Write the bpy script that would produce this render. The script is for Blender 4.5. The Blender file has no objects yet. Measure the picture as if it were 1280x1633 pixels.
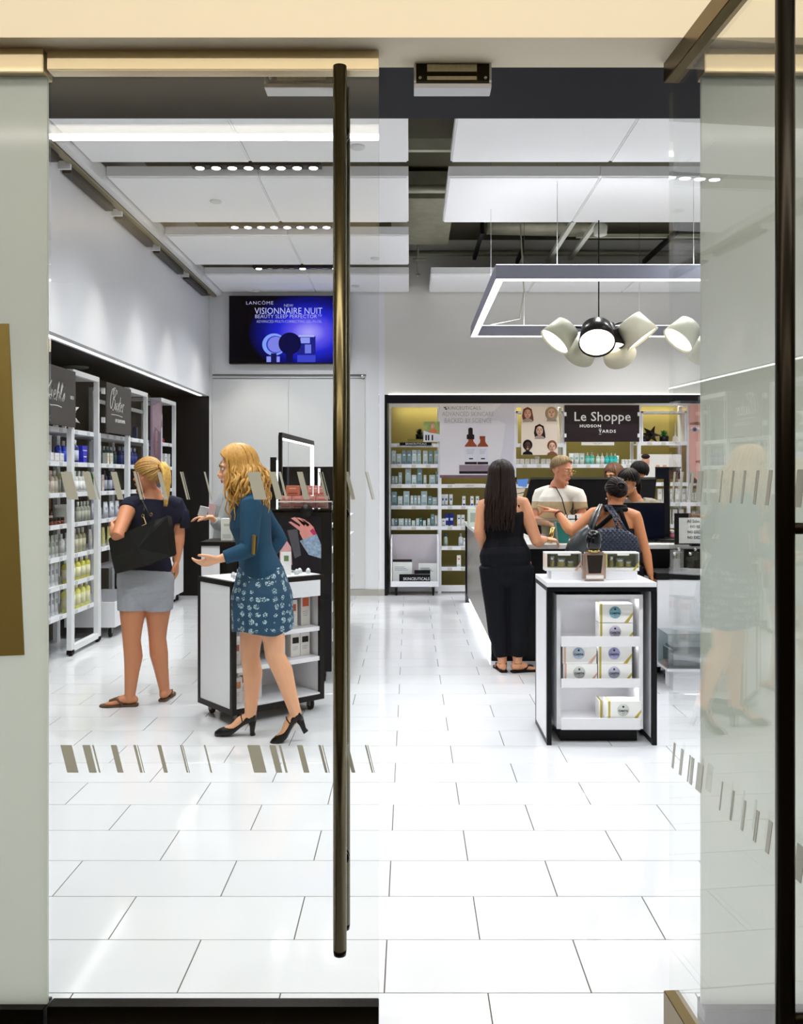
import bpy, bmesh, math, random
from mathutils import Vector, Matrix, noise
R = random.Random(7)
PI = math.pi
SC = bpy.context.scene
COL = SC.collection
# ---------------------------------------------------------------- camera
EYE = 1.52
FPX = 1430.0
cam_d = bpy.data.cameras.new('camera')
cam = bpy.data.objects.new('camera', cam_d); COL.objects.link(cam)
cam.location = (0, 0, EYE); cam.rotation_euler = (PI/2, 0, 0)
cam_d.sensor_fit = 'VERTICAL'; cam_d.sensor_height = 24.0; cam_d.sensor_width = 24.0*1280/1633
cam_d.lens = 24.0*FPX/1633
cam_d.shift_x = -13/1633*1.0; cam_d.shift_y = -54/1633*1.0
cam_d.clip_start = 0.05; cam_d.clip_end = 100
SC.camera = cam
# ---------------------------------------------------------------- world, exposure
SC.view_settings.view_transform = 'Standard'; SC.view_settings.look = 'None'
SC.view_settings.gamma = 1.0; SC.view_settings.use_curve_mapping = False
SC.view_settings.exposure = 0.20
w = bpy.data.worlds.new('world'); SC.world = w; w.use_nodes = True
w.node_tree.nodes['Background'].inputs[0].default_value = (1.0, 0.95, 0.88, 1)
w.node_tree.nodes['Background'].inputs[1].default_value = 0.25
SC.cycles.max_bounces = 10; SC.cycles.transparent_max_bounces = 16
SC.cycles.diffuse_bounces = 4; SC.cycles.glossy_bounces = 4
SC.cycles.caustics_reflective = False; SC.cycles.caustics_refractive = False
SC.cycles.sample_clamp_indirect = 4.0
def add_light(name, kind, loc, energy, color=(1, 1, 1), rot=(0, 0, 0), size=.1, size_y=None, angle=1.6, blend=.6):
    d = bpy.data.lights.new(name, kind); d.energy = energy; d.color = color
    if kind == 'AREA':
        d.size = size
        if size_y: d.shape = 'RECTANGLE'; d.size_y = size_y
    else:
        d.shadow_soft_size = size
    if kind == 'SPOT': d.spot_size = angle; d.spot_blend = blend
    o = bpy.data.objects.new(name, d); COL.objects.link(o); o.location = loc; o.rotation_euler = rot
    return o
COOL = (0.93, 0.965, 1.0); WARM = (1.0, 0.86, 0.66)
# downlights in the ceiling gaps (only some have a fixture, built further down)
GAPS = [5.31, 6.97, 8.65, 10.33]
DOWN = []
for gy in GAPS:
    for gx in (-1.2, 2.9):
        for dx in (-.3, .3):
            DOWN.append((gx+dx, gy))
DOWN += [(-1.5, 3.6), (-.9, 3.6), (.9, 3.6), (1.5, 3.6), (2.1, 3.6), (-2.0, 3.5), (.9, 8.7), (1.9, 8.7)]  # added beams without a fixture; the front ones brighten the frosted film
for i, (x, y) in enumerate(DOWN):
    add_light('downlight_and_fill', 'SPOT', (x, y, 3.88), 76, COOL, (0, 0, 0), .08, angle=2.3, blend=.9)
add_light('rear_shelf_fill', 'AREA', (2.1, 12.30, 2.56), 20, (1, .94, .80), (math.radians(-12), 0, 0), 4.6, .05)  # unseen light added to brighten the mustard recess wall
# wall washers of the black track on the left wall
for y in (5.2, 6.3, 7.4, 8.5, 9.6, 10.9):
    add_light('wall_washer_beam', 'SPOT', (-2.33, y, 3.80), 60, (1, .95, .84), (0, math.radians(-14), 0), .03, angle=1.25, blend=.5)
# ceiling lights of the mall behind the camera, with an added upward fill
add_light('mall_lamp_light', 'AREA', (0.0, -1.0, 3.74), 105, (1, .95, .86), (0, 0, 0), 8.0, .1)
add_light('mall_lamp_light', 'AREA', (0.0, 1.1, 3.90), 60, (1, .94, .84), (0, 0, 0), 5.0, .3)
add_light('mall_ceiling_fill', 'AREA', (0.0, -4.2, 3.3), 90, (1, .86, .62), (PI, 0, 0), 10.0, .12)  # unseen fill, added to warm the reflection in the door glass
# ================================================================= helpers
def srgb(c):
    if isinstance(c, str):
        c = tuple(int(c[i:i+2], 16)/255 for i in (0, 2, 4))
    return tuple(x/12.92 if x <= .04045 else ((x+.055)/1.055)**2.4 for x in c)
MATS = {}
def mat(name, col='808080', rough=.5, metal=0, var=.06, scale=30, bump=0, coat=0, emit=None, estr=0, trans=0, alpha=1, ior=1.45, sheen=0):
    if name in MATS: return MATS[name]
    m = bpy.data.materials.new(name); m.use_nodes = True; MATS[name] = m
    nt = m.node_tree; b = nt.nodes['Principled BSDF']
    c = srgb(col); b.inputs['Roughness'].default_value = rough; b.inputs['Metallic'].default_value = metal
    b.inputs['Coat Weight'].default_value = coat; b.inputs['Coat Roughness'].default_value = .08
    b.inputs['IOR'].default_value = ior; b.inputs['Transmission Weight'].default_value = trans; b.inputs['Alpha'].default_value = alpha
    if sum(c) < .06: b.inputs['Specular IOR Level'].default_value = .22
    if sheen: b.inputs['Sheen Weight'].default_value = sheen
    tc = nt.nodes.new('ShaderNodeTexCoord'); n = nt.nodes.new('ShaderNodeTexNoise')
    n.inputs['Scale'].default_value = scale; n.inputs['Detail'].default_value = 3
    nt.links.new(tc.outputs['Object'], n.inputs['Vector'])
    mx = nt.nodes.new('ShaderNodeMix'); mx.data_type = 'RGBA'
    mx.inputs['A'].default_value = tuple(x*(1-var) for x in c)+(1,); mx.inputs['B'].default_value = tuple(min(1, x*(1+var)) for x in c)+(1,)
    nt.links.new(n.outputs['Fac'], mx.inputs['Factor']); nt.links.new(mx.outputs['Result'], b.inputs['Base Color'])
    if bump:
        bp = nt.nodes.new('ShaderNodeBump'); bp.inputs['Strength'].default_value = bump; bp.inputs['Distance'].default_value = .003
        nt.links.new(n.outputs['Fac'], bp.inputs['Height']); nt.links.new(bp.outputs['Normal'], b.inputs['Normal'])
    if emit is not None:
        b.inputs['Emission Color'].default_value = srgb(emit)+(1,); b.inputs['Emission Strength'].default_value = estr
    return m
def glass_mat(name, tint='f4faf7', ior=1.5, rough=0.0):
    if name in MATS: return MATS[name]
    m = bpy.data.materials.new(name); m.use_nodes = True; MATS[name] = m
    nt = m.node_tree; nt.nodes.remove(nt.nodes['Principled BSDF']); out = nt.nodes['Material Output']
    t = nt.nodes.new('ShaderNodeBsdfTransparent'); t.inputs[0].default_value = srgb(tint)+(1,)
    g = nt.nodes.new('ShaderNodeBsdfGlossy'); g.inputs['Roughness'].default_value = rough; g.inputs[0].default_value = (1, 1, 1, 1)
    geo = nt.nodes.new('ShaderNodeNewGeometry'); mr = nt.nodes.new('ShaderNodeMapRange')
    mr.inputs['To Min'].default_value = ior; mr.inputs['To Max'].default_value = 1/ior
    nt.links.new(geo.outputs['Backfacing'], mr.inputs['Value'])
    f = nt.nodes.new('ShaderNodeFresnel'); nt.links.new(mr.outputs[0], f.inputs['IOR'])
    mx = nt.nodes.new('ShaderNodeMixShader'); nt.links.new(f.outputs[0], mx.inputs[0])
    nt.links.new(t.outputs[0], mx.inputs[1]); nt.links.new(g.outputs[0], mx.inputs[2]); nt.links.new(mx.outputs[0], out.inputs[0])
    return m
def emit_mat(name, col, strength):
    if name in MATS: return MATS[name]
    m = bpy.data.materials.new(name); m.use_nodes = True; MATS[name] = m
    nt = m.node_tree; nt.nodes.remove(nt.nodes['Principled BSDF'])
    e = nt.nodes.new('ShaderNodeEmission'); e.inputs[0].default_value = srgb(col)+(1,); e.inputs[1].default_value = strength
    nt.links.new(e.outputs[0], nt.nodes['Material Output'].inputs[0])
    return m
class MB:
    """collects vertices and faces; build() links them as one mesh object"""
    def __init__(s): s.v = []; s.f = []; s.fm = []; s.fs = []; s.M = None
    def add(s, vs, fs, mi=0, smooth=False):
        o = len(s.v)
        if s.M is not None: vs = [s.M @ Vector(p) for p in vs]
        s.v += [tuple(p) for p in vs]
        for f in fs: s.f.append(tuple(o+i for i in f)); s.fm.append(mi); s.fs.append(smooth)
        return s
    def box(s, x0, x1, y0, y1, z0, z1, mi=0):
        vs = [(x, y, z) for z in (z0, z1) for y in (y0, y1) for x in (x0, x1)]
        return s.add(vs, [(0, 2, 3, 1), (4, 5, 7, 6), (0, 1, 5, 4), (2, 6, 7, 3), (0, 4, 6, 2), (1, 3, 7, 5)], mi)
    def bar(s, p, q, wx, wy, up=(0, 0, 1), mi=0):
        p, q = Vector(p), Vector(q); t = (q-p).normalized(); u = Vector(up)
        if abs(t.dot(u)) > .98: u = Vector((0, 1, 0))
        a = t.cross(u).normalized(); b = a.cross(t)
        vs = [e+a*sx*wx/2+b*sy*wy/2 for e in (p, q) for sy in (-1, 1) for sx in (-1, 1)]
        return s.add(vs, [(0, 2, 3, 1), (4, 5, 7, 6), (0, 1, 5, 4), (2, 6, 7, 3), (0, 4, 6, 2), (1, 3, 7, 5)], mi)
    def prism(s, pts, d, mi=0, smooth=False):
        n = len(pts); d = Vector(d); vs = [Vector(p) for p in pts]+[Vector(p)+d for p in pts]
        s.add(vs, [tuple(range(n-1, -1, -1)), tuple(range(n, 2*n))]+[(i, (i+1) % n, n+(i+1) % n, n+i) for i in range(n)], mi, smooth)
        return s
    def tube(s, pts, rad, n=10, side=(1, 0, 0), cap='flat', mi=0, smooth=True):
        """swept tube; rad = list of r or (ru, rv); u follows side"""
        P = [Vector(p) for p in pts]; rad = [(r, r) if not isinstance(r, (tuple, list)) else r for r in rad]
        rings = []
        T = []
        for i in range(len(P)):
            t = (P[min(i+1, len(P)-1)]-P[max(i-1, 0)]); T.append(t.normalized() if t.length > 1e-9 else Vector((0, 0, 1)))
        seq = [(P[i], T[i], rad[i]) for i in range(len(P))]
        if cap in ('round', 'start', 'both'):
            def capring(p, t, r, sg):
                out = []
                for a in (.35, .7, .93):
                    k = math.sqrt(max(0, 1-a*a)); out.append((p+t*sg*a*min(r), t, (r[0]*k, r[1]*k)))
                return out
            pre = list(reversed(capring(P[0], T[0], rad[0], -1)))
            post = capring(P[-1], T[-1], rad[-1], 1) if cap != 'start' else []
            seq = pre+seq+post
        o = len(s.v); vs = []; pu = None
        for p, t, r in seq:
            u = Vector(side) if pu is None else pu
            u = u-t*u.dot(t)
            if u.length < 1e-4: u = t.orthogonal()
            u.normalize(); pu = u if side is None or True else None; v = t.cross(u)
            for k in range(n):
                a = 2*PI*k/n; vs.append(p+u*math.cos(a)*r[0]+v*math.sin(a)*r[1])
        fs = []
        for i in range(len(seq)-1):
            for k in range(n): fs.append((i*n+k, i*n+(k+1) % n, (i+1)*n+(k+1) % n, (i+1)*n+k))
        if cap != 'none':
            fs.append(tuple(range(n-1, -1, -1))); fs.append(tuple((len(seq)-1)*n+k for k in range(n)))
        return s.add(vs, fs, mi, smooth)
    def cyl(s, p, q, r0, r1=None, n=16, mi=0, smooth=True):
        return s.tube([p, q], [r0, r0 if r1 is None else r1], n, mi=mi, smooth=smooth)
    def lathe(s, prof, c=(0, 0, 0), n=14, axis='z', mi=0, sx=1, sy=1, smooth=True):
        """prof: (radius, height) pairs"""
        vs = []
        for r, z in prof:
            for k in range(n):
                a = 2*PI*k/n; x, y = r*math.cos(a)*sx, r*math.sin(a)*sy
                p = (x, y, z) if axis == 'z' else ((x, -z, y) if axis == 'y' else (z, x, y))
                vs.append((c[0]+p[0], c[1]+p[1], c[2]+p[2]))
        m = len(prof); fs = [(i*n+k, i*n+(k+1) % n, (i+1)*n+(k+1) % n, (i+1)*n+k) for i in range(m-1) for k in range(n)]
        fs += [tuple(range(n-1, -1, -1)), tuple((m-1)*n+k for k in range(n))]
        return s.add(vs, fs, mi, smooth)
    def ell(s, c, r, n=16, m=10, rot=None, mi=0):
        c = Vector(c); vs = []; fs = []
        for i in range(1, m):
            th = PI*i/m
            for k in range(n):
                a = 2*PI*k/n; p = Vector((r[0]*math.sin(th)*math.cos(a), r[1]*math.sin(th)*math.sin(a), r[2]*math.cos(th)))
                if rot is not None: p = rot @ p
                vs.append(c+p)
        tp, bt = Vector((0, 0, r[2])), Vector((0, 0, -r[2]))
        if rot is not None: tp, bt = rot @ tp, rot @ bt
        a = len(vs); vs += [c+tp, c+bt]
        for i in range(m-2):
            for k in range(n): fs.append((i*n+k, (i+1)*n+k, (i+1)*n+(k+1) % n, i*n+(k+1) % n))
        for k in range(n): fs.append((a, k, (k+1) % n)); fs.append((a+1, (m-2)*n+(k+1) % n, (m-2)*n+k))
        return s.add(vs, fs, mi, True)
    def mesh(s, name, mats):
        me = bpy.data.meshes.new(name); me.from_pydata(s.v, [], s.f)
        for m in (mats if isinstance(mats, (list, tuple)) else [mats]): me.materials.append(m)
        me.polygons.foreach_set('material_index', s.fm); me.polygons.foreach_set('use_smooth', s.fs)
        me.update(); return me
    def build(s, name, mats, parent=None, loc=None, rot=None, bevel=0, fixn=True):
        me = s.mesh(name, mats)
        if fixn:
            bm = bmesh.new(); bm.from_mesh(me); bmesh.ops.recalc_face_normals(bm, faces=bm.faces[:])
            if bevel:
                es = [e for e in bm.edges if len(e.link_faces) == 2 and e.calc_face_angle() > .6]
                bmesh.ops.bevel(bm, geom=es, offset=bevel, segments=2, affect='EDGES', clamp_overlap=True)
            bm.to_mesh(me); bm.free()
        return link(name, me, parent, loc, rot)
def link(name, me, parent=None, loc=None, rot=None):
    o = bpy.data.objects.new(name, me); COL.objects.link(o)
    if parent is not None: o.parent = parent
    if loc is not None: o.location = loc
    if rot is not None: o.rotation_euler = rot
    return o
def tag(o, label=None, cat=None, group=None, kind=None):
    if label: o['label'] = label
    if cat: o['category'] = cat
    if group: o['group'] = group
    if kind: o['kind'] = kind
    return o
def empty(name, loc=(0, 0, 0), rz=0, label=None, cat=None, group=None, kind=None):
    o = bpy.data.objects.new(name, None); COL.objects.link(o); o.location = loc; o.rotation_euler = (0, 0, rz); o.empty_display_size = .05
    return tag(o, label, cat, group, kind)
def copy_tree(o, parent=None):
    c = o.copy(); COL.objects.link(c); c.parent = parent
    for ch in list(o.children): copy_tree(ch, c)
    return c
def struct(name, mb, m, parent=None, bevel=0):
    o = mb.build(name, m, parent, bevel=bevel)
    if parent is None: o['kind'] = 'structure'
    return o
def P(px, py, y):
    """point of the place at depth y that lies on image point (px, py)"""
    return Vector(((px-653)*y/FPX, y, EYE-(py-762)*y/FPX))
TEXT_FONT = None
def text_mesh(txt, size=.1, shear=0, ext=.0008, bold=0, spacing=1.0, align='CENTER', linesp=1.0):
    c = bpy.data.curves.new('lettering', 'FONT'); c.body = txt; c.size = size; c.shear = shear; c.extrude = ext
    c.offset = bold; c.space_character = spacing; c.align_x = align; c.align_y = 'CENTER'; c.resolution_u = 2; c.space_line = linesp
    o = bpy.data.objects.new('lettering_tmp', c); COL.objects.link(o)
    me = bpy.data.meshes.new_from_object(o.evaluated_get(bpy.context.evaluated_depsgraph_get()))
    bpy.data.objects.remove(o); bpy.data.curves.remove(c)
    return me
def text(txt, parent, loc, size, m, name='lettering', rot=(PI/2, 0, 0), sx=1.0, **k):
    me = text_mesh(txt, size, **k); me.materials.clear(); me.materials.append(m)
    if sx != 1.0:
        for v in me.vertices: v.co.x *= sx
    return link(name, me, parent, loc, rot)
ORD = ['first', 'second', 'third', 'fourth', 'fifth', 'sixth', 'seventh', 'eighth', 'ninth', 'tenth', 'eleventh', 'twelfth', 'thirteenth', 'fourteenth', 'fifteenth', 'sixteenth']
# ================================================================= materials used widely
M_white = mat('white_paint', 'eeeeee', .55, var=.02)
M_wall = mat('wall_paint', 'e6e6ea', .7, var=.02, scale=4)
M_cream = mat('cream_bulkhead', 'f6ead0', .6, var=.02, scale=3)
M_navy = mat('navy_soffit', '0b0c13', .55, var=.08)
M_black = mat('black_laminate', '0d0d10', .35, var=.1)
M_wlam = mat('white_laminate', 'ececf0', .35, var=.02)
M_metal_w = mat('white_metal', 'e8e9ec', .4, var=.02)
M_cloud = mat('ceiling_panel_felt', 'fafafb', .9, var=.02, scale=60, bump=.05)
M_champ = mat('champagne_metal', 'e6d6b4', .32, metal=.75, var=.03, scale=2)
M_bronze = mat('bronze_metal', '6e5c38', .28, metal=1, var=.06, scale=3)
M_darkm = mat('dark_bronze_metal', '1c1710', .3, metal=.8, var=.08)
M_chrome = mat('chrome', 'd8d8d8', .15, metal=1, var=.02)
M_glass = glass_mat('storefront_glass', 'fcfdfc', 1.45)
M_acryl = glass_mat('clear_acrylic', 'f2f6f6', 1.45)
M_led = emit_mat('led_diffuser', 'fffdf8', 9)
M_film = mat('frosted_film', 'd6dbd7', .30, var=.02, scale=2, coat=.5)
def _film():
    nt = M_film.node_tree; b = nt.nodes['Principled BSDF']; t = nt.nodes.new('ShaderNodeBsdfTranslucent'); t.inputs[0].default_value = srgb('eef2ec')+(1,)
    mx = nt.nodes.new('ShaderNodeMixShader'); mx.inputs[0].default_value = .6
    nt.links.new(b.outputs[0], mx.inputs[1]); nt.links.new(t.outputs[0], mx.inputs[2]); nt.links.new(mx.outputs[0], nt.nodes['Material Output'].inputs[0])
_film()
M_letter = mat('white_lettering', 'f2f2f0', .5, var=.01, emit='ffffff', estr=0)
M_rubber = mat('black_rubber', '0b0b0c', .6)
# ================================================================= floor
fl = MB().box(-4.6, 5.2, -7.0, 12.8, -.06, -.0022)
floor = struct('floor', fl, mat('floor_grout', '57524a', .8, var=.15, scale=40))
def tile_mat():
    m = mat('glazed_tile', 'dedfe2', .09, var=.015, scale=3, coat=.0)
    nt = m.node_tree; b = nt.nodes['Principled BSDF']; oi = nt.nodes.new('ShaderNodeObjectInfo')
    hs = nt.nodes.new('ShaderNodeHueSaturation'); mr = nt.nodes.new('ShaderNodeMapRange')
    mr.inputs['To Min'].default_value = .955; mr.inputs['To Max'].default_value = 1.0
    nt.links.new(oi.outputs['Random'], mr.inputs['Value']); nt.links.new(mr.outputs[0], hs.inputs['Value'])
    l = b.inputs['Base Color'].links[0]; src = l.from_socket; nt.links.new(src, hs.inputs['Color']); nt.links.new(hs.outputs[0], b.inputs['Base Color'])
    return m
M_tile = tile_mat()
TW, TD, G = .612, .3055, .0019
tmb = MB().box(-TW/2+G, TW/2-G, -TD/2+G, TD/2-G, -.006, 0)
bm = bmesh.new(); me_t = tmb.mesh('tile', M_tile); bm.from_mesh(me_t); bmesh.ops.recalc_face_normals(bm, faces=bm.faces[:])
bmesh.ops.bevel(bm, geom=[e for e in bm.edges if all(v.co.z > -.003 for v in e.verts)], offset=.0008, segments=1, affect='EDGES')
bm.to_mesh(me_t); bm.free()
rest = MB(); mall = MB(); tiles = []
for k in range(-2, 32):
    yc = 2.954+TD*k-TD/2
    x0 = .231+TW/2 if k % 2 == 1 else .231
    # vertical joints: odd/even rows shifted by half a tile
    for j in range(-9, 9):
        xc = x0+j*TW
        if xc > 4.6 or xc < -3.6: continue
        px = abs(xc)/yc
        vis = -(653/1430)*yc-.4 < xc < (640/1430)*yc+.4 and yc > 2.2
        tiles.append((0 if vis else 1, yc, abs(xc), xc))
tiles.sort()
for i, (a, yc, _, xc) in enumerate(tiles):
    if i < 300 and a == 0:
        link('tile', me_t, floor, (xc, yc, 0))
    else:
        rest.box(xc-TW/2+G, xc+TW/2-G, yc-TD/2+G, yc+TD/2-G, -.012, 0)
for j in range(-12, 12):        # mall floor in front of the shop
    for k in range(11): mall.box(j*.8-.398, j*.8+.398, 1.92-k*.8+.002-.4, 1.92-k*.8-.002+.4-.02, -.012, 0)
o = rest.build('tile_field', M_tile, floor); o['kind'] = 'stuff'
o = mall.build('stone_paving', mat('mall_stone', '554c3e', .35, var=.2, scale=3), floor); o['kind'] = 'stuff'
# ================================================================= walls
struct('wall_left', MB().box(-2.74, -2.59, 2.5, 11.6, 2.58, 4.6), M_wall)
struct('wall_left_recess', MB().box(-3.45, -3.35, 2.5, 12.4, 0, 2.62), mat('taupe_wall', '4b443c', .8))
struct('wall_left_recess_end', MB().box(-3.4, -2.595, 11.60, 11.72, 0, 2.62), M_navy)
struct('trim_1', MB().box(-3.4, -2.595, 2.5, 11.62, 2.585, 2.62), M_navy)
struct('wall_right', MB().box(4.6, 4.72, 2.5, 12.6, 0, 4.6), M_wall)
XB0 = (613-653)*11.6/FPX
struct('wall_back', MB().box(-2.593, XB0, 11.6, 12.6, 0, 4.6), M_wall)
struct('wall_back_upper', MB().box(XB0, 4.6, 11.6, 12.6, 2.60, 4.6), mat('back_wall_paint', 'e2e0da', .7, var=.02, scale=4))
struct('wall_back_recess', MB().box(XB0, 4.6, 12.42, 12.5, 0, 2.6), mat('mustard_wall', '988a48', .6, var=.1, scale=6))
struct('trim_2', MB().box(XB0+.0, 4.6, 11.605, 11.63, 2.49, 2.6).box(XB0+.0, 4.6, 11.63, 12.4, 2.575, 2.6), M_black)
struct('trim_3', MB().box(XB0, XB0+.035, 11.595, 12.4, 0, 2.5), M_black)
struct('baseboard_back', MB().box(-2.59, XB0, 11.585, 11.6, 0, .085), mat('grey_baseboard', 'a8a69e', .5))
# mall side
struct('wall_mall', MB().box(-8, 8, -7.1, -7.0, 0, 4.2), mat('mall_wall', '8f8062', .8, scale=2))
struct('wall_mall_left', MB().box(-6.1, -6.0, -7.0, 2.3, 0, 4.2), mat('mall_wall'))
struct('wall_mall_right', MB().box(6.0, 6.1, -7.0, 2.3, 0, 4.2), mat('mall_wall'))
mc = struct('ceiling_mall', MB().box(-6, 6, -7, 2.3, 4.1, 4.2), mat('mall_ceiling', 'e6dcc6', .8))
mc['kind'] = 'structure'
# bulkhead over the shopfront
struct('wall_front', MB().box(-6, 6, 2.33, 2.50, 2.665, 4.2).box(-6, -2.6, 2.33, 2.5, 0, 2.7).box(3.2, 6, 2.33, 2.5, 0, 2.7), M_cream)
struct('trim_4', MB().box(-2.6, 3.2, 2.50, 2.955, 2.705, 3.15), M_navy)
struct('trim_5', MB().box(-.08, .80, 2.36, 2.47, 2.672, 2.70), mat('brushed_head', 'b9b2a4', .45, metal=.4, bump=.3))
# ceiling
ceil = struct('ceiling', MB().box(-3.5, 4.7, 2.5, 12.6, 4.6, 4.7), mat('plenum_paint', '5a5644', .9, scale=5))
ZC = 3.92
ROWS = [(3.85, 5.12), (5.53, 6.82), (7.16, 8.42), (8.88, 10.09), (10.59, 11.58)]
def cloud(x0, x1, y0, y1):
    # tray panel with a fine reveal round its lower edge
    mb = MB().box(x0, x1, y0, y1, ZC+.012, ZC+.09).box(x0+.012, x1-.012, y0+.012, y1-.012, ZC, ZC+.012)
    o = mb.build('ceiling_panel', M_cloud, ceil); return o
for r, (y0, y1) in enumerate(ROWS):
    cloud(-2.42, -1.211, y0, y1); cloud(-1.207, -.01, y0, y1)
    if r != 3:
        xs = .31 if r != 4 else .25
        cloud(xs, 1.52, y0, y1); cloud(1.524, 2.73, y0, y1); cloud(2.734, 3.94, y0, y1)
# ================================================================= shopfront: fixed panels and doors
M_decal = mat('grey_decal_film', 'c2c6be', .4, var=.02, metal=0)
M_film_hi = M_film
def fixed_panel(name, x0, x1):
    o = MB().box(x0, x1, 2.412, 2.424, .105, 2.60).build(name, M_film); o['kind'] = 'structure'
    MB().box(x0, x1, 2.385, 2.45, 2.60, 2.665).build('top_rail', M_champ, o, bevel=.002)
    MB().box(x0, x1, 2.385, 2.45, 0, .105).build('bottom_rail', M_darkm, o, bevel=.002)
    return o
wl = fixed_panel('window_1', -2.6, -.975)
wr = fixed_panel('window_2', .785, 3.2)
MB().prism([(-1.6, 2.408, 1.935), (-1.077, 2.408, 1.935), (-1.035, 2.408, 1.045), (-1.6, 2.408, 1.02)], (0, .004, 0)).build('decal_stripe', mat('bronze_decal', '97854c', .45, metal=.6, var=.05), wl)
STR = [(98, 116), (133, 145), (148.5, 151), (178, 187.5), (214, 218), (220, 221.3), (252, 258), (288, 290.5), (291.8, 293), (326, 328.5),
       (395, 415), (430, 440), (445, 448.5), (474, 483), (508, 512), (514, 515.2), (550, 556), (582, 584.4), (585.8, 587)]
def door_leaf(name, loc, rz, width):
    d = empty(name, loc, rz, kind='structure')
    MB().box(0, width, -.006, .006, .09, 2.615).build('glass_pane', M_glass, d)
    MB().box(0, width, -.022, .022, 2.612, 2.668).build('top_rail', M_champ if name == 'door_1' else M_bronze, d, bevel=.002)
    MB().box(0, width, -.022, .022, .012, .105).build('bottom_rail', M_darkm if name == 'door_1' else M_bronze, d, bevel=.002)
    for zt in (1.537, .802):
        for a, b in STR:
            a, b = (a-80)/591, (b-80)/591; sl = .0186
            if name == 'door_2': a, b, sl = width-.11-a, width-.11-b, -sl
            if not (.01 < b < width-.01 and .01 < a < width-.01): continue
            pts = [(a, -.0075, zt), (b, -.0075, zt), (b+sl, -.0075, zt-.0745), (a+sl, -.0075, zt-.0745)]
            MB().prism(pts, (0, .0012, 0)).build('decal_stripe', M_decal, d)
    for s in (-1, 1):
        y = s*.068; x = width-.1
        h = MB().tube([(x, y, .285), (x, y, 2.6)], [.018, .018], 20).build('handle', M_handle if name == 'door_1' else M_darkm, d)
        MB().cyl((x, y, .27), (x, y, .285), .0165, .018, 20).build('end_cap', M_darkm, h)
        for z in (.50, 1.425, 2.45):
            MB().cyl((x, 0, z), (x, y, z), .011, n=12).cyl((x, s*.006, z), (x, s*.014, z), .02, n=14).build('standoff', M_darkm, h)
    return d
M_handle = mat('brushed_bronze_handle', '6a6146', .26, metal=1, var=.05, scale=2)
door_leaf('door_1', (-.970, 2.42, 0), 0, .887)
door_leaf('door_2', (.723, 2.48, 0), -math.radians(86.2), .887)
# patch fitting and floor plate of the open door
o = MB().lathe([(.045, 0), (.045, .012), (.03, .03)], (.775, 2.47, 2.665), 20).build('pivot_disc', M_darkm, bpy.data.objects['trim_5'])
o = MB().box(.36, .70, 2.28, 2.40, 0, .004).build('floor_plate', mat('brushed_steel', 'b8b09c', .4, metal=.8), floor)
for sx in (.40, .66): MB().cyl((sx, 2.34, .004), (sx, 2.34, .0065), .008, n=12).build('screw', M_darkm, floor)
o = MB().box(.36, .70, 2.275, 2.28, 0, .005).box(.355, .36, 2.275, 2.40, 0, .005).build('plate_edge', M_darkm, floor)
# magnetic locks
def maglock(x0, x1, lab, y0=2.475):
    t = empty('magnetic_lock', ((x0+x1)/2, y0, 2.60), 0, lab, 'door lock'); w = (x1-x0)/2
    MB().box(-w, w, .004, .062, 0, .012).box(-w, -w+.006, .0, .06, .012, .1).box(w-.006, w, .0, .06, .012, .1).build('housing', M_metal_w, t, bevel=.001)
    MB().box(-w+.006, w-.006, .002, .06, .012, .1).build('magnet_block', mat('dark_lock_body', '2a2418', .45, metal=.4), t, bevel=.001)
    for z0, z1 in ((.019, .029), (.042, .062), (.074, .084)):
        MB().box(-w*.66, w*.62, -.001, .002, z0, z1).build('contact_bar', mat('worn_steel', 'cfc7a8', .4, metal=.6, var=.2, scale=80), t)
    for sx in (-.84, .84):
        for z in (.025, .088): MB().cyl((sx*w, .002, z), (sx*w, -.002, z), .0045, n=10).build('screw', M_chrome, t)
    return t
maglock(.012, .226, 'white and black magnetic lock hanging from header over the open doorway')
maglock(-.402, -.19, 'magnetic lock seen behind the glass of the closed left door')
# ================================================================= ceiling fittings
M_lamp = emit_mat('lamp_lens', 'fdfcff', 16)
M_lamp_off = mat('lamp_unlit', '9a9a9a', .3)
def track_light(x0, y, lab, off=(), z=3.935):
    t = empty('recessed_track_light', (x0+.505, y, z), 0, lab, 'ceiling light', 'eight-lamp fixtures in the ceiling gaps')
    MB().box(-.505, .505, -.05, .05, .0, .09).build('housing', M_black, t, bevel=.003)
    for k in range(8):
        x = -.44+k*.126
        r = MB().lathe([(.040, -.004), (.047, -.004), (.047, .004), (.040, .004)], (x, 0, -.002), 18)
        l = r.build('lamp', M_black, t)
        MB().lathe([(.001, -.010), (.030, -.008), (.037, -.002), (.037, .001)], (x, 0, -.002), 18).build('lens', M_lamp_off if k in off else M_lamp, l)
track_light(-1.695, 6.97, 'long black eight-lamp ceiling fixture nearest the glass door')
track_light(-1.745, 8.62, 'black eight-lamp ceiling fixture in the middle gap, all lit')
track_light(-1.80, 10.32, 'black ceiling fixture above the blue television, some lamps unlit', off=(1, 2, 3, 5, 6))
track_light(2.35, 6.97, 'black eight-lamp ceiling fixture at right, behind the open glass door')
def disc(px, py, r, lab, name='ceiling_speaker', cat='ceiling fitting'):
    y = FPX*(ZC-EYE)/(762-py); x = (px-653)*y/FPX
    t = tag(MB().lathe([(r, .0), (r, -.008), (r*.8, -.016), (r*.35, -.018), (.001, -.018)], (0, 0, 0), 22).build(name, mat('disc_white', 'dcdcdc', .5), None, (x, y, ZC)), lab, cat)
    return t
disc(570, 233, .055, 'round white disc on the ceiling panel right of the door handle')
disc(344, 320, .05, 'round white disc on the second ceiling panel, above the black fixture')
disc(598, 411, .05, 'small white disc on third ceiling panel beside the door edge')
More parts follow.
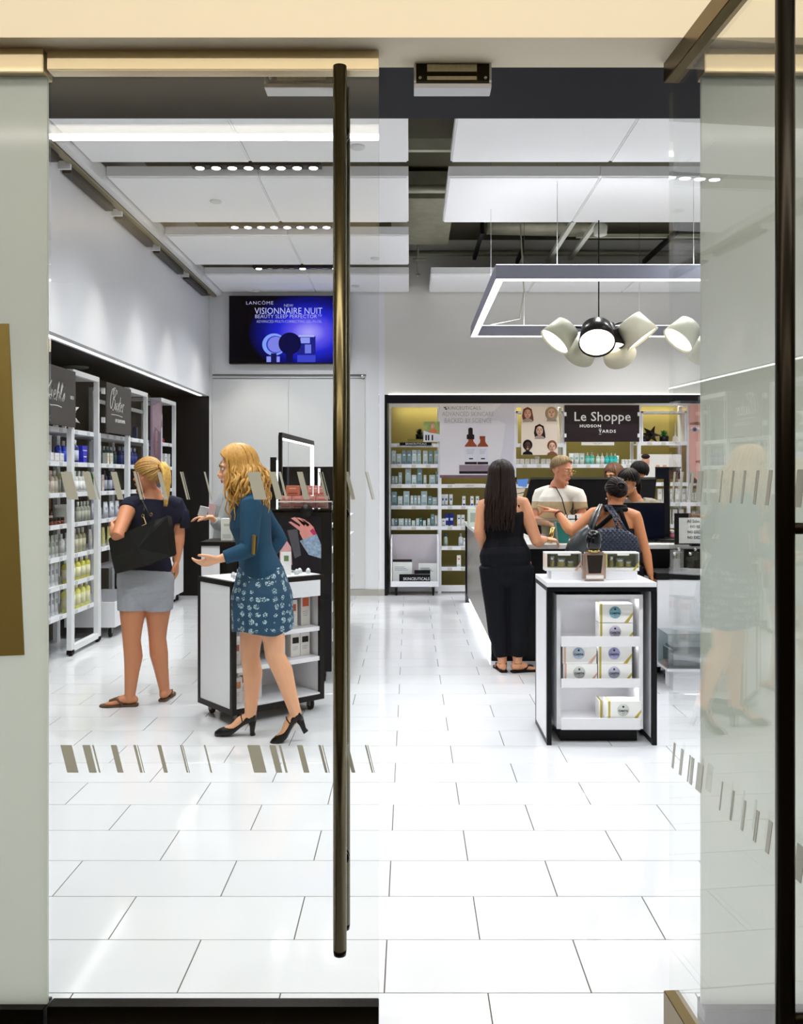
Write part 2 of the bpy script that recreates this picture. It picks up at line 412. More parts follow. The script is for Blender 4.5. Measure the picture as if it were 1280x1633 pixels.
disc(567, 455, .055, 'white smoke detector disc on the rear ceiling panel beside the handle', 'smoke_detector', 'smoke detector')
disc(408, 463, .045, 'small white disc on rear ceiling panel directly above the television')
# left wall track and washers
t = empty('wall_wash_track', (-2.45, 8.2, 3.86), 0, 'long black wall-washing light track along the top of left wall', 'ceiling light')
MB().box(-.03, .025, -4.4, 3.38, .01, .14).build('white_beam', M_white, t)
MB().box(-.075, -.03, -4.4, 3.3, -.02, .0).build('rail', mat('track_gold', '8f866c', .4, metal=.5), t)
MB().box(-.15, -.03, -4.4, 3.3, .0, .1).build('channel', M_black, t)
for k in range(6):
    y = -3.9+k*1.18
    h = MB().box(-.13, -.065, y, y+.95, -.075, .0).build('washer', M_black, t, bevel=.002)
    MB().box(-.14, -.05, y-.05, y-.025, -.06, .01).build('bracket', M_metal_w, h)
tag(MB().lathe([(.115, 0), (.115, -.012), (.09, -.02), (.001, -.02)], (0, 0, 0), 24).build('ceiling_speaker', mat('grey_speaker', '6b6b66', .6), None, (-3.18, 8.55, 2.585)), 'grey round speaker in the dark recess ceiling above the product shelves', 'ceiling speaker')
# recess light lines
t = tag(MB().box(-2.70, -2.665, 3.0, 11.5, 2.578, 2.584).build('led_strip', M_led), 'glowing linear light under the soffit over the left product wall', 'strip light')
t = tag(MB().box(XB0+.05, 4.6, 11.586, 11.6, 2.598, 2.606).build('led_strip', emit_mat('led_soft', 'fffdf4', 4)), 'thin glowing line along the black frame above the rear shelves', 'strip light')
t = tag(MB().box(XB0+.05, 4.6, 11.66, 11.70, 2.56, 2.574).build('led_strip', emit_mat('rear_fill_glow', 'fff3d8', 3.5)), 'added glowing strip behind the black header, to light the rear shelves', 'strip light')  # hidden strip added to light the mustard wall from above
# plenum services in view between the ceiling panels
M_pipe = mat('galvanised_pipe', 'a9a894', .5, metal=.3, var=.15, scale=12)
M_duct = mat('wrapped_duct', '8f8c78', .45, metal=.4, var=.3, scale=9, bump=.8)
M_strut = mat('strut_channel', 'c9c9bd', .5)
def plen(name, mb, m, lab, cat): return tag(mb.build(name, m), lab, cat)
plen('insulated_duct', MB().box(-.2, .45, 8.85, 10.6, 4.28, 4.55), M_duct, 'silvery wrapped duct in the dark gap between ceiling panels', 'duct')
plen('insulated_duct', MB().tube([(.9, 10.4, 4.45), (2.1, 10.5, 4.45), (2.3, 10.5, 4.46)], [(.16, .10), (.16, .10), (.1, .07)], 14, side=(0, 1, 0)), M_duct, 'wrapped duct end above the hanging light frame', 'duct')
plen('pipe', MB().cyl((-.3, 11.4, 4.38), (4.5, 11.4, 4.38), .035), M_pipe, 'long grey pipe running across the open ceiling above the light frame', 'pipe')
plen('pipe', MB().cyl((-.3, 8.62, 4.30), (.6, 8.62, 4.30), .04), M_pipe, 'grey pipe crossing the ceiling gap beside the second panel row', 'pipe')
plen('pipe', MB().cyl((-.3, 7.15, 4.15), (.6, 7.15, 4.15), .03).box(-.3, .6, 7.05, 7.1, 4.10, 4.19), M_pipe, 'grey pipe and bracket crossing the gap beside the first panel row', 'pipe')
plen('pipe', MB().tube([(.12, 6.3, 4.3), (.13, 6.3, 4.16), (.2, 6.3, 4.12), (.6, 6.3, 4.12)], [.035]*4, 12), M_pipe, 'bent pipe elbow in the ceiling gap near the black soffit', 'pipe')
for i, (x, y0, y1, z) in enumerate([(2.0, 9.2, 11.2, 4.24), (1.72, 9.4, 11.2, 4.20)]):
    plen('strut_channel', MB().box(x-.025, x+.025, y0, y1, z, z+.045), M_strut, ['white steel strut in the open ceiling beside the round junction', 'white steel strut in open ceiling, left of the round junction'][i], 'strut')
plen('junction_canister', MB().lathe([(.05, -.1), (.07, -.09), (.07, 0), (.05, .03)], (0, 0, 0), 16), M_strut, 'round white junction canister from which the lamp cable drops', 'junction box').location = (2.03, 9.55, 4.2)
for i, (x, y0, y1) in enumerate([(.80, 9.9, 11.1), (1.35, 10.7, 11.3), (2.95, 9.9, 11.3)]):
    plen('hanger_channel', MB().box(x-.02, x+.02, y0, y1, 4.22, 4.27).box(x-.02, x+.02, y0, y0+.04, 4.27, 4.6), M_black, ['black hanger channel in the open ceiling nearest the gap', 'short black hanger channel above the left end of light frame', 'black hanger channel in the open ceiling near the open door edge'][i], 'hanger')
plen('cable_tray', MB().box(1.9, 4.5, 10.2, 10.24, 4.26, 4.30), M_pipe, 'thin grey rail in the open ceiling right of the junction', 'rail')
plen('sprinkler_pipe', MB().cyl((.10, 11.0, 4.6), (.10, 11.0, 4.02), .012).cyl((.04, 11.0, 4.2), (.2, 11.0, 4.2), .015).cyl((.10, 11, 4.02), (.10, 11, 3.99), .03, .012), M_pipe, 'sprinkler drop in the gap beside the rear ceiling panel', 'sprinkler')
# ================================================================= hanging light frame over the counter
M_alu = mat('grey_aluminium', '9a9cab', .45, metal=.3, var=.03)
t = empty('light_frame', (2.3, 8.68, 3.12), 0, 'large rectangular grey light frame hanging over the sales counter', 'pendant light')
X0, X1, Y0, Y1 = .69-2.3, 3.9-2.3, 7.2-8.68, 10.15-8.68
for n_, b in (('front_beam', (X0, X1, Y0, Y0+.07)), ('rear_beam', (X0, X1, Y1-.07, Y1)), ('side_beam', (X0, X0+.07, Y0+.07, Y1-.07)), ('side_beam', (X1-.07, X1, Y0+.07, Y1-.07))):
    f = MB().box(*b, 0, .115).build(n_, M_alu, t)
    MB().box(b[0]+.006, b[1]-.006, b[2]+.006, b[3]-.006, -.004, .0).build('diffuser', M_led, f)
    MB().box(b[0]+.006, b[1]-.006, b[2]+.006, b[3]-.006, .115, .118).build('ceiling_fill_strip', emit_mat('ceiling_fill_glow', 'f6faff', 9), f)  # unseen glowing strips added on the beams to brighten the ceiling panels
for x, y in ((X0+.5, Y0+.035), (X0+1.6, Y0+.035), (X0+.6, Y1-.035), (X0+1.9, Y1-.035), (X0+.035, Y0+.8)):
    MB().cyl((x, y, .115), (x, y, 1.45), .0025, n=6).build('suspension_wire', M_chrome, t)
MB().tube([(X0+.55, Y1-.03, 1.45), (X0+.6, Y1-.03, .5), (X0+.55, Y1-.03, .2), (X0+.25, Y1-.03, .14), (X0+.2, Y1-.03, .115)], [.008]*5, 8).build('power_cable', mat('white_cable', 'c9c6b4', .5), t)
# ================================================================= drum lamp clusters
M_dr_blk = mat('black_shade', '17120e', .3, var=.05); M_dr_crm = mat('cream_shade', 'd9d5bd', .45, var=.02); M_bulb = emit_mat('lamp_disc', 'fff2dc', 5)
M_dr_gry = mat('grey_green_shade', 'c3c3ac', .45, var=.02)
def cluster(loc, lab):
    t = empty('drum_pendant', loc, 0, lab, 'pendant light')
    MB().cyl((0, 0, .1), (0, 0, 1.25), .006, n=8).build('stem', M_black, t)
    MB().lathe([(.05, .08), (.06, .1), (.02, .14)], (0, 0, 0), 16).build('hub', M_black, t)
    S = [((.03, 0, .03), (.06, -.1, -1), .12, .20, .22, M_dr_blk), ((-.06, -.2, .0), (-.12, -.66, -.75), .14, .165, .2, M_dr_blk),
         ((-.36, -.05, .04), (-.72, -.15, -.8), .12, .16, .2, M_dr_gry), ((.33, -.05, .08), (.62, -.15, -.85), .13, .17, .22, M_dr_crm),
         ((.22, .22, -.06), (.5, .8, -.55), .12, .16, .2, M_dr_crm), ((-.1, .25, -.04), (-.3, .8, -.6), .12, .16, .2, M_dr_gry)]
    for c, d, r0, r1, L, m in S:
        c = Vector(c); d = Vector(d).normalized(); q = d.to_track_quat('Z', 'Y').to_matrix().to_4x4(); q.translation = c
        b = MB(); b.M = q; b.lathe([(.02, -L/2-.006), (r0*.92, -L/2-.006), (r0, -L/2), (r1, L/2), (r1-.006, L/2), (r0-.006, -L/2+.004), (.02, -L/2+.004)], (0, 0, 0), 36)
        s = b.build('shade', m, t, fixn=True)
        e = MB(); e.M = q; e.lathe([(.001, L/2-.022), (r1-.012, L/2-.022), (r1-.012, L/2-.016), (.001, L/2-.016)], (0, 0, 0), 36).build('diffuser', M_bulb, s)
        h = Vector((0, 0, .1)); MB().cyl(h, c-d*L/2, .009, n=8).build('arm', M_black, t)
    return t
cluster((1.76, 8.35, 2.81), 'cluster of black and cream drum lamps hanging above the cashier')
cluster((2.93, 8.45, 2.84), 'second drum lamp cluster seen through the open glass door')
for x in (1.84, 2.93):
    add_light('drum_lamp_light', 'SPOT', (x, 8.2, 2.66), 60, (1, .88, .70), (0, 0, 0), .18, angle=2.2, blend=.8)
# ================================================================= rear wall: hidden doors, television
M_door = mat('flush_door_paint', 'd6d6d6', .55, var=.02)
xa, xb, xc = ((p-653)*11.6/FPX for p in (339, 460, 582))
d3 = struct('door_3', MB().box(xa, xb-.004, 11.588, 11.6, .09, 2.80), M_door)
d4 = struct('door_4', MB().box(xb+.004, xc, 11.588, 11.6, .09, 2.80), M_door)
struct('trim_6', MB().box(xa, xc+.01, 11.58, 11.6, 2.845, 2.86), mat('dark_joint', '55544e', .6))
MB().box(xa, xc, 11.583, 11.59, 2.805, 2.812).build('top_groove', mat('dark_joint'), d4)
MB().lathe([(.02, 0), (.025, .02), (.01, .03)], (xc-.03, 11.585, 2.83), 12, 'y').build('door_stop', M_chrome, d4)
MB().box(xa-.0, xa+.02, 11.56, 11.588, 2.86, 2.99).build('sensor', M_white, d3)
tv = empty('television', ((461-653)*11.5/FPX, 11.5, 0), 0, 'wall-mounted television glowing blue with a skincare advertisement', 'television')
def TV(px, py, dy=0): p = P(px, py, 11.5); return (p.x-tv.location.x, dy, p.z)
a, b = TV(365, 579.5), TV(557, 471)
MB().box(a[0], b[0], .0, .09, a[2], b[2]).build('case', M_black, tv, bevel=.003)
def screen_mat():
    m = bpy.data.materials.new('television_picture'); m.use_nodes = True; nt = m.node_tree; nt.nodes.remove(nt.nodes['Principled BSDF'])
    tc = nt.nodes.new('ShaderNodeTexCoord'); mp = nt.nodes.new('ShaderNodeMapping'); gr = nt.nodes.new('ShaderNodeTexGradient'); gr.gradient_type = 'SPHERICAL'
    cx, _, cz = TV(492, 530); mp.vector_type = 'TEXTURE'; mp.inputs['Location'].default_value = (cx, 0, cz); mp.inputs['Scale'].default_value = (.78, 1, .52)
    cr = nt.nodes.new('ShaderNodeValToRGB'); e = nt.nodes.new('ShaderNodeEmission'); e.inputs[1].default_value = 1.0
    for i, (p, c) in enumerate([(0, '02030c'), (.25, '07107a'), (.5, '1c24c8'), (.72, '5a50e6'), (.95, 'a09af6')]):
        el = cr.color_ramp.elements[i] if i < 2 else cr.color_ramp.elements.new(p); el.position = p; el.color = srgb(c)+(1,)
    nt.links.new(tc.outputs['Object'], mp.inputs[0]); nt.links.new(mp.outputs[0], gr.inputs[0]); nt.links.new(gr.outputs['Fac'], cr.inputs[0])
    nt.links.new(cr.outputs[0], e.inputs[0]); nt.links.new(e.outputs[0], nt.nodes['Material Output'].inputs[0]); return m
scr = MB().box(a[0]+.012, b[0]-.012, -.003, .001, a[2]+.012, b[2]-.012).build('screen', screen_mat(), tv)
def edisc(px, py, rx, rz, c, name, dy=-.004, st=1.0):
    x, _, z = TV(px, py); MB().lathe([(.001, 0), (1, 0), (1, .001), (.001, .001)], (0, 0, 0), 32, 'y', sx=rx, sy=rz).build(name, emit_mat('tvpix_'+c, c, st), scr, (x, dy, z))
edisc(437, 549, .152, .142, '7f9cf0', 'pictured_ring'); edisc(439, 549, .118, .112, '3642c0', 'pictured_ring', -.0055); edisc(440, 549, .105, .10, '7a80e2', 'pictured_jar', -.0065)
edisc(462, 547.5, .144, .142, '070a40', 'pictured_lid', -.008)
def erect(x0, y0, x1, y1, c, name, dy=-.005):
    p, q = TV(x0, y1), TV(x1, y0); MB().box(p[0], q[0], dy, dy+.0006, p[2], q[2]).build(name, emit_mat('tvpix_'+c, c, 1.0), scr)
erect(474, 536, 503, 565, '1b1f80', 'pictured_jar'); erect(479, 538, 494, 547, '8c98ee', 'pictured_label', -.0056); erect(486, 549, 496, 563, '6f7ae0', 'pictured_label', -.0056)
erect(476, 534, 501, 537, 'a8aef4', 'pictured_lid', -.0056); erect(474, 566, 503, 577, '3a43c4', 'pictured_reflection'); erect(425, 568, 446, 577, '8890ee', 'pictured_reflection'); erect(432, 563, 441, 577, '10144e', 'pictured_stem', -.0056)
erect(456, 561, 467, 577, '0a0c46', 'pictured_stem', -.0056); erect(368, 473, 384, 577, '03040f', 'pictured_shade', -.0038)
M_tvt = emit_mat('tv_lettering', 'c9ccf8', 1.0)
for s_, px, py, sz, sx_, sp in (('LANCÔME', 414, 483, .062, 1.1, 1.15), ('NEW', 460, 487, .052, 1, 1), ('VISIONNAIRE NUIT', 460, 496, .118, .86, 1), ('BEAUTY SLEEP PERFECTOR\u2122', 460, 504.5, .068, .98, 1), ('ADVANCED MULTI-CORRECTING GEL-IN-OIL', 461, 512.5, .05, .82, 1)):
    x, _, z = TV(px, py); text(s_, scr, (x, -.006, z), sz, M_tvt, sx=sx_, spacing=sp, bold=-.0012)
# mall lamp seen mirrored in the glass
tag(MB().box(-4, 4, -1.05, -.95, 3.76, 3.80).build('linear_lamp', emit_mat('mall_lamp', 'fff6e4', 6)), 'long linear lamp on the mall ceiling, mirrored in the shopfront glass', 'ceiling light')
# ================================================================= products
PROTO = {}
def col_mat(c, rough=.4, metal=0): return mat('pack_'+c+('_m' if metal else ''), c, rough, metal, var=.02)
M_clear = {}
def liquid(c):
    return mat('liquid_'+c, c, .15, var=.03, coat=.6)
def product(kind, w, h, c1, c2, c3='f4f4f2', loc=(0, 0, 0), rz=0, label='', cat='product', group=None):
    """kinds: carton, bottle, pump, tube, jar, dropper"""
    key = (kind, round(w, 3), round(h, 3), c1, c2, c3)
    names = {'carton': 'cosmetics_box', 'bottle': 'cosmetics_bottle', 'pump': 'pump_bottle', 'tube': 'cream_tube', 'jar': 'cream_jar', 'card': 'display_card'}
    if key not in PROTO:
        r = w/2; t = None
        if kind == 'carton':
            t = MB().box(-r, r, -r*.8, r*.8, 0, h).build(names[kind], col_mat(c1, .45), bevel=.0012)
            MB().box(-r*.72, r*.72, -r*.8-.0006, -r*.8+.001, h*.12, h*.3).build('label_panel', col_mat(c2, .5), t)
            MB().box(-r*.5, r*.5, -r*.8-.0006, -r*.8+.001, h*.66, h*.76).build('printed_band', col_mat(c3, .5), t)
        elif kind in ('bottle', 'pump'):
            t = MB().lathe([(r*.9, 0), (r, h*.03), (r, h*.66), (r*.8, h*.74), (r*.38, h*.78), (r*.38, h*.82)], n=14).build(names[kind], liquid(c1))
            if kind == 'bottle': MB().lathe([(r*.45, h*.79), (r*.45, h*.99), (r*.38, h)], n=12).build('cap', col_mat(c2), t)
            else:
                MB().lathe([(r*.42, h*.79), (r*.42, h*.87), (r*.12, h*.88), (r*.12, h*.96), (r*.3, h*.965), (r*.3, h)], n=12).box(-r*.1, r*.1, -r*.9, 0, h*.965, h*.995).build('pump_head', col_mat(c2), t)
            MB().lathe([(r*1.012, h*.14), (r*1.012, h*.56)], n=14).build('label_band', col_mat(c3, .5), t)
        elif kind == 'tube':
            n = 14; mb = MB(); mb.tube([(0, 0, h*.16), (0, 0, h*.5), (0, 0, h*.85), (0, 0, h)], [(r*.86, r*.55), (r*.93, r*.42), (r, r*.2), (r, r*.05)], n)
            t = mb.build(names[kind], col_mat(c1, .35)); MB().lathe([(r*.6, 0), (r*.66, h*.02), (r*.66, h*.155), (r*.7, h*.16)], n=12).build('cap', col_mat(c2), t)
            MB().prism([(-r*.5, -r*.44, h*.5), (r*.5, -r*.44, h*.5), (r*.6, -r*.34, h*.68), (-r*.6, -r*.34, h*.68)], (0, .004, 0)).build('printed_band', col_mat(c3), t)
        elif kind == 'jar':
            t = MB().lathe([(r*.9, 0), (r, h*.06), (r, h*.55), (r*.92, h*.6)], n=16).build(names[kind], liquid(c1)); MB().lathe([(r*.98, h*.6), (r*.98, h*.96), (r*.9, h)], n=16).build('lid', col_mat(c2), t)
        PROTO[key] = t
        o = t
    else: o = copy_tree(PROTO[key])
    o.location = loc; o.rotation_euler = (0, 0, rz)
    for k in ('group',):
        if k in o: del o[k]
    return tag(o, label, cat, group)
def shelf_row(place, group, desc, kind, xs, base, w, h, c1, c2, c3='f4f4f2', axis='x', cat=None, y=None, jit=.1):
    """a row of alike products along a shelf; base = (x or y of the row, z)"""
    n = len(xs)
    kinds = {'carton': 'box', 'bottle': 'bottle', 'pump': 'bottle', 'tube': 'tube', 'jar': 'jar'}
    for i, a in enumerate(xs):
        loc = (a, base[0], base[1]) if axis == 'x' else (base[0], a, base[1])
        rz = (0 if axis == 'x' else PI/2)+R.uniform(-jit, jit)
        lab = f"{desc}, {ORD[i]} from the left {place}" if n > 1 else f"{desc} {place}"
        product(kind, w, h, c1, c2, c3, loc, rz, lab, cat or kinds[kind], group)
# ================================================================= left wall shelving
ZS = [.36, .61, .85, 1.12, 1.384, 1.646, 1.93]
XF = -2.88
M_dkback = mat('taupe_wall')
def bay_frame(y0, y1, lab, tall=True):
    t = empty('shelving_frame', (XF-.2, (y0+y1)/2, 0), 0, lab, 'shelf unit', 'white metal shelving along the left wall')
    ox, oy = t.location.x, t.location.y
    top = 2.455 if tall else 1.94
    for y in (y0, y1-.03):
        MB().box(XF-.045-ox, XF-ox, y-oy, y+.03-oy, .03, top).build('post', M_metal_w, t, bevel=.002)
        MB().box(XF-.045-ox, XF-ox, y-oy, y+.03-oy, .012, .05).cyl((XF-.02-ox, y+.015-oy, 0), (XF-.02-ox, y+.015-oy, .014), .012, n=10).build('foot', M_rubber, t)
        MB().box(XF-.42-ox, XF-.38-ox, y-oy, y+.03-oy, .0, top).build('rear_post', M_metal_w, t)
        if tall: MB().box(XF-.38-ox, XF-.045-ox, y-oy, y+.03-oy, top-.04, top).build('top_rail', M_metal_w, t)
    if tall:
        MB().box(XF-.045-ox, XF-ox, y0+.03-oy, y1-.03-oy, top-.045, top).build('top_rail', M_metal_w, t)
        MB().box(XF-.40-ox, XF-.37-ox, y0+.03-oy, y1-.03-oy, top-.15, top-.11).build('inner_rail', M_metal_w, t)
        MB().box(XF-.045-ox, XF-ox, y0+.03-oy, y1-.03-oy, .035, .085).build('base_rail', M_metal_w, t)
    return t
def add_shelves(t, y0, y1, zs, xfront=XF-.045):
    ox, oy = t.location.x, t.location.y
    for z in zs:
        s = MB().box(XF-.42-ox, xfront-ox, y0+.004-oy, y1-.004-oy, z-.02, z).build('shelf', M_metal_w, t)
        MB().box(xfront-ox, xfront+.006-ox, y0+.004-oy, y1-.004-oy, z-.026, z+.014).build('price_rail', M_metal_w, s)
        n = max(2, int((y1-y0)/.2))
        for k in range(n):
            yy = y0+(k+.5)*(y1-y0)/n
            MB().box(xfront+.006-ox, xfront+.008-ox, yy-.03-oy, yy+.03-oy, z-.022, z+.008).build('price_tag', col_mat('c4c6c8', .5), s)
fA = bay_frame(6.82, 7.675, 'white shelving bay under the sign reading 1851, nearest the door', False)
add_shelves(fA, 6.85, 7.645, ZS)
fB = bay_frame(7.68, 8.33, 'tall white shelving bay with the white star, between two dark signs')
add_shelves(fB, 7.71, 8.30, ZS)
fC = bay_frame(8.34, 9.22, 'white shelving bay under the second dark script sign', False)
add_shelves(fC, 8.37, 9.19, ZS[2:])
fD = bay_frame(9.225, 9.87, 'tall white shelving bay with a black case, right of the second script sign')
add_shelves(fD, 9.255, 9.84, ZS[1:])
fE = bay_frame(9.88, 10.40, 'white shelving bay behind the dark portrait poster', False)
add_shelves(fE, 9.91, 10.37, ZS[1:])
fF = bay_frame(10.41, 11.06, 'last tall white shelving bay on left wall, beside navy panel')
add_shelves(fF, 10.44, 11.03, ZS[1:])
# signs
M_sign = mat('dark_sign_board', '3d3834', .6, var=.04)
def wall_sign(y0, y1, lab):
    t = empty('shelf_sign', (XF+.03, (y0+y1)/2, 1.95), PI/2, lab, 'sign'); hw = (y1-y0)/2
    MB().box(-hw, hw, -.006, .006, 0, .475).build('sign_board', M_sign, t, bevel=.001)
    for s in (-1, 1):
        for z in (.09, .36): MB().box(s*hw-.03, s*hw+.03, .006, .035, z, z+.05).build('clip', M_metal_w, t)
    return t
def script(strokes, parent, ox, oz, sc, m, wd=.006, name='lettering', shear=.25, sx=1.0):
    """hand-drawn lettering: polylines in letter units, smoothed and given width"""
    mb = MB()
    for st in strokes:
        pts = st
        for _ in range(2):   # Chaikin smoothing
            q = [pts[0]]
            for a, b in zip(pts, pts[1:]): q += [(a[0]*.75+b[0]*.25, a[1]*.75+b[1]*.25), (a[0]*.25+b[0]*.75, a[1]*.25+b[1]*.75)]
            pts = q+[pts[-1]]
        P3 = [Vector((ox+(x+shear*z)*sc*sx, 0, oz+z*sc)) for x, z in pts]
        for i in range(len(P3)-1):
            d = P3[i+1]-P3[i]
            if d.length < 1e-6: continue
            n = Vector((d.z, 0, -d.x)).normalized()
            wv = wd*(.55+.45*abs(d.normalized().z))
            e = d.normalized()*wd*.25
            vs = []
            for yy in (-.0005, .0005): vs += [P3[i]-e-n*wv/2+Vector((0, yy, 0)), P3[i]-e+n*wv/2+Vector((0, yy, 0)), P3[i+1]+e+n*wv/2+Vector((0, yy, 0)), P3[i+1]+e-n*wv/2+Vector((0, yy, 0))]
            mb.add(vs, [(0, 1, 2, 3), (7, 6, 5, 4), (0, 4, 5, 1), (1, 5, 6, 2), (2, 6, 7, 3), (3, 7, 4, 0)])
    return mb.build(name, m, parent, (0, -.0075, 0), fixn=False)
SG = wall_sign(6.87, 7.64, 'dark square sign with white script and the number 1851, nearest the door')
KI = [[(0, 1.5), (0, 0)], [(.75, 1.5), (.05, .7), (.8, 0)], [(1.0, .75), (1.0, .1), (1.2, 0), (1.35, .2)], [(1.0, 1.0), (1.0, 1.08)],
      [(1.45, .35), (1.85, .55), (1.75, .85), (1.45, .7), (1.4, .2), (1.7, 0), (2.0, .2)], [(2.1, 0), (2.2, 1.55), (2.4, 1.5), (2.15, .5), (2.4, .75), (2.6, .6), (2.55, 0), (2.75, .1)],
      [(2.8, .3), (3.15, 1.4), (3.0, 1.6), (2.85, 1.2), (2.85, .15), (3.05, 0), (3.2, .2)], [(3.3, 1.5), (3.25, 1.25)], [(3.35, .1), (3.65, .8), (3.75, .35), (3.6, 0), (3.3, .05)], [(1.0, -.5), (2.3, -.42), (3.3, -.52)]]
script(KI, SG, -.24, .20, .098, M_letter, .0125)
text('1851', SG, (.30, -.0075, .245), .042, M_letter, spacing=1.35, sx=.8)
SB = wall_sign(8.42, 9.16, 'dark square sign with flourished white script and underline, between tall white frames')
BA = [[(.55, 1.9), (.2, 2.1), (-.15, 1.6), (-.2, .7), (.05, .15), (.35, .25), (.6, 1.2), (.62, 2.0)], [(.3, 1.5), (.4, 2.05), (.8, 2.2), (1.15, 1.9), (1.0, 1.35), (.6, 1.15)], [(.6, 1.15), (1.1, 1.0), (1.1, .35), (.75, .0), (.5, .15)],
      [(1.15, 1.9), (1.45, 2.0), (1.4, 1.6)], [(1.6, .7), (1.35, .75), (1.25, .2), (1.45, .02), (1.65, .7), (1.62, .1), (1.8, .05)], [(1.9, .8), (2.3, 0)], [(2.35, .8), (1.85, 0)], [(2.55, 1.4), (2.45, .15), (2.65, .02), (2.8, .15)], [(2.3, .85), (2.8, .88)],
      [(2.9, .4), (3.15, .6), (3.05, .8), (2.85, .65), (2.85, .15), (3.1, 0), (3.3, .2)], [(3.4, .85), (3.4, 0)], [(3.4, .5), (3.6, .85), (3.75, .75)], [(.4, -.35), (2.0, -.3), (3.5, -.4)]]
script(BA, SB, -.27, .215, .105, M_letter, .0095)
text('OF CALIFORNIA', SB, (.02, -.0075, .125), .048, M_letter, sx=.85)
# portrait poster on bay E
t = empty('portrait_poster', (XF+.02, 10.05, 1.42), PI/2, 'tall dark portrait poster hanging on the left shelving', 'poster')
MB().box(-.15, .31, -.003, .003, 0, .98).build('print_sheet', mat('poster_plum', '5d4a60', .4, var=.25, scale=9), t)
M_psk = mat('poster_skin_dark', '7a5560', .5, var=.2, scale=12)
MB().lathe([(.001, 0), (1, 0), (1, .001), (.001, .001)], (0, 0, 0), 28, 'y', sx=.095, sy=.17).build('printed_face', M_psk, t, (.07, -.0045, .47))
MB().prism([(-.06, -.0045, 0), (.22, -.0045, 0), (.17, -.0045, .3), (.0, -.0045, .3)], (0, .001, 0)).build('printed_neck', mat('poster_plum_dark', '33263a', .5, var=.3), t)
for x in (.03, .11): MB().box(x-.022, x+.022, -.0055, -.0045, .50, .515).build('printed_eye', M_black, t)
MB().box(.045, .1, -.0055, -.0045, .375, .395).build('printed_lip', mat('poster_lip', 'a56a78', .5), t)
MB().prism([(-.1, -.005, .9), (.25, -.005, .98), (.3, -.005, .7), (.22, -.005, .62), (.0, -.005, .68), (-.08, -.005, .55)], (0, .001, 0)).build('printed_headwrap', mat('poster_wrap', '8d7580', .5, var=.3, scale=14), t)
MB().prism([(.24, -.005, .2), (.31, -.005, .15), (.31, -.005, .85), (.27, -.005, .8)], (0, .001, 0)).build('printed_background', mat('poster_light', 'cfc8d2', .5), t)
# star and things on the upper shelves
def star(loc, r, m, lab, pts=9, seed=1):
    rr = random.Random(seed); mb = MB()
    for k in range(pts):
        z = 1-2*(k+.5)/pts; a = k*2.4; s = math.sqrt(1-z*z); d = Vector((s*math.cos(a), s*math.sin(a), z)); u = d.orthogonal().normalized(); v = d.cross(u)
        b = [u*math.cos(q)*r*.42+v*math.sin(q)*r*.42 for q in (0, PI/2, PI, 3*PI/2)]
        mb.add([x for x in b]+[d*r*rr.uniform(.9, 1.15), -d*r*.1], [(0, 1, 4), (1, 2, 4), (2, 3, 4), (3, 0, 4), (1, 0, 5), (2, 1, 5), (3, 2, 5), (0, 3, 5)])
    return tag(mb.build('star_ornament', m, None, loc), lab, 'ornament')
star((XF-.14, 7.83, 1.93+.16), .17, mat('paper_white', 'e2ddd6', .7), 'white folded star ornament on the upper shelf beside the 1851 sign', 11)
star((XF-.14, 8.62, 1.646+.07), .06, M_chrome, 'small silver wire ornament on the shelf under flourished script sign', 9, 3)
MB_case = MB().box(-.14, .14, -.08, .08, 0, .25).build('travel_case', mat('black_canvas', '17181c', .7, bump=.4), None, (XF-.16, 9.42, 1.93), (0, 0, PI/2), bevel=.02)
tag(MB_case, 'black soft travel case on upper shelf right of flourished script sign', 'case'); MB().tube([(-.05, 0, .25), (-.04, 0, .29), (.04, 0, .29), (.05, 0, .25)], [.008]*4, 8).build('grip', M_black, MB_case)
tag(MB().box(-.17, .17, -.01, .01, 0, .32).build('display_card', col_mat('d9d4cc'), None, (XF-.26, 9.6, 1.93), (0, 0, PI/2)), 'pale square card behind the black travel case', 'card')
tag(MB().box(-.02, .02, -.02, .02, 0, .14).box(-.021, .021, -.021, -.0195, .03, .08).build('cosmetics_box', col_mat('2c3350'), None, (XF-.08, 9.68, 1.93), (0, 0, PI/2)), 'small dark box beside the black travel case', 'box')
rd = MB()
for k in range(5): rd.ell((-.1+k*.05, R.uniform(-.02, .02), .035+R.uniform(0, .02)), (.035, .035, .035), 10, 7)
tag(rd.build('gift_pouch', mat('red_satin', '8e1220', .35), None, (XF-.14, 10.75, 1.93), (0, 0, PI/2)), 'crumpled red pouch on upper shelf beside the navy panel', 'pouch')
# product rows.  L(bay, shelf index, y start, y end, count, ...)
BAYN = {'A': 'nearest the door', 'B': 'of the star bay', 'C': 'of the script sign bay', 'D': 'of the case bay', 'E': 'of the poster bay', 'F': 'of the last bay'}
SHN = ['bottom shelf', 'sixth shelf', 'fifth shelf', 'fourth shelf', 'third shelf', 'second shelf', 'top shelf']
def L(bay, si, ya, yb, n, desc, kind, w, h, c1, c2, c3='f4f4f2', dx=.04):
    ys = [ya+(yb-ya)*(k/(n-1) if n > 1 else .5) for k in range(n)]
    shelf_row(f'on {SHN[si]} {BAYN[bay]}', f'{desc}s on {SHN[si]} {BAYN[bay]}', desc, kind, ys, (XF-.055-dx-w/2, ZS[si]+.0), w, h, c1, c2, c3, 'y')
L('A', 5, 7.33, 7.57, 2, 'tall white box', 'carton', .12, .24, 'ebe9e6', 'd8d4d0', 'c9b9a0', .10)
L('A', 5, 7.28, 7.60, 4, 'low white box', 'carton', .075, .085, 'efeeee', 'cdbfb8', 'dcd8d4', .0)
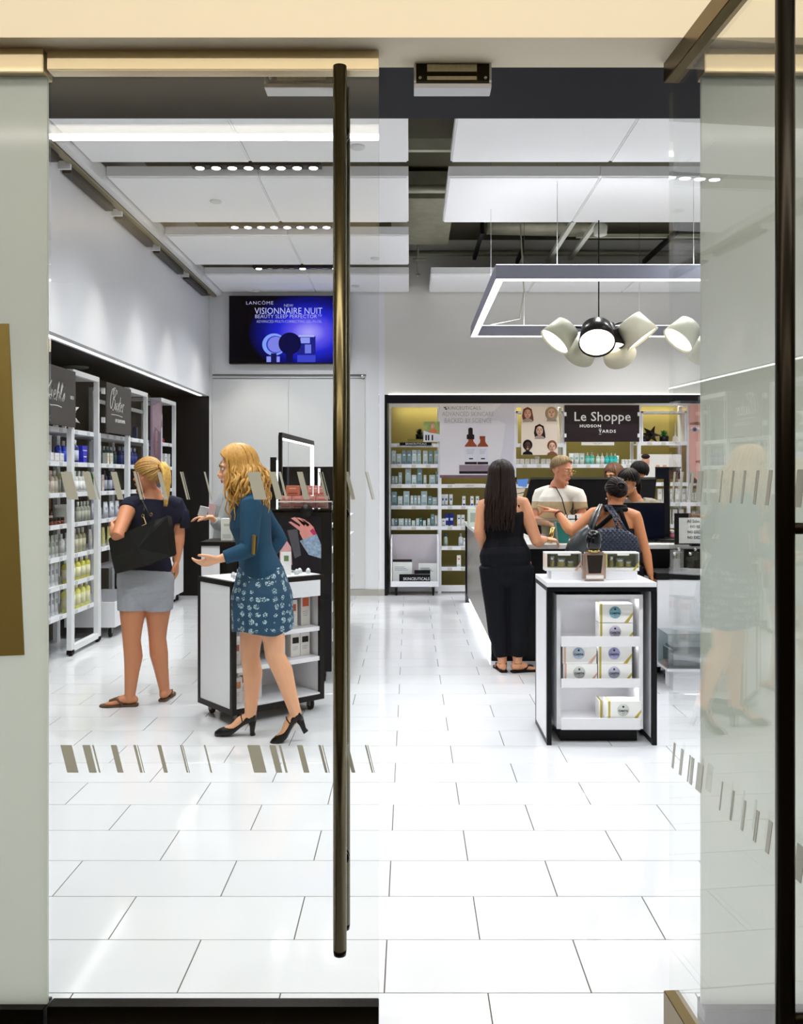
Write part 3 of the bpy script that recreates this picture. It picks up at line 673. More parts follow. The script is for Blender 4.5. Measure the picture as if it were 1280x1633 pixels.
L('A', 4, 7.32, 7.44, 2, 'rosy tube', 'tube', .06, .17, 'a58d88', 'd8c9c4', 'e8dcd8')
L('A', 4, 7.53, 7.61, 2, 'beige bottle', 'bottle', .065, .20, 'b3a895', 'd8d2c8', 'c9c0b0', .05)
L('A', 3, 7.30, 7.62, 5, 'amber jar', 'jar', .06, .07, '6e2b12', '22160f', 'c8a888', .0)
L('A', 3, 7.31, 7.60, 4, 'dark brown bottle', 'bottle', .05, .15, '4d1f10', '141014', 'd8c8b8', .09)
L('A', 2, 7.30, 7.62, 5, 'grey green tube', 'tube', .058, .19, 'c3c9bd', 'e6e8e4', '8c9286')
L('A', 1, 7.29, 7.62, 5, 'white tube', 'tube', .062, .20, 'e8e9ea', 'f4f4f4', '9aa0a6')
L('A', 0, 7.29, 7.62, 5, 'white and grey tube', 'tube', .062, .20, 'e2e4ea', 'f0f0f0', 'a4a8ae')
L('B', 5, 7.74, 7.86, 2, 'bright blue bottle', 'bottle', .058, .20, '1d3fc4', 'e4e4e4', '2a50d8', .07)
L('B', 5, 7.95, 7.95, 1, 'navy bottle with white label', 'bottle', .07, .215, '101a66', 'e8e8e8', 'c8cce0', .0)
for k in range(3):
    shelf_row('on second shelf of the star bay', 'stacked blue boxes', ['lowest blue flat box', 'middle blue flat box', 'topmost blue flat box'][k], 'carton', [8.11], (XF-.10, ZS[5]+k*.056), .115, .054, '1d24c0', 'e8e8f0', '7a2a9a', 'y')
L('B', 4, 7.74, 8.24, 6, 'clear white bottle', 'bottle', .062, .20, 'd9dad4', 'e8e8e4', 'f0f0ec', .0)
L('B', 4, 7.76, 8.0, 2, 'pale green tall bottle', 'bottle', .06, .22, 'b9c07a', 'd8d8d0', 'e4e4dc', .08)
L('B', 3, 7.83, 7.83, 1, 'big white square jar', 'carton', .15, .17, 'f0f0ea', 'f8f8f4', '6a6a66', .0)
L('B', 3, 8.0, 8.24, 4, 'grey green slim bottle', 'bottle', .05, .19, '8f9284', 'c8c8c0', 'a8aa9c', .0)
L('B', 2, 7.73, 7.86, 2, 'white bottle', 'bottle', .062, .19, 'f0f0ee', 'e2e2e0', 'dcdcda')
L('B', 2, 7.95, 8.24, 4, 'olive bottle', 'bottle', .066, .22, 'a6a284', 'd4d2c4', 'c3bfa4')
L('B', 1, 7.75, 8.24, 5, 'yellow bottle with pale cap', 'bottle', .072, .215, 'd6cf58', 'ecebdc', 'dddab4', .0)
L('B', 0, 7.75, 8.24, 5, 'large yellow bottle', 'bottle', .08, .235, 'e6e27a', 'f0efe4', 'd8d6ae', .0)
L('C', 5, 8.40, 8.40, 1, 'tall white carton', 'carton', .06, .215, 'ecebe6', 'dad8d2', 'cfccc4', .0)
L('C', 5, 8.52, 9.14, 7, 'dark teal bottle', 'bottle', .055, .19, '123a44', 'b8c4c4', '1d4a54', .05)
L('C', 5, 8.76, 8.86, 2, 'cream carton', 'carton', .07, .12, 'd5cfbf', 'e6e2d6', 'b8b0a0', .0)
for k in range(3):
    shelf_row('on third shelf of script sign bay', 'stacked green boxes', ['lowest green box', 'middle green box', 'topmost green box'][k], 'carton', [8.44+(.02 if k == 0 else 0)], (XF-.09, ZS[4]+k*.062), .085, .058, '1c9a50', 'f4f4f4', '0f7038', 'y')
L('C', 4, 8.60, 8.70, 2, 'taupe box', 'carton', .085, .17, 'b9ada4', 'd8d0c8', '9a8c84', .03)
L('C', 4, 8.82, 9.12, 3, 'navy tall bottle', 'bottle', .06, .21, '10163c', '20264c', 'b8bccc')
L('C', 3, 8.44, 9.14, 5, 'white bag shaped tube', 'tube', .095, .17, 'e4e6ee', 'c8ccd8', 'a8aec0', .0)
L('C', 2, 8.43, 8.55, 2, 'white slim tube', 'tube', .055, .19, 'f0f0ee', 'e0e0de', 'e8e0b0')
L('C', 2, 8.64, 9.14, 4, 'pale yellow tube', 'tube', .07, .19, 'dcd88c', 'eceadc', 'c8c690')
L('D', 5, 9.29, 9.80, 5, 'navy blue bottle', 'bottle', .065, .20, '141c5c', 'a8b0c8', '20307c')
L('F', 5, 10.48, 11.0, 4, 'white slim carton', 'carton', .05, .17, 'e2e2e4', 'b8bcc4', '8a90a0', .0)
L('F', 5, 10.50, 10.98, 3, 'silver bottle', 'bottle', .05, .20, 'b4b6bc', 'd8d8dc', '9a9ca4', .08)
L('F', 4, 10.48, 10.98, 4, 'grey blue carton', 'carton', .055, .18, 'b0b6c6', '5a6480', 'd8dce4')
L('F', 3, 10.48, 10.98, 4, 'pale blue bottle', 'bottle', .05, .17, 'a8b4d0', 'e0e4ec', '6070a8')
# rolling bins under the left shelving
M_caster = mat('caster_grey', '6d6d6a', .4, metal=.5)
def caster(t, x, y, r=.036):
    c = MB().cyl((x-.011, y, r), (x+.011, y, r), r, n=20).build('caster', M_rubber, t, bevel=.003)
    MB().box(x-.018, x-.013, y-.02, y+.018, r*.9, r*2.15).box(x+.013, x+.018, y-.02, y+.018, r*.9, r*2.15).box(x-.022, x+.022, y-.022, y+.022, r*2.1, r*2.25).build('fork', M_caster, c)
def bin_cart(x0, x1, y0, y1, z0, z1, lab, zback=None):
    t = empty('rolling_bin', ((x0+x1)/2, (y0+y1)/2, 0), 0, lab, 'rolling bin'); a, b = (x1-x0)/2, (y1-y0)/2; zb = zback or z1
    MB().box(-a, a, -b, b, z0, z0+.018).build('base_panel', M_wlam, t)
    MB().box(a-.018, a, -b, b, z0+.018, z1).build('front_panel', M_wlam, t)
    MB().box(-a, -a+.018, -b, b, z0+.018, zb).build('back_panel', M_wlam, t)
    for y in (-b, b-.018): MB().box(-a+.018, a-.018, y, y+.018, z0+.018, z1).build('side_panel', M_wlam, t)
    for sx in (-1, 1):
        for sy in (-1, 1): caster(t, sx*(a-.06), sy*(b-.06), (z0)/2.25)
    return t
bin_cart(-3.28, -2.80, 8.52, 9.55, .10, .34, 'white rolling bin on black casters behind the shopper in shorts')
bin_cart(-3.28, -2.83, 10.15, 11.22, .10, .73, 'tall white rolling bin beside the navy end panel')
L('C', 2, 8.45, 8.6, 1, 'blue backed card', 'carton', .05, .12, '3a62a8', 'e8e8e8', 'c8d0e0', .15)
# ================================================================= rear shelving (front plane at depth YB)
YB = 11.87
def bx(px): return (px-653)*YB/FPX
def bz(py): return EYE-(py-762)*YB/FPX
def rear_bay(p0, p1, shelves, lab, top=643, frame=None, base=True):
    x0, x1 = bx(p0), bx(p1); t = empty('shelving_frame', ((x0+x1)/2, YB+.2, 0), 0, lab, 'shelf unit', 'white metal shelving on the rear wall')
    ox, oy = t.location.x, t.location.y; zt = bz(top)
    for x in (x0, x1-.022):
        MB().box(x-ox, x+.022-ox, YB-oy, YB+.04-oy, 0, zt).build('post', M_metal_w, t)
        MB().box(x-ox, x+.022-ox, YB+.38-oy, YB+.41-oy, 0, zt).build('rear_post', M_metal_w, t)
        MB().box(x-ox, x+.022-ox, YB+.04-oy, YB+.38-oy, zt-.04, zt).build('side_rail', M_metal_w, t)
    MB().box(x0+.022-ox, x1-.022-ox, YB-oy, YB+.04-oy, zt-.045, zt).build('top_rail', M_metal_w, t)
    if base: MB().box(x0+.022-ox, x1-.022-ox, YB-oy, YB+.04-oy, .02, .1).build('base_rail', M_metal_w, t)
    for py in shelves:
        z = bz(py); s = MB().box(x0+.022-ox, x1-.022-ox, YB+.02-oy, YB+.38-oy, z-.02, z).build('shelf', M_metal_w, t)
        MB().box(x0+.022-ox, x1-.022-ox, YB-.005-oy, YB+.02-oy, z-.03, z+.02).build('price_rail', M_metal_w, s)
        n = max(2, int((x1-x0)/.17))
        for k in range(n):
            xx = x0+.05+(k+.3)*(x1-x0-.1)/n
            MB().box(xx-ox, xx+.06-ox, YB-.007-oy, YB-.005-oy, z-.026, z+.012).build('price_tag', col_mat('cbc9bf', .5), s)
    if frame:
        a, b, c, d = frame
        MB().box(bx(a)-ox, bx(b)-ox, YB+.015-oy, YB+.3-oy, bz(c)-.025, bz(c)).build('inner_frame', M_metal_w, t)
        MB().box(bx(a)-ox, bx(a)+.022-ox, YB+.015-oy, YB+.3-oy, bz(d), bz(c)).build('inner_frame', M_metal_w, t)
        MB().box(bx(b)-.022-ox, bx(b)-ox, YB+.015-oy, YB+.3-oy, bz(d), bz(c)).build('inner_frame', M_metal_w, t)
    return t
rear_bay(620, 701, [709, 742, 774, 808, 841], 'white rear shelving bay of pale blue boxes, left of the serum poster')
rear_bay(701, 820, [774, 808, 841, 873, 906], 'white rear shelving bay under the serum bottle poster')
rear_bay(820, 900, [709, 742, 774, 808, 841], 'white rear shelving bay behind the five portraits poster', frame=(823, 898, 655, 709))
rear_bay(900, 1019, [742, 774, 808, 841], 'wide white rear shelving bay under the dark shop sign')
rear_bay(1019, 1098, [706, 771, 803, 838], 'white rear shelving bay right of the dark shop sign', 641, frame=(1023, 1095, 655, 706))
rear_bay(1098, 1180, [770, 803, 838], 'white rear shelving bay under the large face poster')
def RR(place, desc, kind, pxs, base_py, wpx, hpx, c1, c2, c3='f4f4f2', dy=.07, jit=.04):
    m = YB/FPX; k = (YB+dy)/FPX
    shelf_row(place, f'{desc}s {place}', desc, kind, [(p-653)*k for p in pxs], (YB+dy+.02, bz(base_py)), wpx*k, hpx*k, c1, c2, c3, 'x', None, None, jit)
B1 = 'of far left rear bay'
b = 'abc0c2'; b2 = '7d9aa0'; b3 = 'c3d2d4'
def mixrow(pl, bpy_, items):
    for i, (x0, x1, h, c, d) in enumerate(items): RR(pl, d, 'carton', [(x0+x1)/2], bpy_, x1-x0-.6, h, c, '8fa4a8' if c != b2 else '607c84', 'e4ecec')
mixrow('on second shelf '+B1, 709+33, [(624, 631.5, 24, b3, 'first pale carton'), (632, 640, 19, b3, 'short pale carton'), (640.5, 648, 24, b2, 'teal grey carton'), (648.5, 656, 24, b2, 'twin teal grey carton'), (656.5, 664.5, 25, b3, 'wide pale carton'), (665, 671.5, 25, b, 'slim grey carton'), (674, 682, 24, b3, 'pale carton past the gap'), (683, 690, 24, b2, 'dark lettered carton'), (692, 700, 24, b, 'carton by the post')])
mixrow('on third shelf '+B1, 774, [(624, 629, 15, b, 'small grey carton'), (629.5, 634, 15, b3, 'small pale carton'), (635, 641, 21, b, 'tall slim carton'), (646, 655.5, 27, b, 'tall stacked carton'), (656, 664, 17, b3, 'low pale carton'), (664.5, 673, 27, b2, 'tall teal carton'), (675, 680, 17, b3, 'thin pale carton'), (684, 694, 17, b, 'broad low carton'), (694.5, 700, 23, b2, 'tall end carton')])
mixrow('on fourth shelf '+B1, 808, [(624, 633, 24, b2, 'dark teal carton'), (634, 642, 17, b3, 'short pale carton'), (643, 653, 25, b, 'tall wide carton'), (654, 659, 18, b3, 'first slim carton'), (659.5, 665, 18, b, 'second slim carton'), (665.5, 670.5, 18, b3, 'third slim carton'), (671, 681, 25, b, 'tall stacked carton'), (682, 688.5, 17, b2, 'small dark carton'), (689, 697, 15, b, 'low end carton')])
mixrow('on fifth shelf '+B1, 841, [(624, 628.5, 14, b3, 'low pale carton'), (629, 634, 14, b2, 'small dark carton'), (635, 644, 14, b3, 'wide pale carton'), (645, 650, 14, b, 'first grey carton'), (650.5, 655, 14, b, 'second grey carton'), (656, 662, 11, b3, 'short tub carton'), (663, 668.5, 14, b3, 'third pale carton'), (669, 673, 15, '3f8088', 'deep teal carton'), (674, 679, 11, b3, 'squat carton'), (681, 686, 14, b3, 'slim pale carton'), (686.5, 692.5, 21, b2, 'tall grey carton'), (693, 698, 19, 'e6e8e6', 'white carton with red mark')])
B2 = 'under serum poster'
RR('on second shelf '+B2, 'white tube with blue cap', 'tube', [706, 711.5, 719], 808, 5.5, 20, 'f2f2f0', '2456b0', '4a78c8')
RR('on second shelf '+B2, 'slim white carton', 'carton', [739.5, 752.5, 761], 808, 5, 17, 'eeeeea', '2a5cb4', '2a5cb4')
RR('on third shelf '+B2, 'small white carton', 'carton', [707], 841, 6.5, 14, 'eeeeea', 'a8b8d0', '2a5cb4')
RR('on third shelf '+B2, 'deep blue tube', 'tube', [712.5, 720], 841, 7.5, 22, '14288c', 'e8e8ea', 'd8e0f4')
RR('on third shelf '+B2, 'white carton with blue top', 'carton', [731.5, 738], 841, 5.5, 20, 'eeeeea', 'c8ccd4', '2a5cb4')
RR('on fourth shelf '+B2, 'clear bottle with blue cap', 'bottle', [710.5], 873, 6.5, 22, 'b8c4b8', '1f4f96', '9aaa98')
RR('on fourth shelf '+B2, 'white spray bottle', 'bottle', [734.5], 873, 7, 22, 'dfe0dc', 'b4b8bc', 'c8ccd4')
RR('on fourth shelf '+B2, 'short white carton', 'carton', [740.5], 873, 4, 15, 'eeeeea', 'c8ccd4', '8090b0')
RR('on fifth shelf '+B2, 'white carton with orange top', 'carton', [731.5], 906, 6.5, 20, 'f0eee8', 'c8ccc8', 'd05a2a')
B3 = 'under portraits poster'
RR('on first shelf '+B3, 'flat white box', 'carton', [824.5, 832, 840.5, 849, 856, 866, 874], 742, 7, 11, 'efeee8', 'c8c4b8', 'd8d4c8')
t = shelf_row
RR('stacked on first shelf '+B3, 'single small white box', 'carton', [856.5], 731, 7, 4, 'efeee8', 'c8c4b8', 'd8d4c8')
B4 = 'under the shop sign'
RR('on first shelf '+B4, 'white tube with green band', 'tube', [911, 919.5, 928], 742, 8, 20, 'e9efec', 'e4e8e6', '7fb8a8')
RR('on first shelf '+B4, 'seafoam pump bottle', 'pump', [937, 944], 742, 8, 21, '4fae9e', 'd8e4e0', '79c4b6')
RR('on first shelf '+B4, 'clear pump bottle', 'pump', [953.5, 960.5], 742, 6.5, 20, 'c6d4cc', 'e0e8e4', 'dfe6e0')
RR('on first shelf '+B4, 'bright teal bottle', 'pump', [968, 975, 981], 742, 7, 20, '1fa8a4', 'c8e8e4', '3cc0b8')
RR('on first shelf '+B4, 'white and blue tube', 'tube', [985], 742, 4, 16, 'e4ecf0', 'd0d8e0', '9ab8d0')
RR('on first shelf '+B4, 'small white jar', 'jar', [993.5, 999, 1004.5, 1010, 1015], 742, 5, 10, 'e6e6e2', 'f4f4f2', 'e6e6e2')
RR('on second shelf '+B4, 'green carton', 'carton', [917, 923], 774, 5, 14, '1f6a58', '3a8a74', '8fc0b0', .02)
RR('on second shelf '+B4, 'pink box', 'carton', [943, 950, 957], 774, 7, 9, 'd9a3ae', 'c88898', 'e8c8cc', .02)
B5 = 'right of the shop sign'
RR('on lowest shelf '+B5, 'white carton', 'carton', [1050, 1058, 1066, 1076, 1086], 838, 7, 26, 'e4e2da', 'b8b4a8', 'c8c0b0')
RR('on second shelf '+B5, 'tall pale carton', 'carton', [1052, 1060, 1070, 1080, 1090], 803, 6.5, 24, 'e4e2da', 'b8b4a8', 'c8c0b0')
RR('on the face poster bay shelf', 'white carton', 'carton', [1103, 1110, 1117], 803, 6, 18, 'e0ded8', 'b8b4a8', '9aa0a0')
RR('on lower shelf of the face poster bay', 'amber bottle', 'bottle', [1103, 1110, 1117], 838, 6, 24, '5a3a22', '1b1a1c', 'c8b8a0')
star((bx(1041), YB+.12, bz(706)+.115), .13, mat('black_facets', '15120f', .2, var=.2), 'black and white faceted star ornament beside the small green plant', 10, 5)
RR('beside the faceted star ornament', 'black round jar', 'jar', [1028], 706, 8, 12, '16120f', '1c1814', '2a2420')
def plant(loc, lab, s=1.0, green='2f7a30'):
    t = empty('potted_plant', loc, 0, lab, 'plant')
    MB().lathe([(.04*s, 0), (.055*s, .01), (.06*s, .09*s), (.05*s, .09*s), (.045*s, .08*s)], n=16).build('pot', M_black, t)
    mb = MB(); r = random.Random(3)
    for k in range(90):
        a, e = r.uniform(0, 2*PI), r.uniform(.2, 1.5); d = Vector((math.cos(a)*math.cos(e), math.sin(a)*math.cos(e), math.sin(e)))
        p = Vector((0, 0, .08*s))+d*.01; q = p+d*r.uniform(.06, .1)*s; w = d.cross(Vector((0, 0, 1))).normalized()*.006*s
        mb.add([p-w*.5, p+w*.5, q*.6+p*.4+w, q, q*.6+p*.4-w], [(0, 1, 2, 3, 4)])
    o = mb.build('foliage', mat('leaf_'+green, green, .6, var=.25), t, fixn=False); o['kind'] = 'stuff'
plant((bx(1062), YB+.1, bz(706)), 'small green plant in black pot on the rear top shelf', 1.05)
plant((bx(669), YB+.25, bz(700)), 'dark potted plant on top shelf behind the small photo card', .9, '1c2a1c')
tag(MB().box(-.12, .12, -.09, .09, 0, .085).build('storage_box', mat('olive_card', '7d7434', .6), None, (bx(664), YB+.25, bz(709)), bevel=.003), 'olive block carrying the dark potted plant on the top rear shelf', 'box')
t = MB().lathe([(.035, 0), (.04, .02), (.03, .09), (.012, .1), (.008, .25), (.003, .28)], n=14).build('glass_bottle', col_mat('e4e2d8'), None, (bx(1080), YB+.1, bz(706))); tag(t, 'white slender bottle on the rear top shelf near the open door edge', 'bottle')
# posters and sign of the rear wall; local units: metres at depth YP
YP = 11.84
def poster(p0, p1, q0, q1, name, lab, m, cat='poster'):
    t = empty(name, ((p0+p1-1306)/2*YP/FPX, YP, EYE-(q1-762)*YP/FPX), 0, lab, cat)
    MB().box(-(p1-p0)/2*YP/FPX, (p1-p0)/2*YP/FPX, 0, .012, 0, (q1-q0)*YP/FPX).build('print_sheet', m, t); t['pp'] = ((p0+p1)/2, q1); return t
def PX(t, px, py): c = t['pp']; return (px-c[0])*YP/FPX, (c[1]-py)*YP/FPX
def pel(t, px, py, rx, ry, m, name, dy=-.001):
    x, z = PX(t, px, py); return MB().lathe([(.001, 0), (1, 0), (1, .0008), (.001, .0008)], (0, 0, 0), 26, 'y', sx=rx*YP/FPX, sy=ry*YP/FPX).build(name, m, t, (x, dy, z))
def ppoly(t, pts, m, name, dy=-.001):
    q = [PX(t, *p) for p in pts]; return MB().prism([(x, dy, z) for x, z in q], (0, .0008, 0)).build(name, m, t)
M_pp = mat('poster_paper', 'dcd8de', .6, var=.05, scale=3)
t = poster(701, 820, 643, 757, 'serum_poster', 'large pale poster of two brown serum bottles, reading advanced skincare', M_pp)
amber = mat('print_amber', '8a3c10', .5, var=.4, scale=18); lbl = mat('print_label', 'd6d6e2', .5); dk = mat('print_dark', '24181c', .5); mv = mat('print_mauve', '6e5260', .5, var=.25, scale=8)
ppoly(t, [(701, 757), (820, 757), (820, 761.5), (701, 761.5)], mv, 'printed_border')
ppoly(t, [(732, 741), (780, 741), (780, 755), (732, 755)], mat('print_steel', '8c7c88', .4, var=.4, scale=4), 'printed_stand', -.001); ppoly(t, [(732, 751), (780, 751), (780, 755), (732, 755)], dk, 'printed_base', -.002)
for x0, x1 in ((741, 760), (761, 778)):
    c = (x0+x1)/2
    ppoly(t, [(x0, 740), (x1, 740), (x1, 710), (x1-3.5, 706), (c+4, 703), (c+4, 699), (c-4, 699), (c-4, 703), (x0+3.5, 706), (x0, 710)], amber, 'printed_bottle', -.002)
    ppoly(t, [(x0, 736), (x1, 736), (x1, 712), (x0, 712)], lbl, 'printed_label', -.003); ppoly(t, [(x0, 740), (x1, 740), (x1, 736.5), (x0, 736.5)], dk, 'printed_bottom', -.003)
    for q in range(4): ppoly(t, [(x0+3, 716+q*2.2), (x1-3-q, 716+q*2.2), (x1-3-q, 716.6+q*2.2), (x0+3, 716.6+q*2.2)], mat('print_grey', '9a9aa8', .5), 'printed_line', -.004)
    ppoly(t, [(c-3, 730), (c+3.5, 730), (c+3.5, 732), (c-3, 732)], dk, 'printed_logo', -.004)
ppoly(t, [(744, 700), (756, 700), (756, 693), (753.5, 692), (753.5, 683), (751.5, 681.5), (748.5, 681.5), (746.5, 683), (746.5, 692), (744, 693)], dk, 'printed_dropper', -.003)
ppoly(t, [(764.5, 700), (773.5, 700), (773.5, 695), (764.5, 695)], amber, 'printed_neck', -.003)
ppoly(t, [(770, 672), (795, 670), (806, 676), (800, 720), (790, 757), (815, 757), (820, 700), (820, 643), (800, 643)], mat('print_pale', 'cfcbd6', .6, var=.06), 'printed_figure', -.0005)
M_gl = mat('print_letter_grey', '9a9aa0', .5); M_dl = mat('print_letter_dark', '3a3434', .5)
for s_, px, py, sz, sx_, m_, sp in (('SKINCEUTICALS', 738, 650.5, .062, .95, M_dl, 1.12), ('ADVANCED SKINCARE', 746, 660, .085, .78, M_gl, 1.0), ('BACKED BY SCIENCE', 746, 670.5, .085, .78, M_gl, 1.0)):
    x, z = PX(t, px, py); text(s_, t, (x, -.0025, z), sz, m_, sx=sx_, spacing=sp, bold=-.0008)
for a, b in ((708, 648.5), (710, 651)): ppoly(t, [(a, b+2), (a+3, b+2), (a+2, b), (a-1, b)], M_dl, 'printed_emblem', -.002)
# five portraits
M_skin_a, M_skin_b, M_skin_c = mat('print_skin_a', 'd9a184', .5, var=.1), mat('print_skin_b', '4a2618', .5, var=.2), mat('print_skin_c', 'e0b49a', .5, var=.1)
M_ink = mat('print_ink', '2a1c16', .5)
t = poster(831, 889, 648, 725, 'portraits_poster', 'cream poster with five portraits of faces, left of the dark sign', mat('poster_cream', 'ecdccb', .6, var=.02))
for cx, cy, sk, hr, st in ((841, 660, M_skin_a, '6a3a20', 'l'), (879, 659, M_skin_c, 'b39a78', 'c'), (860, 687, M_skin_c, '1e1614', 'l'), (841, 712, M_skin_b, '120c0a', 's'), (880, 713, M_skin_c, '7a4a2a', 's')):
    H = mat('print_hair_'+hr, hr, .6, var=.25, scale=40)
    if st == 'l': ppoly(t, [(cx-7, cy+11), (cx-9, cy+3), (cx-7, cy-8), (cx, cy-11.5), (cx+6.5, cy-8), (cx+9, cy+4), (cx+9.5, cy+11)], H, 'printed_hair', -.002)
    elif st == 'c': pel(t, cx, cy, 10, 11, H, 'printed_hair', -.002)
    else: pel(t, cx, cy-3, 7.6, 8.5, H, 'printed_hair', -.002)
    ppoly(t, [(cx-8, cy+12.6), (cx+8.5, cy+12.6), (cx+7, cy+9), (cx+2.6, cy+7), (cx+2.6, cy+3), (cx-2.6, cy+3), (cx-2.6, cy+7), (cx-7, cy+9)], mat('print_shirt', 'a89488', .5, var=.2) if st != 's' else H, 'printed_shoulders', -.0025)
    pel(t, cx, cy-.5, 5.4, 7.4, sk, 'printed_face', -.003)
    for s in (-1, 1): ppoly(t, [(cx+s*2.4-1.4, cy-2.2), (cx+s*2.4+1.4, cy-2.2), (cx+s*2.4+1.2, cy-1.2), (cx+s*2.4-1.2, cy-1.2)], M_ink, 'printed_eye', -.004); ppoly(t, [(cx+s*2.5-1.7, cy-4), (cx+s*2.5+1.7, cy-4), (cx+s*2.5+1.5, cy-3.4), (cx+s*2.5-1.5, cy-3.4)], M_ink, 'printed_brow', -.004)
    ppoly(t, [(cx-.5, cy-1), (cx+.5, cy-1), (cx+1, cy+1.6), (cx-1, cy+1.6)], mat('print_shade', 'a8684c', .5), 'printed_nose', -.004)
    ppoly(t, [(cx-2.2, cy+3.2), (cx, cy+2.7), (cx+2.2, cy+3.2), (cx, cy+4.3)], mat('print_lip', 'a0403c', .5) if cy != 712 else mat('print_teeth', 'e8dcd4', .5), 'printed_mouth', -.004)
# shop sign
t = poster(900, 1019, 645.5, 704, 'shop_sign', 'dark shop sign with white serif lettering above the cashiers', mat('sign_plum_black', '2a1f22', .45, var=.06), 'sign')
def serif(s_, t, px, py, sz, sx_, sp):
    x, z = PX(t, px, py); o = text(s_, t, (x, -.003, z), sz, M_letter, sx=sx_, spacing=sp, bold=.0012); return o
serif('Le Shoppe', t, 960, 664.5, .172, 1.02, 1.02)
serif('HUDSON', t, 941, 679, .052, 1.15, 1.2); serif('YARDS', t, 968, 687.5, .055, 1.15, 1.25)
for py in (683.5, 692):
    x, z = PX(t, 956.5, py); MB().box(x-.015, x+.015, -.0035, -.002, z-.003, z+.003).build('lettering_dash', M_letter, t)
for px in (901, 1018):
    for py in (660, 694): x, z = PX(t, px, py); MB().box(x-.015, x+.015, -.006, -.001, z-.025, z+.025).build('clip', M_metal_w, t)
o = poster(927, 979, 704.5, 709.5, 'shelf_tag', 'white name strip along the lower edge of the dark shop sign', mat('strip_white', 'e6e2dc', .5), 'label'); x, z = PX(o, 953, 707); text('VICHY', o, (x, -.002, z), .03, M_gl, sx=1.4)
t = poster(637, 688, 705, 710, 'brand_strip', 'black brand strip on the top shelf of the far left rear bay', M_black, 'label'); x, z = PX(t, 663, 707.5); text('SKINCEUTICALS', t, (x, -.002, z), .034, M_letter, sx=1.05, spacing=1.1)
t = poster(725, 772, 771, 776.5, 'shelf_tag', 'white name strip on the shelf under the serum poster', mat('strip_white'), 'label'); x, z = PX(t, 749, 774); text('LIERAC', t, (x, -.002, z), .03, M_gl, sx=1.3)
t = poster(675, 701, 672, 704.5, 'photo_card', 'small photo card of a smiling woman at the top left rear shelf', mat('card_green', '8f9c5c', .5, var=.35, scale=20), 'card')
pel(t, 690, 679, 3.2, 4.4, M_skin_a, 'printed_face', -.002); ppoly(t, [(683, 690), (697, 690), (695, 684), (686, 684)], mat('print_coral', 'c86a40', .5), 'printed_body', -.0015); ppoly(t, [(675, 704), (701, 704), (701, 692), (687, 690), (675, 686)], lbl, 'printed_page', -.002)
for x in (678, 682, 688): ppoly(t, [(x, 702), (x+2.4, 702), (x+2.4, 693), (x, 693)], M_ink, 'printed_bottle', -.003)
# big face poster (only its left part shows)
t = poster(1099, 1180, 645, 770, 'face_poster', 'large close-up poster of a woman\'s face beside the rear shelves', mat('poster_flesh', 'dba394', .5, var=.06, scale=3))
ppoly(t, [(1099, 674), (1112, 672), (1128, 678), (1128, 681), (1110, 677), (1099, 677)], mat('print_brow_brown', '8a5a44', .5), 'printed_brow', -.002)
pel(t, 1108, 684, 8, 4, mat('print_eye_white', 'd8ccd0', .5), 'printed_eye', -.002); pel(t, 1107, 684, 3.6, 3.6, mat('print_iris', '5a5a78', .5), 'printed_iris', -.003); pel(t, 1107, 684, 1.5, 1.5, M_ink, 'printed_pupil', -.004)
ppoly(t, [(1108, 735), (1116, 733), (1130, 736), (1120, 739), (1110, 737)], mat('print_lip', 'a0403c', .5), 'printed_mouth', -.002)
ppoly(t, [(1099, 752), (1099, 770), (1116, 770), (1104, 758)], mat('print_hairdark', '4a2a22', .5), 'printed_hair', -.002)
t = poster(1020, 1086, 724, 762, 'counter_card', 'white advertising card with a smiling woman behind the cashiers', mat('strip_white'), 'poster')
pel(t, 1029, 735, 6.5, 9, M_skin_a, 'printed_face', -.002); pel(t, 1029, 727.5, 7, 4, M_ink, 'printed_hair', -.003)
for x in (1045, 1056): ppoly(t, [(x, 744), (x+7, 744), (x+6, 741), (x+1, 741)], M_skin_a, 'printed_swatch', -.002)
ppoly(t, [(1069, 757), (1075, 757), (1075, 750), (1069, 750)], amber, 'printed_swatch', -.002)
# rolling bin in the far left rear bay
t = empty('rolling_bin', ((661-653)*11.7/FPX, 11.78, 0), 0, 'open white rolling bin with two product cards, at the foot of rear shelving', 'rolling bin')
w_ = .31
MB().box(-w_, w_, -.22, .05, .12, .15).build('base_panel', M_wlam, t); MB().box(-w_, w_, .035, .05, .15, .78).build('back_panel', mat('lilac_panel', 'bdb6bc', .6, var=.1, scale=2), t)
for x in (-w_, w_-.018): MB().prism([(x, -.22, .15), (x, -.22, .72), (x, .035, .78), (x, .035, .15)], (.018, 0, 0)).build('side_panel', M_wlam, t)
MB().box(-w_, w_, -.23, -.22, .12, .19).build('front_lip', M_wlam, t)
for x in (-.24, .24): caster(t, x, -.17, .05); caster(t, x, 0, .05)
for i, (a, w0, h0) in enumerate(((-.16, .25, .28), (.17, .24, .26))):
    o = MB().box(-w0/2, w0/2, -.012, .012, 0, h0).build('product_card', col_mat('dfe4e0'), None, (t.location.x+a, 11.66, .152)); tag(o, ['pale card with dark top edge in the rear rolling bin', 'pale card with silver swirl in the rear rolling bin'][i], 'card')
    for q in range(3): MB().box(-w0*.4, w0*(.1+.1*q), -.0135, -.012, h0*(.75-.07*q), h0*(.75-.07*q)+.008).build('printed_line', mat('print_grey'), o)
    if i == 0: MB().box(-w0/2, w0/2, -.014, .014, h0, h0+.03).build('top_strip', dk, o)
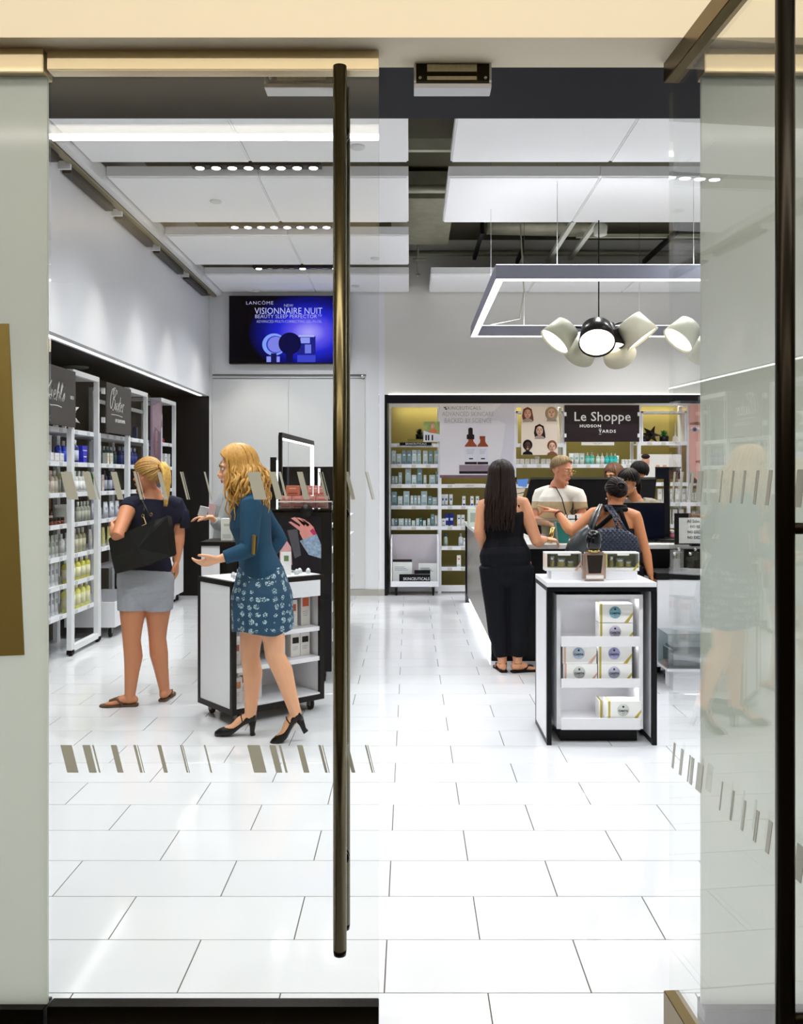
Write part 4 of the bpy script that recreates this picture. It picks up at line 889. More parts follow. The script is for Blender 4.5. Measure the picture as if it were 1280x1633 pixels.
o = tag(MB().box(-.2, .2, -.012, .0, 0, .115).build('brand_board', M_black, None, (t.location.x-.0, 11.575, .165)), 'black brand board leaning on the front of the rear rolling bin', 'sign'); text('SKINCEUTICALS', o, (.02, -.0135, .055), .05, M_letter, sx=.9, spacing=1.05); MB().box(-.005, .2, -.02, -.012, .12, .17).build('printed_dropper', M_black, o)
# ================================================================= sales counter
M_steel = mat('satin_steel_panel', 'a39d94', .32, metal=.75, var=.05, scale=3)
M_ctop = mat('counter_white', 'd6d6d4', .3, var=.02)
t = empty('sales_counter', (2.2, 8.8, 0), 0, 'long sales counter with white top, steel side and black front', 'counter')
cx0, cx1, cy0, cy1 = .66-2.2, 4.2-2.2, 7.15-8.8, 11.0-8.8
MB().box(cx0, cx0+.44, cy0, cy1, .955, .99).build('side_top', M_ctop, t, bevel=.003)
MB().box(cx0+.44, cx1, cy0, cy0+.7, .955, .99).build('front_top', M_ctop, t, bevel=.003)
MB().box(cx0+.04, cx0+.06, cy0+.35, cy1-.06, .10, .955).build('side_panel', M_steel, t)
MB().box(cx0+.02, cx0+.40, cy1-.06, cy1, 0, .955).build('end_panel', M_black, t); MB().box(cx0+.02, cx0+.7, cy0+.3, cy0+.36, 0, .955).build('end_panel', M_black, t)
MB().box(cx0+.06, cx1, cy0+.05, cy0+.07, .06, .955).build('front_panel', M_black, t); MB().box(cx0+.38, cx0+.40, cy0+.7, cy1-.06, 0, .955).build('inner_panel', M_black, t)
MB().box(cx0+.06, cx1, cy0+.64, cy0+.66, 0, .955).build('inner_panel', M_black, t)
MB().box(cx0+.062, cx0+.075, cy0+.4, cy1-.1, .03, .05).build('toe_light', emit_mat('toe_led', 'eef6ff', 22), t)
# black cashier screen behind the cashiers
t = empty('privacy_screen', (1.9, 9.15, 0), 0, 'wide black back counter screen behind the man in the cream shirt', 'counter screen')
pts = [P(845, 764, 9.15), P(1046, 762, 9.15), P(1036, 862, 9.15), P(822, 862, 9.15)]
MB().prism([(p.x-1.9, -.02, p.z) for p in pts], (0, .04, 0)).build('screen_panel', M_black, t, bevel=.003)
MB().box(-.75, .9, -.12, .25, 0, pts[3].z+.02).build('cabinet_body', M_black, t, bevel=.004)
MB().box(pts[0].x-1.9, pts[1].x-1.9, -.03, .03, pts[1].z-.012, pts[1].z+.01).build('top_rail', mat('dark_green_edge', '2c3028', .5), t)
# tilted tester stand with small screen
t = empty('payment_terminal', tuple(P(826, 850, 8.9)), 0, 'tilted white keypad stand with small blue screen, left of the black screen', 'terminal'); 
def tp(px, py): p = P(px, py, 8.9); return p.x-t.location.x, p.z-t.location.z
q = [tp(824, 764), tp(842, 763), tp(839, 776), tp(826, 775)]; MB().prism([(x, -.02, z) for x, z in q], (0, .02, 0)).build('screen', emit_mat('small_screen', '5f86c8', .9), t)
q = [tp(820, 762), tp(824, 760), tp(815, 812), tp(808, 812)]; MB().prism([(x, .0, z) for x, z in q], (0, .05, 0)).build('side_frame', M_black, t)
for k in range(4):
    q = [tp(822-k*3, 779+k*9), tp(838-k*3, 777+k*9), tp(835-k*3, 784+k*9), tp(820-k*3, 787+k*9)]; MB().prism([(x, -.01, z) for x, z in q], (0, .03, 0)).build('keypad', col_mat('c9bfae'), t)
MB().box(-.09, .0, .0, .08, .019, .3).build('post', M_black, t)
# monitors
def monitor(c, w, h, lab, zt, back=True, pole=None):
    t = empty('monitor', c, 0, lab, 'monitor')
    MB().box(-w/2, w/2, -.012, .012, zt-h, zt).build('display', mat('navy_screen', '080c1c', .25, var=.1), t, bevel=.004)
    MB().box(-w/2-.006, w/2+.006, -.018, -.008, zt-.008, zt+.004).build('bezel', M_black, t)
    if back: MB().lathe([(.001, -.03), (.8, -.03), (1, -.012), (.001, -.011)], (0, 0, zt-h*.62), 28, 'y', sx=w*.36, sy=h*.42).build('rear_shell', M_black, t)
    MB().box(-.025 if pole else -.04, .025 if pole else .04, .012, .035, .02, zt-h*.4).build('stand', M_black, t); MB().box(-.12, .12, -.07, .09, 0, .02).build('foot', M_black, t, bevel=.003)
    return t
monitor((P(1021, 0, 7.55).x, 7.55, .99), .40, .30, 'black monitor on the counter seen from behind, right of the pointing woman', 1.52-(802-762)*7.55/FPX-.99)
monitor((P(1048, 0, 8.0).x+.01, 7.72, .99), .21, .10, 'navy screen on a tall black pole, behind the counter', 1.52+(762-745)*7.72/FPX-.99, False, True)
# notice stand
t = empty('notice_stand', (P(1116, 0, 6.95).x, 6.95, .0), 0, 'black framed white notice about final sales, seen through open door', 'sign'); n0, n1 = P(1076, 868, 6.95), P(1156, 818, 6.95); hw = (n1.x-n0.x)/2
MB().box(-hw, hw, 0, .02, n0.z, n1.z).build('frame', M_black, t); pg = MB().box(-hw+.03, hw-.03, -.002, .0, n0.z+.01, n1.z-.035).build('page', col_mat('ecebe6'), t)
for k, s_ in enumerate(('All Sales are Final', 'NO RETURNS', 'NO EXCHANGES', 'NO EXCEPTIONS')): text(s_, pg, (0, -.0035, n1.z-.062-k*.042), .030 if k else .034, M_dl, sx=.85, bold=.0006)
MB().box(-.06, .06, .02, .08, .99, n0.z+.06).build('foot', M_black, t)
# small things on the counter
o = tag(MB().box(-.16, .16, -.12, .12, 0, .006).build('base', M_acryl), 'x', 'y'); bpy.data.objects.remove(o)
def acrylic_box(name, c, w, d, h, lab, cat='display box', th=.005):
    t = empty(name, c, 0, lab, cat); a, b_ = w/2, d/2
    for nm, bb in (('base_panel', (-a, a, -b_, b_, 0, th)), ('front_panel', (-a, a, -b_, -b_+th, th, h)), ('back_panel', (-a, a, b_-th, b_, th, h)), ('side_panel', (-a, -a+th, -b_+th, b_-th, th, h)), ('side_panel', (a-th, a, -b_+th, b_-th, th, h))): MB().box(*bb).build(nm, M_acryl, t)
    MB().box(-a, a, -b_-.002, -b_, h-.01, h).build('top_edge', mat('acryl_edge', '8c8c88', .3), t); return t
acrylic_box('display_case', (P(872, 0, 7.5).x, 7.55, .99), .26, .22, .19, 'clear acrylic case on the counter in front of the man in cream shirt')
tag(MB().tube([(0, 0, 0), (.03, 0, .13)], [.022, .02], 14, cap='flat').build('lipstick_tube', mat('gold_metal', 'cdb06a', .2, metal=1), None, (P(876, 0, 7.3).x, 7.3, .992), (0, 0, 0)), 'gold tube leaning on counter beside the teal bag', 'tube')
tb = empty('shopping_bag', (P(896, 0, 7.36).x, 7.36, .992), 0, 'small teal open bag on the counter under the pointing hand', 'bag')
MB().prism([(-.045, -.05, 0), (.045, -.05, 0), (.055, -.05, .15), (-.062, -.05, .17)], (0, .1, 0)).build('bag_body', mat('teal_cloth', '1c6a64', .6, var=.1), tb); MB().bar((-.045, -.052, .0), (-.062, -.052, .17), .01, .01).build('edge_strip', mat('acryl_edge'), tb)
tag(MB().lathe([(.04, 0), (.045, .05), (.04, .055)], n=14).build('candy_dish', col_mat('8b6a9a'), None, (P(861, 0, 7.45).x, 7.42, .992+.006)), 'small purple dish inside the acrylic counter case', 'dish')
bx_ = empty('card_reader', (P(757, 0, 9.8).x, 9.9, .99), 0, 'pale green box with dark side at the far left end of counter', 'box')
MB().box(-.07, .1, -.1, .1, 0, .2).build('casing', col_mat('c6cfc2'), bx_, bevel=.004); MB().box(.1, .13, -.12, .1, 0, .15).build('side_plate', M_black, bx_); MB().box(-.05, .06, -.104, -.1, .05, .15).build('label_panel', col_mat('8f9a90'), bx_)
for i, (px, c) in enumerate(((1062, 'a0405a'), (1068, 'b85068'))): product('jar', .06, .08, c, 'd8c8c8', c, (P(px, 0, 7.8).x, 7.78, .991), 0, ['small red jar beside black monitor pole, left one', 'small red jar beside black monitor pole, right one'][i], 'jar')
tag(MB().tube([(-.2, 0, .004), (-.05, .06, .004), (.1, .03, .004), (.3, .08, .004)], [.005]*4, 8).build('cable', M_black, None, (P(1055, 0, 7.3).x, 7.3, .992)), 'black cable lying on counter top right of pointing woman', 'cable')
tag(MB().box(-.15, .15, -.1, .1, 0, .02).build('keyboard', M_black, None, (P(1062, 0, 7.35).x+.1, 7.45, .992), bevel=.003), 'flat black keyboard on the counter under the monitors', 'keyboard')
# ================================================================= white cart right, behind the open door
M_pew = mat('grey_plastic', '7c8084', .4, var=.08)
t = empty('tester_cart', (2.49, 6.70, 0), 0, 'white tester cart on casters with black top edge, behind the open door', 'cart')
MB().box(-.64, .64, -.0, .38, .11, .76).build('body', M_wlam, t, bevel=.002); MB().box(-.645, .645, -.005, .385, .76, .81).build('black_edge', M_black, t)
for sx in (-.55, .55):
    for y in (.06, .32): caster(t, sx, y, .049)
for i, px in enumerate((1075, 1086, 1100, 1112)):
    o = empty('perfume_tester', (P(px, 0, 6.85).x, 6.85+(.06 if i % 2 else 0), .81), 0, ['clear square tester bottle at left end of the white tester cart', 'second clear tester bottle on the white tester cart', 'third clear tester bottle on the white tester cart', 'fourth tester bottle on white tester cart, by the frosted panel'][i], 'bottle')
    MB().box(-.03, .03, -.02, .02, 0, .11+.03*(i % 2)).build('flask', M_acryl, o, bevel=.004); MB().box(-.018, .018, -.012, .012, .02, .08).build('label_panel', M_black, o); MB().lathe([(.012, 0), (.014, .02), (.01, .035)], (0, 0, .11+.03*(i % 2)), 12).build('cap', M_chrome, o)
o = acrylic_box('storage_bin', (P(1112, 0, 6.5).x, 6.52, .0), .5, .26, .25, 'clear storage bin with grey cloth standing in front of the white tester cart', 'bin', .008)
o.location.z = .16
MB().box(-.22, .22, -.11, .11, .01, .15).build('folded_cloth', M_pew, o, bevel=.02); MB().box(-.25, .25, -.13, .17, -.018, -.001).build('tray', M_wlam, o); MB().box(-.2, .2, -.1, .1, -.16, -.018).build('plinth', M_wlam, o)
# ================================================================= foreground display stand (right)
XS, YS = 1.093, 5.10
t = empty('display_stand', (XS, YS, 0), 0, 'white display stand with black edges stocked with gift boxes, nearest the camera', 'display stand')
hw = .312
MB().box(-hw, hw, 0, .47, .90, .926).build('top_panel', M_wlam, t, bevel=.001); MB().box(-hw, hw, 0, .47, .875, .90).build('top_edge_band', M_black, t)
for s in (-1, 1):
    o = MB().box(s*hw-(.0 if s < 0 else .022), s*hw+(.022 if s < 0 else 0), .028, .442, .03, .875).build('side_panel', M_wlam, t)
    MB().box(s*hw-.001*(s < 0)-(.026 if s > 0 else 0), s*hw+.001*(s > 0)+(.026 if s < 0 else 0), 0, .028, 0, .875).box(s*hw-(.026 if s > 0 else .001), s*hw+(.026 if s < 0 else .001), .442, .47, 0, .875).box(s*hw-(.0235 if s > 0 else .001), s*hw+(.0235 if s < 0 else .001), .028, .442, 0, .03).build('edge_band', M_black, o)
MB().box(-hw+.03, hw-.03, .44, .46, .03, .875).build('back_panel', mat('shaded_inner', '8d8f94', .5), t)  # grey colour stands in for the shade inside the white shell
bs = MB().box(-.222, .222, .09, .40, 0, .078).build('plinth', M_black, t)
tw = .248
tower = MB().box(-tw, tw, .40, .42, .078, .85).build('tower_back', M_wlam, t)
for s in (-1, 1): MB().box(s*tw-(.022 if s > 0 else 0), s*tw+(.022 if s < 0 else 0), .055, .40, .078, .85).build('tower_side', M_wlam, t)
MB().box(-tw+.022, tw-.022, .055, .40, .826, .85).build('tower_top', M_wlam, t); MB().box(-tw+.04, tw-.04, .10, .115, .821, .826).build('shelf_light', emit_mat('shelf_led', 'ffffff', 22), t)
for z0, z1, led in ((.556, .614, 1), (.321, .372, 1), (.08, .145, 0)):
    sh = MB().box(-tw+.022, tw-.022, .04, .40, z0, z0+.018).build('shelf', M_wlam, t)
    MB().box(-tw+.022, tw-.022, .03, .04, z0, z1).build('shelf_lip', M_wlam, sh)
    if led: MB().box(-tw+.04, tw-.04, .10, .115, z0-.005, z0).build('shelf_light', emit_mat('shelf_led', 'ffffff', 22), sh)
def gift_box(loc, cc, rib, lab, rz=0):
    t = empty('gift_box', loc, rz, lab, 'gift box', 'white gift boxes on the display stand'); w, d, h = .195, .11, .108
    MB().box(-w/2, w/2, 0, d, 0, h).build('carton', col_mat('f8f8f6', .4), t, bevel=.001)
    Rm = mat('ribbon_'+rib, rib, .35, metal=.3)
    MB().box(-w/2+.006, -w/2+.018, -.0008, d, .0005, h+.0008).build('ribbon_band', Rm, t)
    MB().prism([(w*.24, -.0006, .001), (w*.36, -.0006, .001), (w/2, -.0006, h*.42), (w/2, -.0006, h*.56)], (0, .0006, 0)).build('ribbon_corner', Rm, t)
    MB().lathe([(.001, 0), (.034, 0), (.034, .001), (.001, .001)], (0, 0, 0), 32, 'y').build('round_label', mat('label_'+cc, cc, .5), t, (-.006, -.0012, h*.55))
    lx = text('CARITA', t, (-.006, -.003, h*.49), .0165, mat('ink_navy', '262a3c', .5), sx=.95, bold=.0005); MB().box(-.012, .0, -.003, -.0018, h*.37, h*.38).build('printed_line', mat('ink_navy'), t)
    MB().lathe([(.004, 0), (.006, 0), (.006, .001), (.004, .001)], (0, 0, 0), 16, 'y').build('printed_emblem', mat('ink_navy'), t, (-.006, -.003, h*.72))
    return t
YG = YS+.075
for px, z, c, rb, lab in ((982, .686, '7fb4c6', 'c4b04e', 'white gift box with sky blue label, topmost on the upper shelf'), (982, .575, 'b9b2c6', 'c4b04e', 'white gift box with lilac label, beneath the sky blue one'),
                          (924, .449, 'b4c6d8', 'e0b8a8', 'white gift box with pink ribbon and pale blue label, upper left of middle shelf'), (925, .340, 'c8ccc8', 'e0b8a8', 'white gift box with pink ribbon and grey label, lower left of middle shelf'),
                          (980.5, .449, 'a8a6d4', 'c4b04e', 'white gift box with violet label, upper right of middle shelf'), (980.5, .340, 'b6b8cc', 'c4b04e', 'white gift box with gold ribbon, lower right of middle shelf'),
                          (995, .13, 'd6dcd4', 'c4b04e', 'white gift box with pale green label on the lowest shelf')):
    y = YG if z > .2 else YG-.025
    gift_box(((px-653)*y/FPX, y, z-(.0 if z > .2 else .0)), c, rb, lab)
gb = gift_box(((1003-653)*5.3/FPX-.03, YG+.105, .1), 'd6dcd4', 'c4b04e', 'white gift box partly hidden at the back of the lowest shelf'); gb.location.x -= .055
for i in range(1): pass
# a thin riser carries the box on the lowest shelf
# things on top of the stand
for i, (p0, p1) in enumerate(((879, 934), (960, 1016))):
    a, b_ = ((p-653)*5.24/FPX for p in (p0, p1))
    tag(MB().box(a, b_, 5.24, 5.42, .926, .975).build('riser_block', M_wlam, bevel=.001), ['white riser block under the left windowed gift set', 'white riser block under the right windowed gift set'][i], 'riser')
def window_set(p0, p1, rib, lab):
    a, b_ = ((p-653)*5.26/FPX for p in (p0, p1)); w = (b_-a)/2; t = empty('gift_set', ((a+b_)/2, 5.26, .976), 0, lab, 'gift set')
    MB().box(-w, w, 0, .09, 0, .018).build('box_base', col_mat('e9e7e2'), t); MB().box(-w, w, 0, .09, .100, .108).build('box_top', col_mat('e9e7e2'), t)
    MB().box(-w, w, .085, .09, .018, .1).build('box_back', mat('gold_inner', '8a7c54', .4, metal=.3), t); MB().box(-w, -w+.012, 0, .085, .018, .1).build('box_side', col_mat('e9d6c8' if rib != 'c4b04e' else 'c8c070'), t); MB().box(w-.004, w, 0, .085, .018, .1).build('box_side', col_mat('e9e7e2'), t)
    MB().box(-w+.012, w-.004, .001, .002, .018, .1).build('window', M_acryl, t)
    MB().box(-w*.3, w*.4, -.001, .001, .09, .104).build('printed_band', col_mat('f2f0ea'), t); MB().prism([(w*.6, -.0015, .002), (w*.75, -.0015, .002), (w, -.0015, .045), (w, -.0015, .06)], (0, .001, 0)).build('ribbon_corner', mat('ribbon_'+rib, rib, .35, metal=.3), t)
    for k, (x, r, h) in enumerate(((-w*.55, .014, .06), (-w*.05, .026, .05), (w*.45, .02, .034))):
        j = MB().lathe([(r*.9, 0), (r, .004), (r, h*.65), (r*.95, h*.68)], (x, .045, .019), 16).build('jar', mat('gold_glass', 'b9a45c', .2, metal=.5), t); MB().lathe([(r*1.02, h*.68), (r*1.02, h), (r*.9, h+.003)], (x, .045, .019), 16).build('lid', M_chrome, j)
window_set(869, 927, 'e0b8a8', 'windowed gift set of golden jars with pink ribbon, left of large perfume'); window_set(965, 1019, 'c4b04e', 'windowed gift set of golden jars with gold ribbon, right of large perfume')
t = empty('perfume_bottle', ((946.5-653)*5.19/FPX, 5.19, .927), 0, 'large display perfume bottle with rose glass edge and round black cap', 'perfume bottle')
M_rose = mat('rose_glass', 'd9b8a4', .08, var=.05, trans=.6, coat=.5)
MB().box(-.066, .066, -.03, .03, 0, .165).build('glass_body', M_rose, t, bevel=.012)
MB().prism([(-.036, -.0315, .045), (.036, -.0315, .045), (.046, -.0315, .15), (-.046, -.0315, .15)], (0, .004, 0)).build('dark_juice', mat('dark_juice', '1b0f0a', .12, coat=.6), t); MB().box(-.05, .05, -.032, -.030, .014, .034).build('label_band', col_mat('e8e4e2'), t)
MB().lathe([(.034, .165), (.036, .172), (.03, .178)], n=24).build('collar', mat('gold_metal'), t); MB().lathe([(.028, .178), (.040, .195), (.046, .235), (.040, .272), (.018, .29), (.001, .292)], n=28).build('cap', mat('glossy_black', '0a0b10', .12, coat=.5), t)
# ================================================================= rolling cart at left, corner towards the camera
t = empty('display_cart', (-1.08, 5.46, 0), math.atan2(.647, .763), 'white and black rolling display cart beside the woman in teal cardigan', 'display cart')
LA, LB, Z0, Z1 = .68, .45, .07, .885
MB().box(0, LA, 0, LB, Z1-.03, Z1).build('top_panel', M_black, t, bevel=.001); MB().box(.02, LA-.02, .02, LB-.02, Z1, Z1+.004).build('top_inlay', M_wlam, t)
MB().box(0, LA, 0, LB, Z0, Z0+.035).build('base_panel', M_black, t); MB().box(.03, LA-.03, .005, LB-.03, Z0+.035, Z0+.045).build('base_inlay', M_wlam, t)
sp = MB().box(.004, .022, .03, LB-.03, Z0+.035, Z1-.03).build('side_panel', M_wlam, t); MB().box(0, .03, 0, .03, Z0+.035, Z1-.03).box(0, .03, LB-.03, LB, Z0+.035, Z1-.03).build('edge_band', M_black, sp)
sp = MB().box(LA-.022, LA-.004, .03, LB-.03, Z0+.035, Z1-.03).build('side_panel', M_wlam, t); MB().box(LA-.03, LA, 0, .03, Z0+.035, Z1-.03).box(LA-.03, LA, LB-.03, LB, Z0+.035, Z1-.03).build('edge_band', M_black, sp)
MB().box(.03, LA-.03, LB-.03, LB-.012, Z0+.045, Z1-.03).build('back_panel', M_wlam, t)
dr = MB().box(.031, LA-.031, .0, .02, Z1-.135, Z1-.031).build('drawer_front', M_wlam, t, bevel=.001)
for z in (.548, .352): MB().box(.0305, LA-.0305, .01, LB-.03, z-.028, z).build('shelf', M_wlam, t, bevel=.001)
for x, y in ((.07, .06), (LA-.07, .06), (.07, LB-.06), (LA-.07, LB-.06)): caster(t, x, y, .031)
# boxes in the cart
ci, si_ = math.cos(t.rotation_euler[2]), math.sin(t.rotation_euler[2])
def cart_box(x, y, z, h, pic, lab):
    o = empty('hair_color_box', (-1.08+x*ci-y*si_, 5.46+x*si_+y*ci, z), t.rotation_euler[2], lab, 'box', 'white cartons in the rolling cart')
    MB().box(-.036, .036, 0, .09, 0, h).build('carton', col_mat('e3ded9', .5), o, bevel=.001); MB().box(-.024, .024, -.0012, 0, h*.58, h*.84).build('printed_photo', mat('photo_'+pic, pic, .5, var=.35, scale=70), o)
    for q in range(3): MB().box(-.022, .012+.004*q, -.0012, 0, h*(.30+.06*q), h*(.315+.06*q)).build('printed_line', mat('print_grey'), o)
CB = [(.50, .10, .549, .175, 'c8542e', 'upper shelf, left of the pair'), (.60, .10, .549, .215, 'd2603a', 'upper shelf, right of the pair'), (.40, .12, .549, .16, 'b86a4a', 'upper shelf behind the skirt'),
      (.40, .09, .353, .155, 'b08060', 'middle shelf beside the bare knee'), (.515, .09, .353, .15, '1d1a18', 'middle shelf with dark photo, second from right'), (.59, .09, .353, .15, '1a1614', 'middle shelf with dark photo, rightmost'), (.08, .10, .353, .15, 'a85a40', 'middle shelf next to the black front corner'),
      (.085, .09, .115, .16, 'c88a5a', 'bottom of the cart next to front corner'), (.25, .13, .115, .17, '6a4030', 'bottom of the cart between the two legs'), (.16, .15, .115, .19, '8a5a44', 'bottom of cart behind the corner box')]
for x, y, z, h, pic, lab in CB: cart_box(x, y, z, h, pic, 'white carton on '+lab if 'shelf' in lab else 'white carton at '+lab)
# on the cart top
def on_cart(o, x, y): o.location = (-1.08+x*ci-y*si_, 5.46+x*si_+y*ci, Z1+.0045); o.rotation_euler = (0, 0, t.rotation_euler[2]); return o
o = on_cart(MB().box(-.034, .034, -.004, .004, 0, .15).build('price_card', col_mat('eeeeec')), .46, .12); o.rotation_euler[2] = 0; tag(o, 'white standing card with green picture on the cart top', 'card'); MB().box(-.012, .018, -.0055, -.004, .09, .125).build('printed_photo', mat('photo_green', '6f8458', .5, var=.4, scale=90), o)
for i, (x, y) in enumerate(((.53, .10), (.58, .14), (.62, .10), (.09, .12), (.12, .2))):
    o = on_cart(MB().lathe([(.014, 0), (.016, .004), (.016, .022), (.012, .026), (.01, .026), (.009, .034), (.001, .036)], n=14).build('sample_jar', mat('clear_cap', 'c9ced0', .15, metal=.3)), x, y); tag(o, ['small clear sample jar right of the white card, first', 'small clear sample jar right of the white card, second', 'small clear sample jar at the right corner of the cart', 'small clear sample jar by the front corner of the cart', 'small clear sample jar behind the front corner jar'][i], 'jar')
o = on_cart(MB().box(-.11, .11, -.06, .06, 0, .008).build('sample_tray', M_acryl), .55, .22); tag(o, 'clear acrylic tray on the rolling cart top', 'tray')
# ================================================================= makeup gondola behind the cart
t = empty('makeup_unit', (-.92, 6.62, 0), 0, 'tall black makeup unit with a hand poster, behind the rolling cart', 'display unit')
MB().box(-.34, .343, 0, .05, .09, 1.285).build('end_panel', M_black, t, bevel=.003); MB().box(-.33, .30, .05, 2.7, .09, .98).build('cabinet', M_black, t); MB().box(-.34, .343, .0, .35, 1.262, 1.29).build('top_panel', mat('glossy_black'), t, bevel=.003)
MB().box(-.03, .0, .05, 2.7, .98, 1.262).build('spine_panel', M_black, t)
for x in (-.28, .28):
    for y in (.1, 2.6): caster(t, x, y, .04)
for z in (.3, .52, .74, .96, 1.15):
    sh = MB().box(.30, .345, .06, 2.6, z, z+.012).build('side_shelf', M_wlam, t)
def mt(px, py): p = P(px, py, 6.62); return p.x+.92, p.z
ps = MB().box(mt(446, 0)[0], mt(512, 0)[0], -.004, 0, mt(0, 909)[1], mt(0, 824)[1]).build('poster', mat('poster_night', '17151f', .35, var=.5, scale=14), t)
def mp(pts, m, name, dy): q = [mt(*p) for p in pts]; return MB().prism([(x, dy, z) for x, z in q], (0, .001, 0)).build(name, m, ps)
msk = mat('poster_hand_skin', 'd98f88', .45, var=.15, scale=10); mp([(484, 862), (504, 851), (500, 840), (492, 832), (486, 830), (478, 838), (478, 850)], msk, 'printed_palm', -.006)
for f in ([(464, 826), (470, 824), (488, 834), (484, 840)], [(472, 825), (478, 825), (494, 836), (488, 842)], [(460, 832), (464, 831), (484, 843), (482, 849)], [(480, 826), (486, 828), (498, 838), (492, 842)]): mp(f, msk, 'printed_finger', -.0065)
mp([(446, 845), (455, 858), (464, 872), (466, 900), (446, 909)], mat('poster_pink', 'd8a0a0', .5, var=.2), 'printed_shoulder', -.005); mp([(478, 862), (505, 851), (512, 868), (512, 890), (492, 884)], mat('poster_jewels', '8ba0b8', .3, var=.9, scale=60), 'printed_bracelet', -.0065); mp([(499, 842), (505, 850), (500, 853), (494, 846)], mat('poster_magenta', 'b8285c', .4), 'printed_cuff', -.007)
mp([(458, 845), (474, 843), (480, 885), (470, 890)], mat('poster_slate', '4a4a52', .5, var=.3), 'printed_strap', -.0055)
o = tag(MB().lathe([(.001, 0), (.044, 0), (.046, .008), (.001, .01)], (0, 0, 0), 30, 'y').build('round_badge', M_black, None, (P(489, 814, 6.6).x, 6.6, P(489, 814, 6.6).z)), 'round black badge on the upper edge of makeup unit', 'badge')
# tray of pink boxes
ty = 6.76; a, b_ = P(447, 0, ty).x, P(530, 0, ty).x; tr = empty('acrylic_tray', ((a+b_)/2, ty, 1.291), 0, 'clear tray carrying stacked pink boxes on top of makeup unit', 'tray'); w_ = (b_-a)/2
MB().box(-w_, w_, -.1, .16, 0, .005).build('base_panel', M_acryl, tr)
for bb in ((-w_, w_, -.104, -.1, 0, .055), (-w_, w_, .16, .164, 0, .055), (-w_-.004, -w_, -.1, .16, 0, .055), (w_, w_+.004, -.1, .16, 0, .055)): MB().box(*bb).build('wall_panel', M_acryl, tr)
MB().box(-w_-.005, w_+.005, -.108, -.1, .05, .06).build('rim', mat('rim_clear', 'd8d0cc', .2), tr)
nb = 0
for row, (z, h, n, wd, x0, y0) in enumerate(((1.297, .055, 4, .085, a+.01, ty-.09), (1.353, .035, 4, .085, a+.01, ty-.085), (1.39, .075, 4, .038, a+.17, ty-.07))):
    for k in range(n):
        x = x0+(k+.5)*wd+k*.004; h_ = h
        product('carton', wd, h_, 'c9857c', 'a8584e', 'e8c0b4', (x, y0+wd*.4, z), 0, f"pink patterned box, {ORD[k]} from left in the {['bottom', 'middle', 'top'][row]} row on makeup unit", 'box', 'pink boxes on the makeup unit')
product('carton', .10, .075, 'b8674e', '8a4030', 'dca890', (a+.1, ty-.02, 1.39), 0, 'wide copper box left of the upright pink boxes', 'box')
# big illuminated mirror frame
t = empty('mirror_frame', (-1.08, 7.5, .98), 0, 'black open frame with glowing inner edge standing on the makeup unit', 'mirror frame')
def frame3(t, p, q, zt, wd=.045, ledm=emit_mat('mirror_led', 'ffffff', 6)):
    p, q = Vector(p), Vector(q); L = p.location if False else None
    d = (q-p); MB().bar(p, p+Vector((0, 0, zt)), wd, .03, (1, 0, 0)).build('post', M_black, t); MB().bar(q, q+Vector((0, 0, zt)), wd, .03, (1, 0, 0)).build('post', M_black, t)
    MB().bar(p+Vector((0, 0, zt)), q+Vector((0, 0, zt)), .03, wd).build('top_bar', M_black, t)
    dn = d.normalized()*.03; MB().bar(p+dn+Vector((.005, 0, zt-.03)), q-dn+Vector((.005, 0, zt-.03)), .02, .012).build('led_strip', ledm, t); MB().bar(q-dn*1.2+Vector((0, 0, 0)), q-dn*1.2+Vector((0, 0, zt-.03)), .03, .03).build('led_strip', ledm, t)
frame3(t, (0, 0, .0), (.08, 1.75, 0), .90)
t = empty('low_mirror', (-1.25, 9.42, 0), 0, 'black board with a painted lamp reflection behind the makeup unit', 'mirror')
MB().box(-.12, .48, 0, .04, .0, EYE+.12).build('board', mat('glossy_black'), t); MB().box(.29, .31, -.006, 0, 1.36, 1.62).build('lamp_reflection', emit_mat('mirror_led', 'ffffff', 6), t)  # glowing strip painted on the board as a lamp's reflection
t = empty('narrow_mirror', (P(437, 0, 9.0).x, 9.0, 0), 0, 'narrow dark framed mirror left of the glowing frame', 'mirror'); MB().box(-.04, .02, 0, .03, 0, EYE+.21).build('post', M_black, t); MB().box(.022, .035, -.0, .03, 1.2, EYE+.18).build('light_strip', emit_mat('soft_strip', 'e8eeff', 2.0), t)
for i, (px, c, h) in enumerate(((478, '1f9a6c', .12), (468, '9ad0e8', .13), (458, '2a5a9a', .12))): product('bottle', .045, h, c, 'd8e4e8', c, (P(px, 0, 7.3).x, 7.35, .981), 0, ['green glass bottle behind the pink boxes', 'pale blue bottle behind the pink boxes', 'dark blue bottle behind the pink boxes'][i], 'bottle')
for i, (y, z, c) in enumerate([(8.0, .972, 'd6dce8'), (8.4, .752, 'c8d4e4'), (8.8, .532, 'e4e6ea'), (7.6, .752, 'b4603c'), (9.1, .312, '2a2a2c')]):
    pass
# second low stand behind
t = empty('display_table', (-1.42, 6.95, 0), 0, 'black edged white stand behind the rolling cart carrying a white box', 'display stand')
MB().box(-.16, .12, -.2, .2, 1.01, 1.04).build('top_panel', M_black, t); MB().box(-.15, -.01, -.19, .19, 0, 1.01).build('body', M_wlam, t); MB().box(.06, .11, -.19, -.14, 0, 1.01).build('leg', M_black, t); MB().box(.06, .11, .14, .19, 0, 1.01).build('leg', M_black, t); MB().box(-.01, .0, -.195, .195, 0, 1.01).build('edge_band', M_black, t)
product('carton', .09, .17, 'ecebe6', 'd0d4cc', 'b8c8a8', (P(363, 0, 6.9).x, 6.9, 1.041), 0, 'white upright box on the stand just behind the teal cardigan', 'box')
